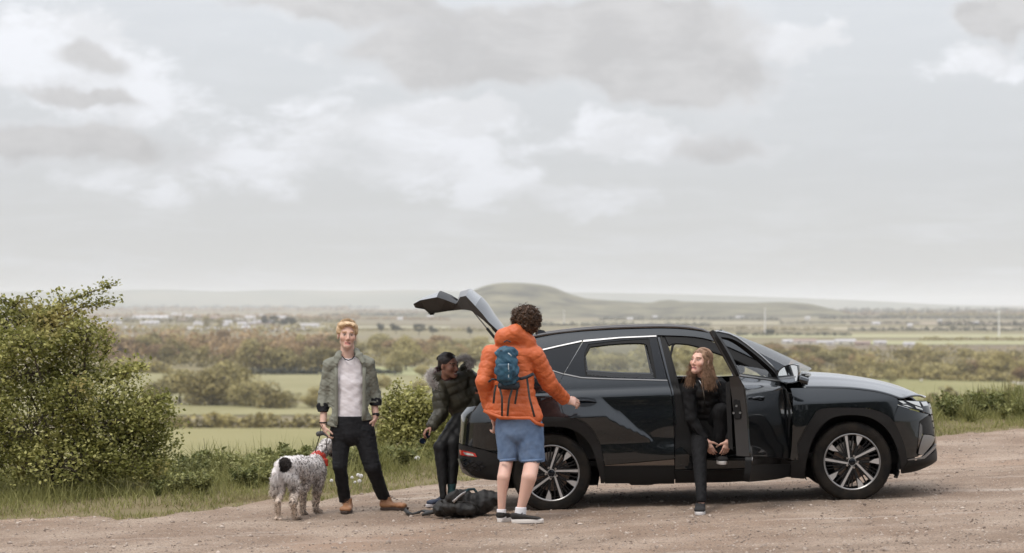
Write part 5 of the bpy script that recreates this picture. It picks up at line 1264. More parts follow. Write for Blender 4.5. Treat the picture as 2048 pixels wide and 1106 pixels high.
def shoe(parent, toe_dir, heel, length, upper, solem, height=.085, lift=0.0, width=.048, solh=.026, ankle=None, name='shoe'):
    """heel: ground point under the heel; toe_dir: horizontal direction"""
    t = nrm(toe_dir); sd_ = np.array((-t[1], t[0], 0)); h0 = np.array(heel, float); e = empty(name, tuple(h0)); e.parent = parent; e.location = Vector(h0) - Vector(parent.location)
    up = np.array((0, 0, 1.0)); S = Solid(.006)
    S.ell(h0 + t * .03 + up * (solh + .025), h0 + t * (length - .055) + up * (solh + .015), .036, width * .92, .75, .5, side=sd_, k=.03)
    S.ell(h0 + t * (length - .09) + up * (solh + .016), h0 + t * (length - .042) + up * (solh + .012), width * .95, width * .8, .55, .5, side=sd_, k=.02)
    S.ell(h0 + t * .04 + up * (solh + .03), h0 + t * .045 + up * (height + .01), .036, .036, 1.15, side=sd_, k=.03)
    S.ell(h0 + t * .09 + up * (solh + .02), h0 + t * .065 + up * height, .034, .03, 1.0, side=sd_, k=.03)
    S.plane(h0 + up * (height + .004), up + t * .15); S.plane(h0 + up * (solh - .004), -up)
    o = S.mesh('upper', upper, None, loc=tuple(h0)); o.parent = e; o.location = (0, 0, 0)
    m_ = MB(); N = 22; out = []
    for k_ in range(N):
        a = 2 * math.pi * k_ / N; f = .5 - .5 * math.cos(a); wd = width * (.80 + .25 * math.sin(math.pi * min(1, max(0, f)) ** 1.2)) * math.copysign(abs(math.sin(a)) ** .55, math.sin(a)); out.append((f * length, wd))
    rings = [(0, .97), (.004, 1.0), (solh - .004, 1.0), (solh, .97)]
    vs = [tuple(t * (length / 2 + (a - length / 2) * s_) + sd_ * b * s_ + up * z) for z, s_ in rings for a, b in out]
    m_.add(vs, [[r * N + k_, r * N + (k_ + 1) % N, (r + 1) * N + (k_ + 1) % N, (r + 1) * N + k_] for r in range(3) for k_ in range(N)] + [[k_ for k_ in range(N)][::-1], [3 * N + k_ for k_ in range(N)]])
    m_.build('sole', solem, e, True)
    lc = MB()
    for k_ in range(4):
        p = t * (.095 + .024 * k_) + up * (height - .006 - .012 * k_); lc.tube([tuple(p - sd_ * .022), tuple(p + up * .006), tuple(p + sd_ * .022)], .0035, 5)
    lc.build('laces', mat('shoe_lace', (.02, .018, .016), .8) if name != 'boot' else mat('boot_lace', (.05, .025, .015), .8), e, True)
    return e
# ================================================================== people
def gpt(px, py):
    z = 0
    for _ in range(8): p = on_plane(px, py, z); z = G(p.x, p.y) + .013
    return np.array(on_plane(px, py, z))
SKIN = skin_mat('skin')
def gravel_z(p): return G(p[0], p[1]) + .012
# ------------------------------------------------------------------ man in the green overshirt
toeL = gpt(689, 1029); heelR = gpt(761, 1020)
W1 = Who(toeL[1] + .12); q, m = W1.q, W1.m
base = np.array((q(716, 1020)[0], W1.d0, gravel_z(q(716, 1020))))
heelL = toeL + vec(.02, .285, 0); heelL[2] = gravel_z(heelL); dL, dR = heelL[1] - .05 - W1.d0, heelR[1] - W1.d0 - .02
H1 = rotm(10, -2, 3); hc1 = q(694, 670.5, -.03)
S = Solid(.0055)
S.ell(q(695, 714, .01), q(695, 692, .03), m(14.5), m(13.5), .95, k=.012)
add_head(S, hc1, H1, 1.04)
S.ell(q(698, 735), q(700, 800), m(34), m(31), .6, k=.03, c=.78).ell(q(700, 800), q(703, 850), m(31), m(36), .62, k=.03, c=.78).ell(q(664, 727), q(733, 724), m(13), m(13), k=.03, c=.78)
S.ell(q(660, 729), q(650, 788, .04), m(12), m(10), k=.02, c=.78).ell(q(650, 788, .04), q(646, 846, -.05), m(8), m(6.5), k=.01)
S.ell(q(738, 726), q(748, 788, .07), m(12), m(10), k=.02, c=.78).ell(q(748, 788, .07), q(751, 833, .0), m(8), m(6.5), k=.01)
S.ell(q(684, 855), q(680, 930, -.04), m(18), m(13), k=.02, c=.78).ell(q(680, 930, -.04), q(690, 1003, dL), m(12), m(9), k=.02, c=.78)
S.ell(q(727, 855), q(744, 932, -.02), m(18), m(13), k=.02, c=.78).ell(q(744, 932, -.02), q(768, 998, dR), m(12), m(9), k=.02, c=.78)
add_hand(S, q(646, 850, -.06), (.30, -.25, -1), (.75, .55, 0), (.45, -.85, -.1), .98, curl=.62, thumb=.7)
add_hand(S, q(751, 836, .0), (-.35, -.1, -1), (-.8, .4, 0), (-.2, -.9, 0), .95, curl=.2)
P1 = S.mesh('person', SKIN, loc=tuple(base), colour=head_colour(hc1, H1, 1.04, (.57, .385, .30), (.50, .22, .18), (.36, .20, .10)))
tag(P1, 'standing man in white tee and open green overshirt, holding a dog leash', 'person')
L1 = tuple(base)
NAVY = mat('black_trouser_cloth', (.0085, .0085, .010), .75, spec=.25, var=.25, vscale=14, bump=.25, bscale=70)
S = Solid(.0065)
S.ell(q(701, 838), q(703, 866), m(41), m(43), .60, k=.03)
S.ell(q(683, 862), q(680, 932, -.04), m(20.5), m(14.5), .95, k=.015).ell(q(680, 932, -.04), q(690, 1001, dL), m(14), m(11.5), k=.015)
S.ell(q(726, 862), q(745, 934, -.03), m(23), m(16.5), .95, k=.015).ell(q(745, 934, -.03), q(768, 996, dR), m(16), m(12), k=.015)
S.noise(.0018, 36, 3, (1, 1, 1.4)).noise(.0008, 90, 4, (.6, .6, 1.4))
S.plane(q(700, 832), (0, 0, 1)).cut(q(690, 1005, dL), (0, 0, -1), q(690, 1015, dL), .14).cut(q(768, 999, dR), (0, 0, -1), q(768, 1012, dR), .14)
S.mesh('trousers', NAVY, P1, L1)
TEE = mat('white_tee_cotton', (.66, .62, .63), .85, var=.05, vscale=9, bump=.2, bscale=60)
S = Solid(.0065)
S.ell(q(698, 728), q(699, 765), m(33), m(34), .60, k=.03).ell(q(699, 765), q(700, 842), m(32), m(33), .68, k=.03).ell(q(668, 729), q(728, 726), m(10), m(10), k=.03)
S.noise(.0013, 34, 8, (1, .6, 1.5)).noise(.0007, 85, 9, (.8, .6, 1.2))
S.plane(q(700, 838.5), (0, 0, -1)).blob(q(697, 706, -.05), (m(14.5), .09, m(11.5)), k=.006, op='s')
S.mesh('tee', TEE, P1, L1)
MB().tube([Vector(q(*p)) - Vector(L1) for p in ((685, 713, -.075), (690, 718.5, -.108), (697, 720.5, -.118), (704, 718, -.108), (709, 712, -.075))], .0055, 6).build('undershirt_collar', NAVY, P1, True)
OVER = mat('green_overshirt_cotton', (.170, .173, .138), .85, col2=(.200, .201, .163), vscale=13, bump=.35, bscale=45)
S = Solid(.0065)
S.ell(q(697, 733), q(699, 768), m(37), m(40), .62, k=.03).ell(q(699, 768), q(699, 838), m(41), m(43), .66, .64, k=.03).ell(q(699, 838), q(697, 856), m(43), m(44), .62, k=.03)
S.ell(q(662, 730), q(684, 716), m(12.5), m(11), k=.03).ell(q(735, 726), q(710, 713), m(12.5), m(11), k=.03).ell(q(682, 709, .03), q(711, 706, .03), m(10), m(10), k=.03)
S.ell(q(660, 731), q(651, 788, .04), m(14.5), m(13.5), k=.02).ell(q(650, 788, .04), q(646, 814, .0), m(14), m(12), k=.012)
S.ell(q(736, 728), q(747, 786, .07), m(14.5), m(13), k=.02).ell(q(748, 786, .07), q(751, 806, .04), m(13.5), m(12.5), k=.012)
S.noise(.0022, 34, 21, (1.4, .8, 1.2)).noise(.0013, 85, 22, (.9, .5, 1.6))
op = [q(x, y) for x, y in ((684, 700), (676, 732), (674, 760), (675, 800), (676, 862), (724, 862), (726, 800), (727, 760), (725, 732), (709, 698))]
S.poly(op, W1.d0 - .6, W1.d0 - .01, .006).poly([q(x, y) for x, y in ((600, 852), (640, 849), (677, 854), (700, 860), (723, 841), (746, 839), (800, 838), (800, 900), (600, 900))], W1.d0 - .6, W1.d0 + .6, .004)
S.blob(q(697, 696, -.06), (m(15.5), .10, m(19)), k=.006, op='s').cut(q(646, 813, 0), (-.05, 0, -1), q(646, 822, 0), .11).cut(q(751, 805, .04), (.05, 0, -1), q(752, 815, .03), .10)
ov = S.mesh('overshirt', OVER, P1, L1)
for pts in ([(680, 703), (676, 714), (672, 727), (678, 729), (684, 716)], [(711, 699), (718, 710), (727, 725), (721, 729), (712, 715)]):
    S = Solid(.005); S.ell(q(*pts[0], -.05), q(*pts[1], -.095), m(4.5), m(6), .45, k=.02).ell(q(*pts[1], -.095), q(*pts[2], -.125), m(6), m(4), .4, k=.02); S.mesh('collar', OVER, P1, L1)
for x, y0, y1 in ((675, 735, 850), (726, 735, 838)):
    ribbon('placket', [q(x + (-2.5 if x < 700 else 2.5), y0 + (y1 - y0) * k / 6, -.108 - .008 * math.sin(k)) for k in range(7)], m(7), .006, OVER, P1)
S = Solid(.005); S.ell(q(646, 813, 0), q(646, 823, -.02), m(12.8), m(10.5), k=.01).cut(q(646, 823.5, -.02), (0, 0, -1), q(646, 835, -.02), .09).noise(.0015, 120, 2); S.mesh('cuff', NAVY, P1, L1)
S = Solid(.005); S.ell(q(751, 804.5, .04), q(752, 810, .03), m(13.2), m(11.5), k=.01).cut(q(752, 811, .03), (0, 0, -1), q(752, 822, .03), .09); S.mesh('cuff', NAVY, P1, L1)
LEATH = mat('tan_boot_leather', (.26, .115, .05), .6, col2=(.34, .17, .08), vscale=18); SOLEB = mat('dark_boot_sole', (.045, .028, .02), .8)
shoe(P1, (-.07, -1, 0), heelL, .285, LEATH, SOLEB, .135, name='boot', width=.052); shoe(P1, (.86, -.34, .03), heelR, .285, LEATH, SOLEB, .135, name='boot', width=.050)
wp = q(646, 845, -.055); MB().lathe([(.033, -.006), (.037, 0), (.033, .006)], 16, Matrix.Translation(Vector(wp) - Vector(L1)) @ Matrix.Rotation(R(90), 4, 'X')).build('bracelet', NAVY, P1, True)
wp = q(752, 829, .0); MB().lathe([(.031, -.009), (.036, -.006), (.036, .006), (.031, .009)], 16, Matrix.Translation(Vector(wp) - Vector(L1)) @ Matrix.Rotation(R(75), 4, 'X')).box(Vector(wp) - Vector(L1) + Vector((.02, -.03, 0)), (.03, .01, .03), None, .004).build('wristwatch', GBLK, P1, True)
# hair
def hair_cap(name, c, Rm, sc, prims, material, parent, loc, h=.005, namp=.004, nf=60, seed=1):
    S = Solid(h); Rn = np.array(Rm)
    for (p, r, k_) in prims: S.blob(np.array(c) + Rn @ (np.array(p) * sc), np.array(r) * sc, Rn, k_ * sc)
    S.noise(namp, nf, seed, (1.5, 1, .6))
    return S, Rn
GING = hairmat('ginger_blond_hair', (.40, .255, .13), (.70, .52, .33))
S, Rn = hair_cap('h', hc1, H1, 1.04, [((0, .022, .042), (.083, .096, .080), .01), ((-.02, -.055, .080), (.052, .032, .020), .03), ((.03, -.045, .080), (.045, .032, .020), .03), ((-.078, .01, .040), (.018, .05, .040), .02), ((.079, .01, .038), (.020, .05, .042), .02), ((-.01, -.01, .100), (.05, .06, .016), .03)], GING, P1, L1, namp=.0014, nf=120, seed=3)
T1 = lambda p: hc1 + np.array(H1) @ (np.array(p) * 1.04)
S.blob(T1((0, -.10, .020)), np.array((.066, .072, .068)) * 1.04, np.array(H1), .012, 's').plane(T1((0, .02, -.018)), np.array(H1) @ np.array((0, .0, -1)))
for s_ in (-1, 1): S.blob(T1((s_ * .085, .0, -.02)), (.03, .035, .035), np.array(H1), .008, 's')
S.mesh('hair', GING, P1, L1)
rg = np.random.default_rng(5); ln = []
for k_ in range(1700):
    a = rg.uniform(-2.9, 2.9); e_ = rg.uniform(.25, 1.45); p0 = np.array((math.sin(a) * math.cos(e_) * .082, .026 + (-math.cos(a)) * math.cos(e_) * .092, .05 + math.sin(e_) * .083)); 
    dr = np.array((rg.normal() * .3 + .55, .25 + rg.normal() * .35, .25 + rg.normal() * .25)); nn = p0 - np.array((0, .026, .05)); nn /= np.linalg.norm(nn); dr = dr - nn * dr.dot(nn)
    if p0[1] < -.045 and p0[2] < .075: continue
    ln.append([T1(p0 + dr * t * .042 + nn * (.003 + .007 * math.sin(t * 2.6))) for t in np.linspace(0, 1, 6)])
strands('hair_locks', ln, .0020, GING, P1)

# ------------------------------------------------------------------ woman sitting in the boot
W2 = Who(22.95); q, m = W2.q, W2.m
footA = gpt(868, 1015); base = vec(footA[0] + .15, footA[1] + .1, gravel_z(footA)); L2 = tuple(base)
H2 = rotm(52, 6, -9); hc2 = q(897, 729.5, -.10)
S = Solid(.0055)
S.ell(q(893, 765, -.02), q(893, 742, -.07), m(10.5), m(10), k=.02); add_head(S, hc2, H2, .97, True, .004)
S.ell(q(908, 775, .0), q(930, 828, .05), m(27), m(24), .62, k=.03, c=.78).ell(q(884, 768), q(932, 752, .05), m(11), m(11), k=.02, c=.78)
dA = footA[1] + .06 - W2.d0
S.ell(q(880, 770, -.05), q(882, 826, -.12), m(9), m(8), k=.02, c=.78).ell(q(882, 826, -.12), q(864, 852, -.22), m(7.5), m(5.5), k=.01, c=.78)
S.ell(q(942, 760, .05), q(952, 800, .02), m(9), m(8), k=.02, c=.78).ell(q(952, 800, .02), q(945, 822, -.05), m(7.5), m(5.5), k=.01, c=.78)
S.ell(q(925, 838, .02), q(881, 896, -.20), m(17), m(12), k=.02, c=.78).ell(q(881, 896, -.20), q(889, 998, dA), m(11), m(6.5), k=.02, c=.78)
S.ell(q(932, 838, .05), q(907, 888, -.16), m(17), m(13), k=.02, c=.78).ell(q(907, 888, -.16), q(904, 978, dA + .06), m(12), m(7), k=.02, c=.78)
add_hand(S, q(863, 853, -.22), (-.65, -.25, -.45), (.35, .1, -.9), (.3, -.95, .1), .88, curl=.75, thumb=.9)
DS = (.27, .14, .095)
P2 = S.mesh('person', SKIN, loc=L2, colour=head_colour(hc2, H2, .97, DS, (.16, .055, .045), (.012, .008, .006), (.012, .008, .006), True, .006))
tag(P2, 'smiling woman in dark parka with fur hood, sitting in the open boot', 'person')
LEGG = mat('black_leggings', (.006, .0058, .0058), .6, spec=.3, var=.15, vscale=20)
S = Solid(.0065)
S.ell(q(930, 815, .05), q(930, 840, .05), m(27), m(26), .7, k=.03)
S.ell(q(924, 836, .02), q(881, 895, -.20), m(19), m(14), k=.015).ell(q(881, 895, -.20), q(888, 994, dA), m(13.5), m(8), k=.015)
S.ell(q(934, 836, .05), q(907, 887, -.16), m(19), m(15.5), k=.012).ell(q(907, 887, -.16), q(904, 970, dA + .06), m(15), m(9), k=.012)
S.noise(.0016, 50, 5).cut(q(904, 968, dA + .06), (0, 0, -1), q(904, 980, dA + .06), .1)
S.mesh('leggings', LEGG, P2, L2)
S = Solid(.005); S.ell(q(904, 962, dA + .06), q(903, 992, dA + .05), m(8.6), m(8.2), k=.01).noise(.0012, 160, 2, (.1, .1, 2)); S.mesh('sock', mat('teal_sock', (.012, .045, .05), .9), P2, L2)
PARK = mat('dark_olive_parka', (.028, .025, .015), .5, col2=(.046, .041, .025), vscale=10, spec=.35, bump=.2, bscale=30)
S = Solid(.0065); Q = (.006, .075)
S.ell(q(905, 770), q(918, 800, .02), m(33), m(30), .62, k=.03, quilt=Q).ell(q(918, 800, .02), q(931, 826, .04), m(29), m(25), .66, k=.03, quilt=Q).ell(q(883, 772, -.02), q(938, 752, .05), m(13), m(15), k=.03)
S.ell(q(880, 775, -.04), q(882, 826, -.12), m(16), m(14.5), k=.015, quilt=Q).ell(q(882, 826, -.12), q(865, 851, -.21), m(13.5), m(11), k=.01, quilt=Q)
S.ell(q(945, 760, .05), q(955, 800, .02), m(15), m(14), k=.015, quilt=Q).ell(q(955, 800, .02), q(948, 818, -.04), m(13), m(11), k=.01, quilt=Q)
S.noise(.003, 38, 12).poly([q(x, y) for x, y in ((884, 742), (890, 765), (900, 782), (912, 792), (915, 775), (912, 750), (906, 742))], W2.d0 - .5, W2.d0 - .11, .01)
S.mesh('parka', PARK, P2, L2)
S = Solid(.006); S.ell(q(897, 757, -.03), q(903, 776, -.02), m(16), m(13), .8, k=.02).noise(.0015, 70, 2); S.mesh('jumper', mat('maroon_knit', (.045, .010, .010), .9, bump=.4, bscale=120), P2, L2)
S = Solid(.006); S.ell(q(872, 760, -.04), q(892, 762, .06), m(12), m(14), k=.03).ell(q(867, 762, -.06), q(884, 776, .02), m(9), m(12), k=.02).ell(q(884, 770, .1), q(925, 745, .14), m(13), m(12), k=.03).ell(q(925, 745, .12), q(938, 727, .04), m(12), m(9), k=.02); S.noise(.003, 40, 4); S.mesh('hood', PARK, P2, L2)
FUR = mat('grey_brown_fur_trim', (.42, .37, .34), .8, col2=(.86, .83, .80), vscale=60, detail=2)
fl = []
rg = np.random.default_rng(8); path = [q(x, y, d) for x, y, d in ((873, 773, -.10), (860, 764, -.12), (857, 750, -.08), (866, 743, -.02), (885, 742, .1), (905, 728, .14), (922, 717, .10), (935, 716, .04), (943, 724, .0), (940, 736, -.02))]
for k_ in range(4200):
    i = rg.integers(0, len(path) - 1); p = path[i] + (path[i + 1] - path[i]) * rg.random() + rg.normal(size=3) * .012; dr = rg.normal(size=3); dr[2] += .25; dr /= np.linalg.norm(dr); L_ = rg.uniform(.02, .046); bend = rg.normal(size=3) * .35
    fl.append([p, p + dr * L_ * .5, p + (dr + bend * .5) * L_])
strands('fur_trim', fl, .0017, FUR, P2)
BLKH = hairmat('black_braided_hair', (.008, .006, .006), (.040, .030, .028))
T2 = lambda p: hc2 + np.array(H2) @ (np.array(p) * .97)
S = Solid(.005)
S.blob(T2((0, .020, .040)), np.array((.078, .094, .080)), np.array(H2), .01).blob(T2((0, .085, -.025)), np.array((.045, .035, .04)), np.array(H2), .03)
S.blob(T2((0, -.10, -.01)), np.array((.068, .078, .078)), np.array(H2), .01, 's').blob(T2((0, -.02, -.10)), np.array((.07, .08, .07)), np.array(H2), .01, 's')
for s_ in (-1, 1): S.blob(T2((s_ * .085, -.012, -.02)), (.03, .034, .036), np.array(H2), .008, 's')
S.mesh('hair', BLKH, P2, L2); ln = []
for k_ in range(26):
    a = (k_ / 25 - .5) * 2.5; P_ = []
    for t in np.linspace(0, 1, 16):
        th = -.72 + t * 2.35; ca = math.cos(a * .62); x = math.sin(a * .62) * .082 * max(.35, math.cos(th * .5)); yy = .020 + math.sin(th) * .093; zz = .040 + math.cos(th) * .081 * ca
        P_.append(T2((x, yy, zz + .0015 * math.sin(t * 70))))
    ln.append(P_)
strands('braids', ln, .0055, BLKH, P2, 5)
strands('hair_ends', [[T2((rg.normal() * .02, .105, -.02)), T2((rg.normal() * .03, .125 + rg.random() * .02, -.04)), T2((rg.normal() * .04, .12, -.075 - rg.random() * .02))] for k_ in range(60)], .003, hairmat('plum_hair_ends', (.10, .045, .055), (.2, .11, .12)), P2)
SNVY = mat('navy_trainer_mesh', (.022, .030, .055), .75, var=.25, vscale=60); SOLEG = mat('pale_trainer_sole', (.45, .42, .42), .6)
sA = footA + vec(.125, .135, 0); sA[2] = gravel_z(sA); shoe(P2, (-.75, -.70, 0), sA, .265, SNVY, SOLEG, .09, solh=.028)
sB = footA + vec(.205, .21, 0); sB[2] = gravel_z(sB); shoe(P2, (-.62, -.75, 0), sB, .265, SNVY, SOLEG, .09, solh=.028)
# sunglasses in her hand
sg = empty('sunglasses', tuple(q(848, 876, -.24))); tag(sg, 'black sunglasses dangling from the hand of the woman in the boot', 'sunglasses')
for k_, (dx, dz, yw) in enumerate(((-.012, -.028, .5), (.030, .028, .9))):
    M_ = Matrix.Translation((dx, 0, dz)) @ Matrix.Rotation(yw - .4, 4, 'Y') @ Matrix.Rotation(.4, 4, 'Z')
    MB().tube([M_ @ Vector((.030 * math.cos(a), 0, .025 * math.sin(a))) for a in np.linspace(0, 6.2832, 20)], .0042, 6, cap=False).build('frame_rim', GBLK, sg, True)
    MB().add([M_ @ Vector((.029 * math.cos(a), 0, .024 * math.sin(a))) for a in np.linspace(0, 6.2832, 20)[:-1]], [list(range(19))]).build('lens', mat('dark_blue_lens', (.01, .02, .04), .05, coat=1), sg)
MB().tube([(.002, 0, -.008), (.016, 0, .006)], .004, 6).build('bridge', GBLK, sg, True)
MB().tube([(.05, .0, .045), (.062, .03, .06), (.05, .10, .055), (.04, .13, .035)], .0032, 6).build('temple', GBLK, sg, True)
MB().tube([(-.035, .0, -.04), (-.02, .03, -.05), (.03, .10, -.01), (.04, .12, .0)], .0032, 6).build('temple', GBLK, sg, True)

# ------------------------------------------------------------------ man in the orange jacket, seen from behind
hL = gpt(998, 1045); hR = gpt(1030, 1046)
W3 = Who(20.85); q, m = W3.q, W3.m
base = vec(q(1030, 1046)[0], W3.d0, gravel_z(q(1030, 1046))); L3 = tuple(base)
H3 = rotm(180 + 40, 0, 0); hc3 = q(1047, 648, .05)
S = Solid(.0055)
S.ell(q(1040, 690, .0), q(1044, 665, .03), m(14), m(13), k=.02); add_head(S, hc3, H3, 1.03)
kL, kR = hL[1] - W3.d0 + .04, hR[1] - W3.d0 + .03
S.ell(q(1022, 705), q(1030, 790), m(40), m(34), .6, k=.03, c=.78).ell(q(1030, 790), q(1036, 850), m(34), m(40), .62, k=.03, c=.78).ell(q(985, 705), q(1065, 705), m(14), m(14), k=.03, c=.78)
S.ell(q(980, 710), q(965, 765, -.06), m(14), m(12), k=.02, c=.78).ell(q(965, 765, -.06), q(985, 832, .10), m(11), m(8), k=.01, c=.78)
S.ell(q(1072, 712), q(1100, 770, .10), m(14), m(12), k=.02, c=.78).ell(q(1100, 770, .10), q(1131, 800, .33), m(11), m(8), k=.01, c=.78)
S.ell(q(1018, 850), q(1016, 918, .02), m(23), m(15), k=.02, c=.78).ell(q(1014, 918, .02), q(1007, 955, kL - .02), m(13.2), m(12.6), k=.004).ell(q(1007, 955, kL - .02), q(1004, 990, kL - .01), m(12.6), m(9.2), k=.004).ell(q(1004, 990, kL - .01), q(1003, 1024, kL), m(9.2), m(7.2), k=.004)
S.ell(q(1056, 850), q(1065, 918, .0), m(24), m(17), k=.02, c=.78).ell(q(1065, 918, .0), q(1058, 955, kR - .01), m(15.6), m(15), k=.004).ell(q(1058, 955, kR - .01), q(1049, 990, kR + .01), m(15), m(11), k=.004).ell(q(1049, 990, kR + .01), q(1041, 1020, kR + .02), m(11), m(8.2), k=.004)
add_hand(S, q(987, 838, .10), (.25, .1, -1), (-.6, .6, 0), (.45, .8, 0), .98, curl=.7, thumb=.8)
add_hand(S, q(1133, 801, .36), (.95, .32, -.16), (.05, .8, -.5), (.1, .45, .85), 1.0, curl=.85, thumb=.9)
P3 = S.mesh('person', SKIN, loc=L3, colour=head_colour(hc3, H3, 1.03, (.60, .39, .31), (.45, .2, .16), (.05, .03, .02)))
tag(P3, 'curly haired man in orange puffer jacket and denim shorts reaching for the door handle', 'person')
ORA = mat('orange_puffer_nylon', (.47, .098, .026), .5, col2=(.58, .135, .042), vscale=10, spec=.4, bump=.3, bscale=55, bdist=.012)
S = Solid(.006); Q = (.0075, .066, .32)
S.ell(q(1024, 712), q(1025, 760), m(40), m(39), .62, k=.03, quilt=Q).ell(q(1025, 760), q(1022, 825), m(39), m(51), .64, .58, k=.02, quilt=Q).ell(q(982, 706), q(1066, 706), m(17), m(17), k=.03)
S.ell(q(1040, 800), q(1066, 838, -.04), m(28), m(22), .7, k=.03)
S.ell(q(981, 712), q(968, 764, -.06), m(17), m(15.5), k=.015, quilt=Q).ell(q(968, 764, -.06), q(979, 812, .06), m(15), m(13), k=.015, quilt=Q)
S.ell(q(1070, 712), q(1099, 768, .10), m(18), m(16), k=.015, quilt=Q).ell(q(1099, 768, .10), q(1128, 797, .31), m(15), m(11.5), k=.015, quilt=Q)
S.ell(q(1006, 676, -.04), q(1030, 668, -.05), m(19), m(20), .8, k=.03).ell(q(1030, 668, -.05), q(1056, 684, .0), m(20), m(17), .85, k=.03).ell(q(1006, 678, -.03), q(1012, 690, .06), m(16), m(14), k=.03).ell(q(1055, 686, .0), q(1062, 700, .06), m(14), m(12), k=.03)
S.noise(.0012, 46, 31, (1, 1, 1.3)).noise(.0009, 95, 33)
S.poly([q(x, y) for x, y in ((930, 810), (955, 815), (1000, 838), (1062, 838), (1075, 850), (1088, 854), (1100, 850), (1110, 900), (930, 900))], W3.d0 - .6, W3.d0 + .05, .006)
S.plane(q(1020, 846), (0, .15, -1)).cut(q(1130, 798.5, .33), (.65, .75, -.5), q(1137, 802, .38), .12).blob(q(1046, 660, .05), (m(20), .08, m(18)), k=.01, op='s')
S.mesh('jacket', ORA, P3, L3)
ribbon('hem', [q(x, y, d) for x, y, d in ((968, 821, -.08), (982, 828, -.115), (1000, 834, -.14), (1030, 836, -.155), (1060, 836, -.15), (1072, 846, -.13), (1086, 851, -.07))], m(6), .02, ORA, P3, (0, 0, 1))
DEN = mat('washed_blue_denim', (.080, .130, .225), .85, col2=(.135, .195, .30), vscale=6, bump=.3, bscale=140, detail=3)
S = Solid(.0065)
S.ell(q(1037, 842), q(1039, 862), m(46), m(47), .62, k=.03).ell(q(1016, 858), q(1015, 922, .01), m(25), m(18.5), 1.0, k=.012).ell(q(1058, 858), q(1064, 926, .0), m(29), m(26), .95, k=.012)
S.noise(.0017, 34, 41, (1, 1, .8)).noise(.0008, 90, 42).plane(q(1030, 834), (0, 0, 1)).cut(q(1015, 921), (-.08, 0, -1), q(1015, 935), .16).cut(q(1064, 925), (.06, 0, -1), q(1064, 940), .16)
S.mesh('shorts', DEN, P3, L3)
for xa, xb, y in ((998, 1033, 918.5), (1039, 1088, 922.5)):
    ribbon('hem_stitch', [q(xa + (xb - xa) * t, y - 3 * t + (3 if xa < 1030 else 0), -.075 - .05 * math.sin(t * math.pi)) for t in np.linspace(.05, .95, 8)], m(5), .008, DEN, P3, (0, 0, 1))
SOCK = mat('white_sock', (.70, .68, .69), .9)
S = Solid(.005); S.ell(q(1003, 1018, kL), q(1003, 1034, kL), m(9.2), m(10), k=.01).cut(q(1003, 1018, kL), (0, 0, 1), q(1003, 1010, kL), .08); S.mesh('sock', SOCK, P3, L3)
S = Solid(.005); S.ell(q(1042, 1013, kR + .02), q(1040, 1034, kR + .02), m(11), m(11.5), k=.01).cut(q(1042, 1014, kR + .02), (0, 0, 1), q(1042, 1005, kR + .02), .08); S.mesh('sock', SOCK, P3, L3)
BSH = mat('black_canvas_shoe', (.016, .013, .011), .85, var=.2, vscale=50); SOLW = mat('white_rubber_sole', (.62, .58, .54), .6)
shoe(P3, (.45, .85, 0), hL + vec(0, .0, 0), .275, BSH, SOLW, .085, solh=.034); shoe(P3, (.93, -.28, .03), hR + vec(-.03, 0, 0), .285, BSH, SOLW, .085, solh=.034, width=.05)
CUR = hairmat('brown_curly_hair', (.030, .016, .009), (.115, .062, .034), .4)
T3 = lambda p: hc3 + np.array(H3) @ (np.array(p) * 1.03)
S = Solid(.006); S.blob(T3((0, .03, .045)), np.array((.112, .124, .108)), np.array(H3), .01).blob(T3((0, .075, -.03)), (.075, .05, .055), np.array(H3), .04).blob(T3((0, -.105, -.02)), (.066, .072, .085), np.array(H3), .01, 's').noise(.008, 75, 51).noise(.005, 150, 52); S.mesh('hair', CUR, P3, L3)
ln = []; rg = np.random.default_rng(17)
for k_ in range(1200):
    d_ = rg.normal(size=3); d_ /= np.linalg.norm(d_)
    if d_[2] < -.75 or (d_[1] < -.45 and d_[2] < .35): continue
    p0 = np.array((0, .03, .040)) + d_ * np.array((.112, .124, .108)) * rg.uniform(.9, 1.06); u = np.cross(d_, rg.normal(size=3)); u /= np.linalg.norm(u); w_ = np.cross(d_, u); r_ = rg.uniform(.006, .012); L_ = rg.uniform(.015, .042); ph = rg.random() * 6.28; tu = rg.uniform(1, 2) * 6.28
    ax_ = nrm(d_ * .6 + u * rg.normal() * .8 + np.array((0, 0, -.35)))
    ln.append([T3(p0 + ax_ * L_ * t + (u * math.cos(ph + tu * t) + w_ * math.sin(ph + tu * t)) * r_) for t in np.linspace(0, 1, 10)])
strands('curls', ln, .0036, CUR, P3)
# his small blue rucksack
bp = empty('backpack', tuple(q(1015, 775, -.2))); tag(bp, 'small blue backpack worn over the orange jacket', 'backpack'); LB = tuple(bp.location)
BLU = mat('petrol_blue_nylon', (.012, .048, .085), .55, col2=(.022, .082, .125), vscale=14, spec=.4, bump=.3, bscale=35); DBLU = mat('dark_navy_nylon', (.008, .014, .022), .6)
S = Solid(.006)
S.ell(q(1014, 704, -.19), q(1013, 745, -.21), m(20.5), m(22.5), .55, k=.02).ell(q(1013, 745, -.21), q(1017, 760, -.19), m(22.5), m(20), .55, k=.02).noise(.003, 45, 6).noise(.0015, 120, 7); S.mesh('pack_body', BLU, bp, LB)
S = Solid(.006); S.ell(q(1009, 732, -.27), q(1011, 757, -.265), m(15), m(14), .45, k=.02).cut(q(1010, 727, -.27), (0, 0, 1), q(1010, 715, -.27), .09).noise(.002, 60, 9); S.mesh('front_pocket', BLU, bp, LB)
S = Solid(.006); S.ell(q(1003, 771, -.18), q(1032, 772, -.17), m(8), m(8), 1.0, k=.02); S.mesh('pack_base', DBLU, bp, LB)
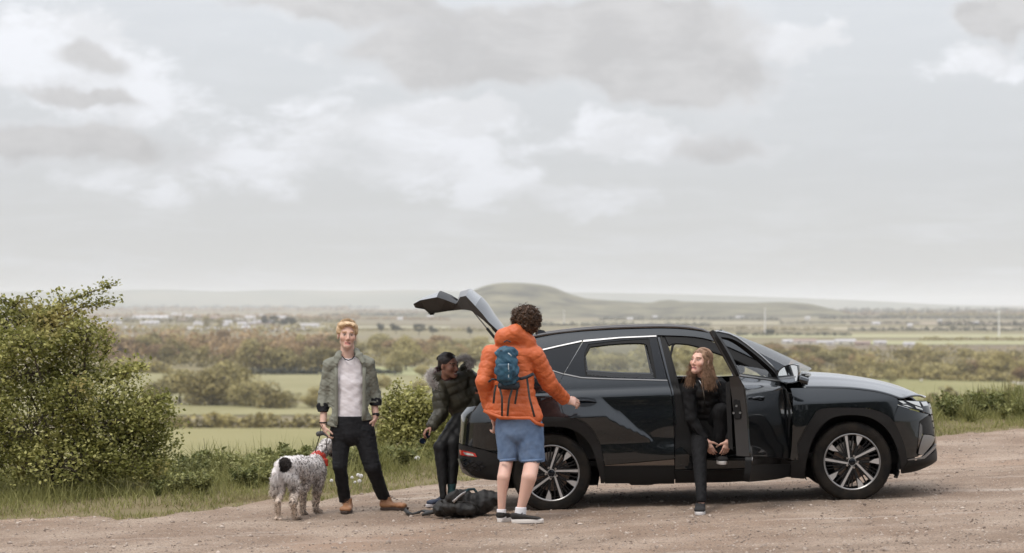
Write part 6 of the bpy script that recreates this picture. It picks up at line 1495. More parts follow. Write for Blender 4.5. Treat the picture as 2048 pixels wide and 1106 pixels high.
ribbon('zip', [q(1017, 727 + 4 * k_, -.306 + .003 * k_) for k_ in range(9)], m(2), .004, mat('pale_zip', (.42, .47, .50), .5), bp)
ribbon('zip', [q(1016, 706, -.292), q(1020, 709, -.292), q(1023, 712, -.288)], m(2.2), .005, MATS['pale_zip'], bp, (0, 0, 1)); ribbon('logo_tab', [q(1000, 701.5, -.29), q(1005, 701.5, -.292)], m(2.2), .004, DBLU, bp, (0, 0, 1))
STR = mat('grey_webbing', (.035, .038, .036), .8, var=.2, vscale=40)
for pts in ([(1000, 778, -.19), (1004, 795, -.185), (1004, 832, -.165)], [(1024, 778, -.19), (1018, 800, -.185), (1015, 832, -.165)], [(992, 770, -.17), (989, 785, -.165), (987, 807, -.15)], [(1037, 764, -.17), (1034, 785, -.17), (1030, 808, -.168)], [(1054, 756, -.155), (1059, 795, -.16), (1069, 834, -.155)]):
    ribbon('strap', [q(*p) for p in pts], m(4.2), .005, STR, bp)
ribbon('hip_belt', [q(1034, 758, -.175), q(1044, 757, -.185), q(1054, 754, -.175), q(1066, 748, -.12)], m(6), .012, DBLU, bp, (0, 0, 1)); ribbon('hip_belt', [q(994, 760, -.185), q(985, 758, -.185), q(977, 764, -.165)], m(3.5), .010, DBLU, bp, (0, 0, 1))
MB().tube([Vector(q(1008, 684, -.19)) - bp.location, Vector(q(1014, 681, -.20)) - bp.location, Vector(q(1021, 684, -.19)) - bp.location], .006, 6).build('grab_loop', DBLU, bp, True)

# ------------------------------------------------------------------ woman sitting in the driver's doorway
fA = gpt(1402, 1030)
W4 = Who(21.62); q, m = W4.q, W4.m
base = vec(fA[0], fA[1] + .1, gravel_z(fA)); L4 = tuple(base)
H4 = rotm(-40, -7, 4); hc4 = q(1401, 722, -.06)
dF = fA[1] + .20 - W4.d0
S = Solid(.0055)
S.ell(q(1407, 768, .04), q(1404, 742, -.02), m(10.5), m(10.5), k=.02); add_head(S, hc4, H4, .97, True)
S.ell(q(1408, 785, .05), q(1412, 845, .22), m(31), m(30), .6, k=.03, c=.78).ell(q(1378, 778, .0), q(1440, 772, .04), m(11), m(11), k=.02, c=.78)
S.ell(q(1374, 785, .0), q(1382, 838, -.06), m(9), m(8), k=.02, c=.78).ell(q(1382, 838, -.06), q(1411, 880, -.12), m(7.5), m(5.5), k=.01, c=.78)
S.ell(q(1443, 780, .05), q(1464, 838, .02), m(9), m(8), k=.02, c=.78).ell(q(1464, 838, .02), q(1456, 880, -.10), m(7.5), m(5.5), k=.01, c=.78)
S.ell(q(1402, 862, .25), q(1399, 896, -.24), m(19), m(13), k=.02, c=.78).ell(q(1399, 896, -.24), q(1403, 1006, dF), m(12), m(7.5), k=.02, c=.78)
S.ell(q(1424, 858, .25), q(1441, 822, -.08), m(18), m(13), k=.02, c=.78).ell(q(1441, 822, -.08), q(1441, 908, -.06), m(12.5), m(8), k=.02, c=.78)
add_hand(S, q(1413, 882, -.13), (.42, -.1, -.9), (.35, .85, .1), (.8, -.3, .35), .90, curl=.38, spread=.035)
add_hand(S, q(1456, 882, -.11), (-.28, -.1, -.95), (-.35, .85, .1), (-.85, -.3, .2), .90, curl=.38, spread=.035)
P4 = S.mesh('person', SKIN, loc=L4, colour=head_colour(hc4, H4, .97, (.64, .41, .32), (.52, .22, .19), (.22, .12, .07)))
tag(P4, 'long haired woman in black sitting in the driver doorway tying her shoe', 'person')
BLC = mat('black_stretch_cloth', (.0055, .0052, .0055), .8, spec=.2, var=.2, vscale=25)
S = Solid(.0065)
S.ell(q(1410, 835, .24), q(1412, 862, .28), m(32), m(33), .75, k=.03)
S.ell(q(1402, 860, .25), q(1399, 896, -.24), m(21), m(16), k=.012).ell(q(1399, 896, -.24), q(1400, 930, -.24 + .31 * (dF + .24)), m(15), m(13), k=.015).ell(q(1400, 930, -.24 + .31 * (dF + .24)), q(1403, 1002, dF), m(13), m(9.5), k=.015)
S.ell(q(1424, 856, .25), q(1441, 822, -.08), m(20), m(15.5), k=.012).ell(q(1441, 822, -.08), q(1441, 904, -.06), m(15.5), m(11), k=.012).noise(.0018, 48, 61)
S.cut(q(1403, 1004, dF), (0, 0, -1), q(1403, 1014, dF), .1)
S.mesh('leggings', BLC, P4, L4)
S = Solid(.0065)
S.ell(q(1378, 784, .0), q(1383, 838, -.06), m(14), m(12), k=.015).ell(q(1383, 838, -.06), q(1410, 877, -.12), m(11), m(8), k=.012)
S.ell(q(1442, 782, .05), q(1464, 838, .02), m(14), m(12), k=.015).ell(q(1464, 838, .02), q(1457, 877, -.10), m(11), m(8), k=.012)
S.ell(q(1384, 778, .0), q(1438, 773, .04), m(13), m(13), k=.03).ell(q(1406, 766, .03), q(1407, 750, .01), m(15), m(13), k=.02).noise(.002, 60, 63)
S.cut(q(1411, 878.5, -.12), (.5, 0, -1), q(1415, 888, -.13), .09).cut(q(1457, 878.5, -.10), (-.1, 0, -1), q(1456, 888, -.11), .09)
S.mesh('top', BLC, P4, L4)
VEST = mat('black_gilet_nylon', (.007, .0068, .0072), .5, spec=.35, var=.2, vscale=12, bump=.2, bscale=40)
S = Solid(.0065); Q = (.006, .07)
S.ell(q(1407, 778, .04), q(1412, 848, .20), m(33), m(34), .68, k=.03, quilt=Q).ell(q(1384, 773, .03), q(1440, 768, .07), m(12), m(13), k=.03).ell(q(1398, 758, .0), q(1420, 758, .03), m(11), m(11), k=.02).noise(.0025, 50, 65).blob(q(1404, 746, -.03), (m(13), .08, m(11)), k=.01, op='s')
S.mesh('gilet', VEST, P4, L4)
ribbon('zip', [q(1398, 760, -.10), q(1405, 772, -.095), q(1408, 790, -.085), q(1410, 812, -.02)], m(1.5), .005, CHR, P4)
AUB = hairmat('light_auburn_hair', (.145, .078, .042), (.34, .205, .125), .42)
T4 = lambda p: hc4 + np.array(H4) @ (np.array(p) * .97)
S = Solid(.005); S.blob(T4((0, .026, .044)), np.array((.080, .096, .080)), np.array(H4), .01).blob(T4((0, .075, -.05)), (.062, .040, .09), np.array(H4), .04)
S.blob(T4((0, -.095, -.01)), (.062, .072, .084), np.array(H4), .01, 's').blob(T4((-.085, -.02, -.015)), (.03, .035, .04), np.array(H4), .008, 's').noise(.003, 60, 71, (1.5, 1.5, .3)); S.mesh('hair', AUB, P4, L4)
ln = []; rg = np.random.default_rng(23)
for k_ in range(2400):
    a = rg.uniform(.30, 6.28 - .30); e_ = rg.uniform(.0, 1.5)          # 0 = face direction
    st_ = np.array((math.sin(a) * math.cos(e_) * .081, .026 - math.cos(a) * math.cos(e_) * .097, .044 + math.sin(e_) * .083))
    if st_[1] < -.05 and st_[2] < .09: continue
    sx_ = math.copysign(1, st_[0]) if abs(st_[0]) > .01 else rg.choice((-1, 1)); side_ = np.array((sx_ * (.068 + rg.random() * .010), .02 + rg.normal() * .028 - (.018 if rg.random() < .25 else -.01), -.02 + rg.normal() * .01))
    w0 = T4(st_); w1 = T4(side_); lenz = rg.uniform(.10, .235)
    dn = np.array((rg.normal() * .018 + (.014 if w1[0] > hc4[0] else -.034), rg.normal() * .025 - .012, -lenz)); w2 = w1 + dn * .5 + rg.normal(size=3) * .006; w3 = w1 + dn + np.array((rg.normal() * .012, 0, 0))
    P_ = [w0 * (1 - t) ** 3 + 3 * w1 * t * (1 - t) ** 2 * 1.0 + 3 * w2 * t * t * (1 - t) + w3 * t ** 3 for t in np.linspace(0, 1, 9)]
    P_ = [p + np.array((.0012 * math.sin(i * 1.1 + k_), .0012 * math.cos(i * .9 + k_), 0)) for i, p in enumerate(P_)]
    ln.append(P_)
strands('hair_lengths', ln, .0023, AUB, P4)
BTR = mat('black_trainer_knit', (.010, .009, .009), .8, var=.2, vscale=60); SOLP = mat('pale_rubber_sole', (.60, .57, .55), .6)
shA = fA + vec(.015, .235, 0); shA[2] = gravel_z(shA); shoe(P4, (-.12, -1, 0), shA, .245, BTR, SOLP, .09, solh=.028, width=.044)
shB = q(1440, 925, .06); shoe(P4, (.05, -1, -.02), shB, .245, BTR, SOLP, .09, solh=.03, width=.046)
# ================================================================== dog, leash, rucksack
pr = gpt(596, 1040); pl = gpt(557, 1041); fl_ = gpt(609, 1031); fr_ = gpt(634, 1027)
WD = Who(22.25); q, m = WD.q, WD.m
base = vec(q(600, 1035)[0], WD.d0, gravel_z(q(600, 1035))); LD = tuple(base)
def dd(p): return p[1] - WD.d0
rp, lp, lf, rf = dd(pr), dd(pl), dd(fl_), dd(fr_)
FURD = bpy.data.materials.new('white_fur_with_black_ticking'); FURD.use_nodes = True; g = NG(FURD.node_tree)
pos = g.n('ShaderNodeNewGeometry').outputs['Position']; p = g.n('ShaderNodeBsdfPrincipled'); o = g.n('ShaderNodeOutputMaterial'); g.l(p.outputs[0], o.inputs[0])
pc = q(568, 929, -.32); cvec = g.vm('SUBTRACT', pos, tuple(pc)); ln_ = g.n('ShaderNodeVectorMath', operation='LENGTH'); g.l(cvec, ln_.inputs[0])
patch = g.sstep(g.m('ADD', ln_.outputs['Value'], g.m('MULTIPLY', g.noise(pos, 45, 3), .03)), .094, .082)
sxz = g.n('ShaderNodeSeparateXYZ'); g.l(pos, sxz.inputs[0])
ap = g.m('MULTIPLY', g.sstep(sxz.outputs[0], float(q(573, 940)[0]), float(q(600, 940)[0])), .13)       # ticking grows denser towards the shoulders
tick = g.sstep(g.m('ADD', g.noise(pos, 40, 5, .75, .9), ap), .60, .70)
legtick = g.m('MULTIPLY', g.sstep(g.noise(pos, 30, 2, .6), .52, .60), g.sstep(sxz.outputs[2], float(base[2]) + .36, float(base[2]) + .28))
ph_ = q(660, 902, .40); cv2 = g.vm('SUBTRACT', pos, tuple(ph_)); l2 = g.n('ShaderNodeVectorMath', operation='LENGTH'); g.l(cv2, l2.inputs[0])
patch = g.m('MAXIMUM', patch, g.sstep(g.m('ADD', l2.outputs['Value'], g.m('MULTIPLY', g.noise(pos, 45, 3), .04)), .10, .08))
dk = g.m('MAXIMUM', g.m('MAXIMUM', patch, g.m('MULTIPLY', tick, .85)), g.m('MULTIPLY', legtick, .8))
wh = g.mix(g.sstep(sxz.outputs[2], float(base[2]) + .42, float(base[2]) + .15), (.76, .72, .70), (.58, .47, .38))
g.l(g.mix(dk, wh, g.mix(patch, (.075, .060, .050), (.018, .014, .012))), p.inputs['Base Color']); p.inputs['Roughness'].default_value = .85; p.inputs['Specular IOR Level'].default_value = .2
S = Solid(.0065)
S.ell(q(572, 932, -.26), q(600, 932, -.02), m(18), m(18), 1.05, k=.05).ell(q(600, 932, -.02), q(630, 932, .20), m(18), m(20.5), 1.0, k=.05)      # trunk: rump to deep chest
S.ell(q(618, 945, .10), q(638, 944, .22), m(15), m(15), k=.05).ell(q(582, 948, -.10), q(606, 946, .02), m(10), m(12), k=.05)
S.ell(q(632, 918, .22), q(648, 896, .32), m(12.5), m(9.5), k=.04)                                                        # neck
S.blob(q(654, 893, .36), (.075, .085, .075), k=.03).ell(q(658, 895, .42), q(668, 905, .50), m(9), m(7), k=.03)              # skull, muzzle
S.ell(q(648, 890, .33), q(646, 910, .30), m(5), m(8), .5, k=.01).ell(q(664, 890, .38), q(668, 910, .38), m(5), m(8), .5, k=.01)                     # ears
# hind legs: thigh, shank, hock pointing back, pastern, paw
S.ell(q(582, 950, -.22), q(592, 978, -.22), m(14), m(9.5), k=.04).ell(q(592, 978, -.22), q(586, 1006, rp - .05), m(10), m(6.5), k=.02).ell(q(586, 1006, rp - .05), q(590, 1031, rp + .02), m(6), m(5), k=.012).ell(q(590, 1033, rp + .02), q(599, 1036, rp + .05), m(6), m(5), .8, k=.01)
S.ell(q(560, 950, -.28), q(562, 980, -.26), m(10.5), m(8), k=.04).ell(q(562, 980, -.26), q(555, 1004, lp - .05), m(8.5), m(6), k=.02).ell(q(555, 1004, lp - .05), q(556, 1033, lp + .02), m(5.8), m(5), k=.012).ell(q(556, 1035, lp + .02), q(561, 1038, lp + .0), m(6.2), m(5), .8, k=.01)
# fore legs
S.ell(q(616, 958, .10), q(607, 984, lf), m(11), m(8), k=.03).ell(q(607, 984, lf), q(605, 1020, lf + .02), m(7.5), m(5.5), k=.015).ell(q(605, 1024, lf + .02), q(613, 1028, lf + .05), m(6.5), m(5), .8, k=.01)
S.ell(q(638, 958, .20), q(634, 984, rf), m(11), m(8.5), k=.03).ell(q(634, 984, rf), q(631, 1016, rf + .02), m(8), m(5.5), k=.015).ell(q(631, 1020, rf + .02), q(641, 1024, rf + .04), m(6.5), m(5), .8, k=.01)
# tail, hanging
S.ell(q(556, 926, -.36), q(550, 945, -.38), m(5), m(6), k=.02).ell(q(550, 945, -.38), q(547, 985, -.36), m(6), m(4), k=.01)
S.noise(.003, 90, 3)
DOG = S.mesh('dog', FURD, loc=LD); tag(DOG, 'shaggy white dog with black patches and red bandana standing beside the man', 'dog')
rg = np.random.default_rng(31); Vn = np.empty(len(DOG.data.vertices) * 3, np.float32); DOG.data.vertices.foreach_get('co', Vn); Vn = Vn.reshape(-1, 3); Nn = np.empty_like(Vn).ravel(); DOG.data.vertices.foreach_get('normal', Nn); Nn = Nn.reshape(-1, 3)
ln = []
for i in rg.choice(len(Vn), 5200, replace=False):
    p0 = Vn[i] + base; n0 = Nn[i]; hgt = p0[2] - base[2]; L_ = rg.uniform(.012, .024) * (1.3 if .25 < hgt < .40 else 1) * (.6 if hgt < .1 else 1)
    fl2 = nrm(n0 * .45 + np.array((-.35, -.3, -.75)) + rg.normal(size=3) * .28); ln.append([p0, p0 + fl2 * L_ * .5 + n0 * .003, p0 + fl2 * L_ + np.array((0, 0, -.004))])
def feather(px0, py0, px1, py1, d, n, L0, L1):
    for k_ in range(n):
        t = rg.random(); p0 = q(px0 + (px1 - px0) * t + rg.normal() * 2.2, py0 + (py1 - py0) * t, d + rg.normal() * .02); L_ = rg.uniform(L0, L1); s_ = np.array((rg.normal() * .35 - .12, rg.normal() * .3 - .1, -1)); s_ /= np.linalg.norm(s_)
        ln.append([p0, p0 + s_ * L_ * .5 + np.array((rg.normal() * .01, 0, 0)), p0 + s_ * L_])
feather(551, 945, 547, 985, -.38, 420, .04, .10); feather(572, 944, 596, 962, -.34, 300, .04, .09); feather(600, 968, 625, 962, .08, 160, .02, .05); feather(578, 965, 590, 985, -.30, 200, .03, .06); feather(557, 965, 557, 1000, -.30, 160, .02, .05); feather(636, 965, 632, 985, .15, 150, .03, .05)
strands('coat', ln, .0021, FURD, DOG)
RED = mat('red_bandana_cotton', (.46, .035, .016), .8, var=.12, vscale=20, bump=.4, bscale=40)
S = Solid(.0055); a_, b_ = q(642, 906, .28), q(640, 930, .24)
ax_ = nrm(q(655, 893, .36) - q(630, 922, .20))
for t, r_ in ((0, 13.6), (.018, 14.6), (.034, 15.4)): 
    c_ = q(637, 914, .25) - ax_ * t; S.ell(c_ - ax_ * .012, c_ + ax_ * .012, m(r_), m(r_), .95, k=.01)
S.ell(q(651, 920, .20), q(655, 931, .20), m(5), m(3), .5, k=.03).noise(.001, 70, 2)
S.mesh('bandana', RED, DOG, LD)
# leash with its handle
lh = empty('dog_leash', tuple(q(641, 868, -.12))); tag(lh, 'black dog leash hanging from the man hand to the dog', 'leash'); LL = Vector(lh.location); w1 = Who(W1.d0)
def lp_(pts): return [Vector(p) - LL for p in pts]
S = Solid(.0045); S.ell(w1.q(636, 868, -.10), w1.q(644, 866, -.10), m(5.2), m(4.6), .8, k=.01).ell(w1.q(643, 866, -.10), w1.q(655, 872, -.10), m(2.2), m(2.2), k=.01); S.mesh('grip', mat('grey_leash_grip', (.05, .05, .048), .6), lh, tuple(LL))
MB().tube(lp_([w1.q(640, 871, -.10), q(637, 880, .05), q(634, 890, .15), q(631, 903, .20)]), .0045, 6).build('cord', RUB, lh, True)
MB().tube(lp_([w1.q(655, 873, -.10), q(654, 880, .10), q(653.5, 888, .2), q(653, 896, .28)]), .0045, 6).build('cord', RUB, lh, True)
MB().tube(lp_([w1.q(646, 850, -.12), w1.q(641, 858, -.13), w1.q(640, 866, -.11)]), .003, 5).build('wrist_loop', RUB, lh, True)

# ------------------------------------------------------------------ black rucksack lying on the gravel
g0 = gpt(930, 1036); WR = Who(g0[1] + .12); q, m = WR.q, WR.m
rk = empty('rucksack', tuple(g0 + vec(0, .12, 0))); tag(rk, 'black rucksack lying on the gravel behind the car', 'rucksack'); LR = tuple(rk.location)
RBK = mat('black_rucksack_nylon', (.008, .0075, .007), .6, col2=(.020, .018, .016), vscale=9, spec=.35, bump=.4, bscale=22, bdist=.03)
S = Solid(.007)
S.ell(q(880, 1018), q(925, 1012), m(14), m(22), 1.5, 1.1, side=(0, 0, 1), k=.05).ell(q(925, 1011), q(962, 1006), m(22), m(22), 1.1, side=(0, 0, 1), k=.05).ell(q(962, 1005), q(984, 998), m(20), m(17), 1.1, side=(0, 0, 1), k=.04)
S.ell(q(905, 1000, -.05), q(930, 986, -.02), m(12), m(11), k=.04).ell(q(893, 1012, -.12), q(940, 1020, -.16), m(10), m(11), k=.03)
S.noise(.007, 20, 3).noise(.002, 55, 4).plane((0, 0, g0[2] - .002), (0, 0, -1)); S.mesh('pack_body', RBK, rk, LR)
S = Solid(.006); S.ell(q(890, 1010, -.12), q(918, 992, -.13), m(14), m(13), .5, k=.03).noise(.006, 35, 5); S.mesh('lid_pocket', RBK, rk, LR)
ribbon('reflective_strip', [q(906, 1004, -.235), q(912, 999, -.235), q(918, 993, -.215), q(925, 988, -.18), q(931, 985, -.14)], m(5.5), .006, mat('grey_tape', (.42, .40, .39), .5), rk, (.5, 0, 1))
MB().tube([Vector(p) - rk.location for p in (q(915, 1004, -.25), q(935, 1003, -.26), q(950, 1010, -.25), q(957, 1020, -.24))], .005, 6).build('piping', RBK, rk, True)
MB().tube([Vector(p) - rk.location for p in (q(926, 990, -.1), q(936, 979, -.06), q(948, 978, -.02), q(958, 990, .0))], .012, 6, flat=.5).build('haul_loop', mat('teal_webbing', (.012, .04, .048), .7), rk, True)
gs = [gpt(x, y) for x, y in ((810, 1027), (816, 1032), (825, 1033), (836, 1031), (845, 1029), (858, 1031), (872, 1031), (884, 1030))]
ribbon('strap', [(p[0], p[1], p[2] + z) for p, z in zip(gs, (.035, .028, .024, .026, .035, .035, .05, .08))], .034, .010, RBK, rk, (0, 1, .2))
ribbon('shoulder_strap', [(p[0], p[1], p[2] + z) for p, z in zip([gpt(x, y) for x, y in ((848, 1034), (862, 1035), (880, 1034), (900, 1036))], (.03, .045, .06, .09))], .06, .018, RBK, rk, (0, 1, .2))
bk = gpt(853, 1032); MB().box(Vector(bk) + Vector((0, 0, .02)) - rk.location, (.05, .04, .015), None, .004).build('buckle', mat('pale_buckle', (.35, .34, .33), .4), rk)
# ================================================================== verge: grass, weeds, shrubs
rng = np.random.default_rng(77)
GRS = leafmat('verge_grass', (.115, .12, .034), (.315, .305, .115), 1.6, trans=.35, dead=(.33, .28, .15))
DRY = leafmat('dry_edge_grass', (.24, .18, .09), (.42, .33, .19), 2.0, trans=.2)
bl_v = np.array([(-.5, 0, 0), (.5, 0, 0), (-.38, .10, .45), (.38, .10, .45), (.0, .42, 1.0)], float); bl_f = np.array([(0, 1, 3), (0, 3, 2), (2, 3, 4)])
def patchy(x, y): return .5 + .25 * np.sin(x * 2.1 + np.sin(y * 1.7) * 1.5) + .25 * np.sin(y * 2.9 + x * .8 + 1.3)
def grass(name, n, lo, hi, hmin, hmax, material, wid, label, seed, tall=0.0):
    r = np.random.default_rng(seed); x = r.uniform(-6.6, 9.5, n * 2); s_ = lo + (hi - lo) * r.random(n * 2); y = EDGE(x) + wob(x) * (s_ < .5) + s_
    k = (np.abs(x / y) < .245) & (r.random(n * 2) < .35 + .8 * patchy(x, y)); x, y, s_ = x[k][:n], y[k][:n], s_[k][:n]
    h = (hmin + (hmax - hmin) * np.clip(s_ / 1.3, 0, 1) * (.35 + .9 * patchy(x * 1.7 + 3, y * 1.3))) * r.uniform(.55, 1.25, len(x))
    v, f = scatter_instances(np.stack([x, y, gz(x, y) - .01], -1), bl_v, bl_f, h, r.random(len(x)) * 6.28, tilt=r.normal(size=(len(x), 2)) * .35, squash=np.stack([wid / h * r.uniform(.6, 1.3, len(x)), .4 + 1.0 * r.random(len(x)), np.ones(len(x))], -1))
    tag(mesh_from(name, v, f, material), label, 'grass', kind='stuff')
grass('verge_grass', 85000, .05, 5.6, .05, .17, GRS, .0075, 'green and dry grass growing on the verge above the track', 1)
grass('edge_grass', 20000, -.22, .75, .025, .06, DRY, .006, 'short dry trampled grass along the edge of the gravel', 2)
grass('tall_grass', 9000, 1.2, 5.6, .16, .36, GRS, .009, 'longer arching grass blades near the brow of the verge', 3)

leaf_v = np.array([(0, 0, 0), (-.36, .45, .10), (0, 1.0, -.12), (.36, .45, .10), (0, .5, -.03)], float); leaf_f = np.array([(0, 4, 1), (1, 4, 2), (2, 4, 3), (3, 4, 0)])
def leaves_at(P, size, r, up=.5, spread=1.0, out=None):
    """leaf shapes at points P; each leaf turned about z and tipped"""
    n = len(P); return scatter_instances(P, leaf_v, leaf_f, size * r.uniform(.6, 1.25, n), r.random(n) * 6.28, tilt=np.stack([r.normal(up, .55 * spread, n), r.normal(0, .5 * spread, n)], -1))
def bush(name, lobes, d0, leafm, label, base_px, nclus, nleaf, size, seed, sprigs=(), twig=None, cat='bush', clus=.09, group=None):
    """lobes: (px, py, rx px, ry px, depth offset); leaf clusters on twigs fill each lobe's outer volume"""
    r = np.random.default_rng(seed); w = Who(d0); b = gpt(*base_px); b[1] = d0; b[2] = G(b[0], d0); e = empty(name, tuple(b)); tag(e, label, cat, group); P = []; br = MB()
    A = np.array([l[2] * l[3] for l in lobes]) ** .8; A = A / A.sum()
    for (px, py, rx, ry, dd_), a in zip(lobes, A):
        c = w.q(px, py, dd_); rad = np.array((w.m(rx), w.m((rx + ry) / 2) * .9, w.m(ry)))
        br.tube([tuple(b + r.normal(size=3) * (.12, .12, 0)), tuple((b + c) / 2 + r.normal(size=3) * .08), tuple(c)], [.022, .016, .008], 6)
        for k in range(int(nclus * a)):
            d_ = r.normal(size=3); d_ /= np.linalg.norm(d_); d_[2] = d_[2] * .9 + .1; q_ = c + d_ * rad * (.55 + .5 * r.random() ** .6)
            if k % 3 == 0: br.tube([tuple(c + d_ * rad * .15), tuple(c + d_ * rad * .5 + r.normal(size=3) * .03), tuple(q_)], [.007, .0045, .002], 4)
            n = int(nleaf * r.uniform(.5, 1.5)); P.append(q_ + r.normal(size=(n, 3)) * clus * (.9, .9, .7))
    for pts, n in sprigs:
        S_ = [w.q(*p) for p in pts]; br.tube([tuple(p) for p in S_], list(np.linspace(.010, .003, len(S_))), 5)
        for k in range(n):
            i = r.integers(0, len(S_) - 1); t = r.random(); q_ = S_[i] + (S_[i + 1] - S_[i]) * t; P.append(q_ + r.normal(size=(7, 3)) * .035)
    P = np.concatenate(P); v, f = leaves_at(P, size, r)
    o = mesh_from('foliage', v, f, leafm, loc=tuple(b)); o.parent = e; o.location = (0, 0, 0)
    o = mesh_from('branches', br.v, br.f, twig or BARK, loc=tuple(b)); o.parent = e; o.location = (0, 0, 0)
    return e
HAW = leafmat('hawthorn_leaves', (.165, .17, .042), (.63, .60, .235), 1.6, trans=.45, dead=(.40, .33, .13))
bush('hawthorn_bush', [(20, 650, 75, 40, .2), (105, 660, 60, 48, 0), (172, 680, 42, 42, -.1), (40, 745, 90, 60, 0), (140, 745, 62, 55, .1), (60, 690, 60, 40, -.4), (150, 800, 55, 40, -.5), (60, 860, 120, 90, -.2), (190, 850, 90, 80, -.2), (270, 850, 65, 70, 0), (300, 830, 40, 45, .1), (120, 930, 130, 50, -.4),
                       (250, 930, 85, 45, -.2), (255, 745, 32, 20, 0), (-40, 720, 80, 90, .2), (-50, 880, 90, 110, 0), (310, 900, 40, 50, .2)], 25.2, HAW, 'big straggly hawthorn bush with arching shoots beside the track', (130, 985), 1650, 22, .046, 5,
     sprigs=[([(90, 640), (130, 605), (165, 590), (200, 578), (232, 566)], 46), ([(120, 640), (160, 615), (200, 607), (240, 600)], 36), ([(20, 620), (45, 598), (75, 592)], 16), ([(190, 760), (230, 752), (262, 738), (290, 733)], 34), ([(280, 815), (315, 800), (345, 792)], 22),
             ([(150, 650), (130, 610), (112, 582)], 16), ([(60, 640), (20, 605), (-10, 598)], 16), ([(200, 720), (218, 700), (215, 680)], 16)])
SHR = leafmat('yellow_green_shrub_leaves', (.18, .18, .05), (.49, .46, .17), 2.5, trans=.3)
bush('shrub', [(790, 845, 38, 60, 0), (825, 830, 42, 55, .1), (862, 840, 40, 50, .2), (805, 890, 50, 40, -.1), (850, 895, 45, 40, 0), (905, 850, 45, 50, .5), (770, 900, 30, 35, -.1), (935, 870, 40, 50, .7)], 28.6, SHR, 'yellow green leafy shrub growing behind the boot end of the car', (830, 925), 640, 22, .045, 6,
     sprigs=[([(795, 800), (792, 780), (800, 765)], 14), ([(770, 830), (772, 800)], 10), ([(840, 800), (845, 785)], 10)], cat='shrub')

# weeds along the brow: a few kinds, copied
def weed_proto(kind, seed):
    r = np.random.default_rng(seed); P = []; br = MB()
    if kind == 'leafy':
        for k in range(12):
            a, l = r.random() * 6.28, r.uniform(.18, .42); tip = np.array((math.cos(a) * l * .6, math.sin(a) * l * .6, l)); br.tube([(0, 0, 0), tuple(tip * (.4, .4, .6)), tuple(tip)], [.006, .004, .002], 4)
            for t in np.linspace(.2, 1, 9): P.append(tip * (t, t, t ** .8) + r.normal(size=(5, 3)) * .025)
        v, f = leaves_at(np.concatenate(P), .07, r, .5)
    else:                                   # long arching blades
        n = 90; v, f = scatter_instances(np.stack([r.normal(0, .06, n), r.normal(0, .06, n), np.zeros(n)], -1), bl_v, bl_f, r.uniform(.25, .6, n), r.random(n) * 6.28, tilt=r.normal(size=(n, 2)) * .4, squash=np.stack([np.full(n, .035), r.uniform(.3, 1.3, n), np.ones(n)], -1))
        br.tube([(0, 0, 0), (.03, 0, .3), (.05, .02, .55)], [.004, .003, .002], 4)
    me = bpy.data.meshes.new('leaves'); me.from_pydata(v.tolist(), [], f.tolist()); me.materials.append(GRS if kind == 'blades' else NET)
    st = bpy.data.meshes.new('stems'); st.from_pydata(br.v, [], br.f); st.materials.append(BARK)
    return me, st
NET = leafmat('weed_leaves', (.11, .125, .04), (.33, .325, .13), 2.5, trans=.25)
WP = {k: [weed_proto(k, 3 + i) for i in range(3)] for k in ('leafy', 'blades')}
def weed(px, kind, s_, sc, label, group):
    y = 26.0
    for _ in range(6): x = (px - 1024) / F * y; y = float(EDGE(x)) + s_
    e = empty('weed', (x, y, G(x, y) - .02), (0, 0, rr.random() * 6.28)); e.scale = (sc * rr.uniform(.9, 1.3), sc * rr.uniform(.9, 1.3), sc); tag(e, label, 'weed', group)
    me, st = rr.choice(WP[kind])
    for nm, m_ in (('leaves', me), ('stems', st)):
        o = bpy.data.objects.new(nm, m_); COL.objects.link(o); o.parent = e
for k in range(40): weed(rr.uniform(340, 660), rr.choice(['leafy', 'leafy', 'blades']), rr.uniform(2.6, 4.6), rr.uniform(.4, .75), 'green weed on the brow between the hawthorn bush and the dog', 'weeds between bush and dog')
for k in range(16): weed(rr.uniform(300, 560), 'leafy', rr.uniform(1.2, 2.4), rr.uniform(.35, .6), 'low leafy weed in the grass in front of the hawthorn bush', 'low weeds before the bush')
for k in range(44): weed(1885 + 190 * rr.random() ** .8, rr.choice(['leafy', 'leafy', 'blades']), rr.uniform(1.2, 3.2), rr.uniform(.5, .85), 'tall weed on the bank beyond the front of the car', 'weeds on the bank beyond the car')
for k in range(22): weed(rr.uniform(680, 1010), rr.choice(['leafy', 'blades']), rr.uniform(1.6, 3.6), rr.uniform(.4, .8), 'weed in the grass behind the standing man and the rucksack', 'weeds behind the standing man')
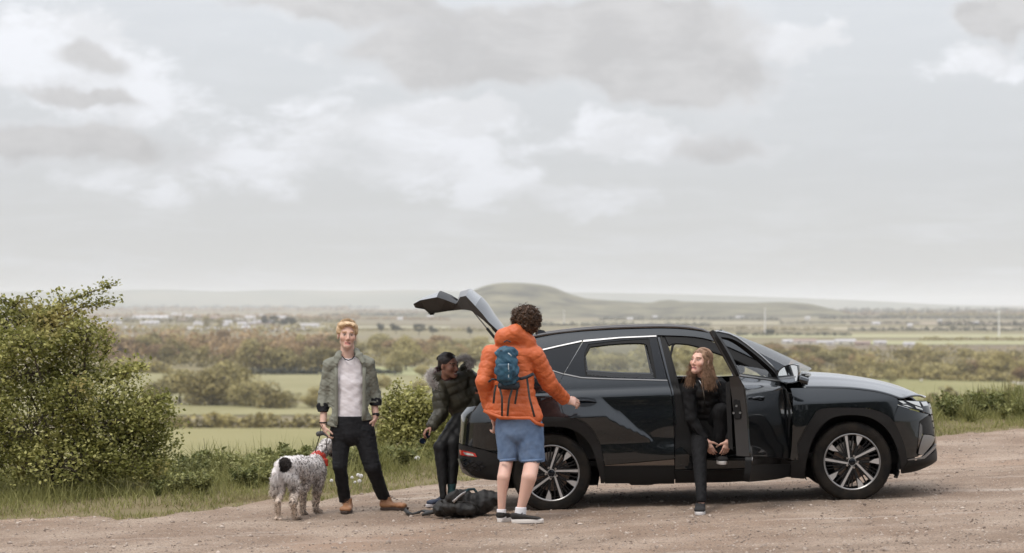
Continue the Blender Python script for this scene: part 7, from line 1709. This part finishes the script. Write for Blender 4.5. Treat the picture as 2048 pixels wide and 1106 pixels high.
# dandelion clocks
CLK = mat('dandelion_down', (.78, .76, .74), .9); STM = mat('dandelion_stem', (.20, .21, .10), .7)
cl_l = []
rq = np.random.default_rng(4)
for k in range(150):
    d_ = rq.normal(size=3); d_ /= np.linalg.norm(d_); t_ = np.cross(d_, rq.normal(size=3)); t_ /= np.linalg.norm(t_); cl_l.append((d_, t_, np.cross(d_, t_)))
hv, hf = [], []
for d_, t_, b_ in cl_l:
    i = len(hv); hv += [tuple(d_ * .2), tuple(d_ + t_ * .3), tuple(d_ * 1.05 - t_ * .15 + b_ * .28), tuple(d_ - t_ * .15 - b_ * .28)]; hf += [(i, i + 1, i + 2), (i, i + 2, i + 3), (i, i + 3, i + 1), (i + 1, i + 2, i + 3)]
hm_ = bpy.data.meshes.new('seed_head'); hm_.from_pydata(hv, [], hf); hm_.materials.append(CLK)
for (px, py, rpx) in [(716, 950, 3.4), (722, 952, 3.8), (719, 962, 3.8), (704, 955, 2.8), (663, 966, 3.2), (835, 930, 4.5), (832, 926, 3.2), (710, 968, 2.6)]:
    dist = 25.0 if px < 800 else 27.2; p = at(px, py, dist); z = G(p.x, p.y); e = empty('dandelion_clock', (p.x, p.y, z)); tag(e, 'white dandelion clock in the grass behind the man', 'dandelion', 'dandelion clocks in the verge')
    h = max(p.z - z, .08); o = bpy.data.objects.new('seed_head', hm_); COL.objects.link(o); o.parent = e; o.location = (0, 0, h); o.scale = (rpx * dist / F,) * 3
    MB().tube([(0, 0, 0), (.01, 0, h * .5), (0, 0, h)], [.004, .003, .003], 5).build('stem', STM, e)
# ================================================================== the air
hz = bpy.data.materials.new('pale_haze'); hz.use_nodes = True; g = NG(hz.node_tree)
pv = g.n('ShaderNodeVolumePrincipled'); pv.inputs['Color'].default_value = (.92, .93, .945, 1); pv.inputs['Density'].default_value = 0.60e-4; pv.inputs['Anisotropy'].default_value = .0
o = g.n('ShaderNodeOutputMaterial'); g.l(pv.outputs[0], o.inputs['Volume'])
hb = MB().box((0, 0, 0), (110000, 110000, 200)).build('haze', hz); hb.location = (0, 0, PLAIN - 42 + 100)
tag(hb, 'pale haze lying over the whole plain', 'haze', kind='stuff')
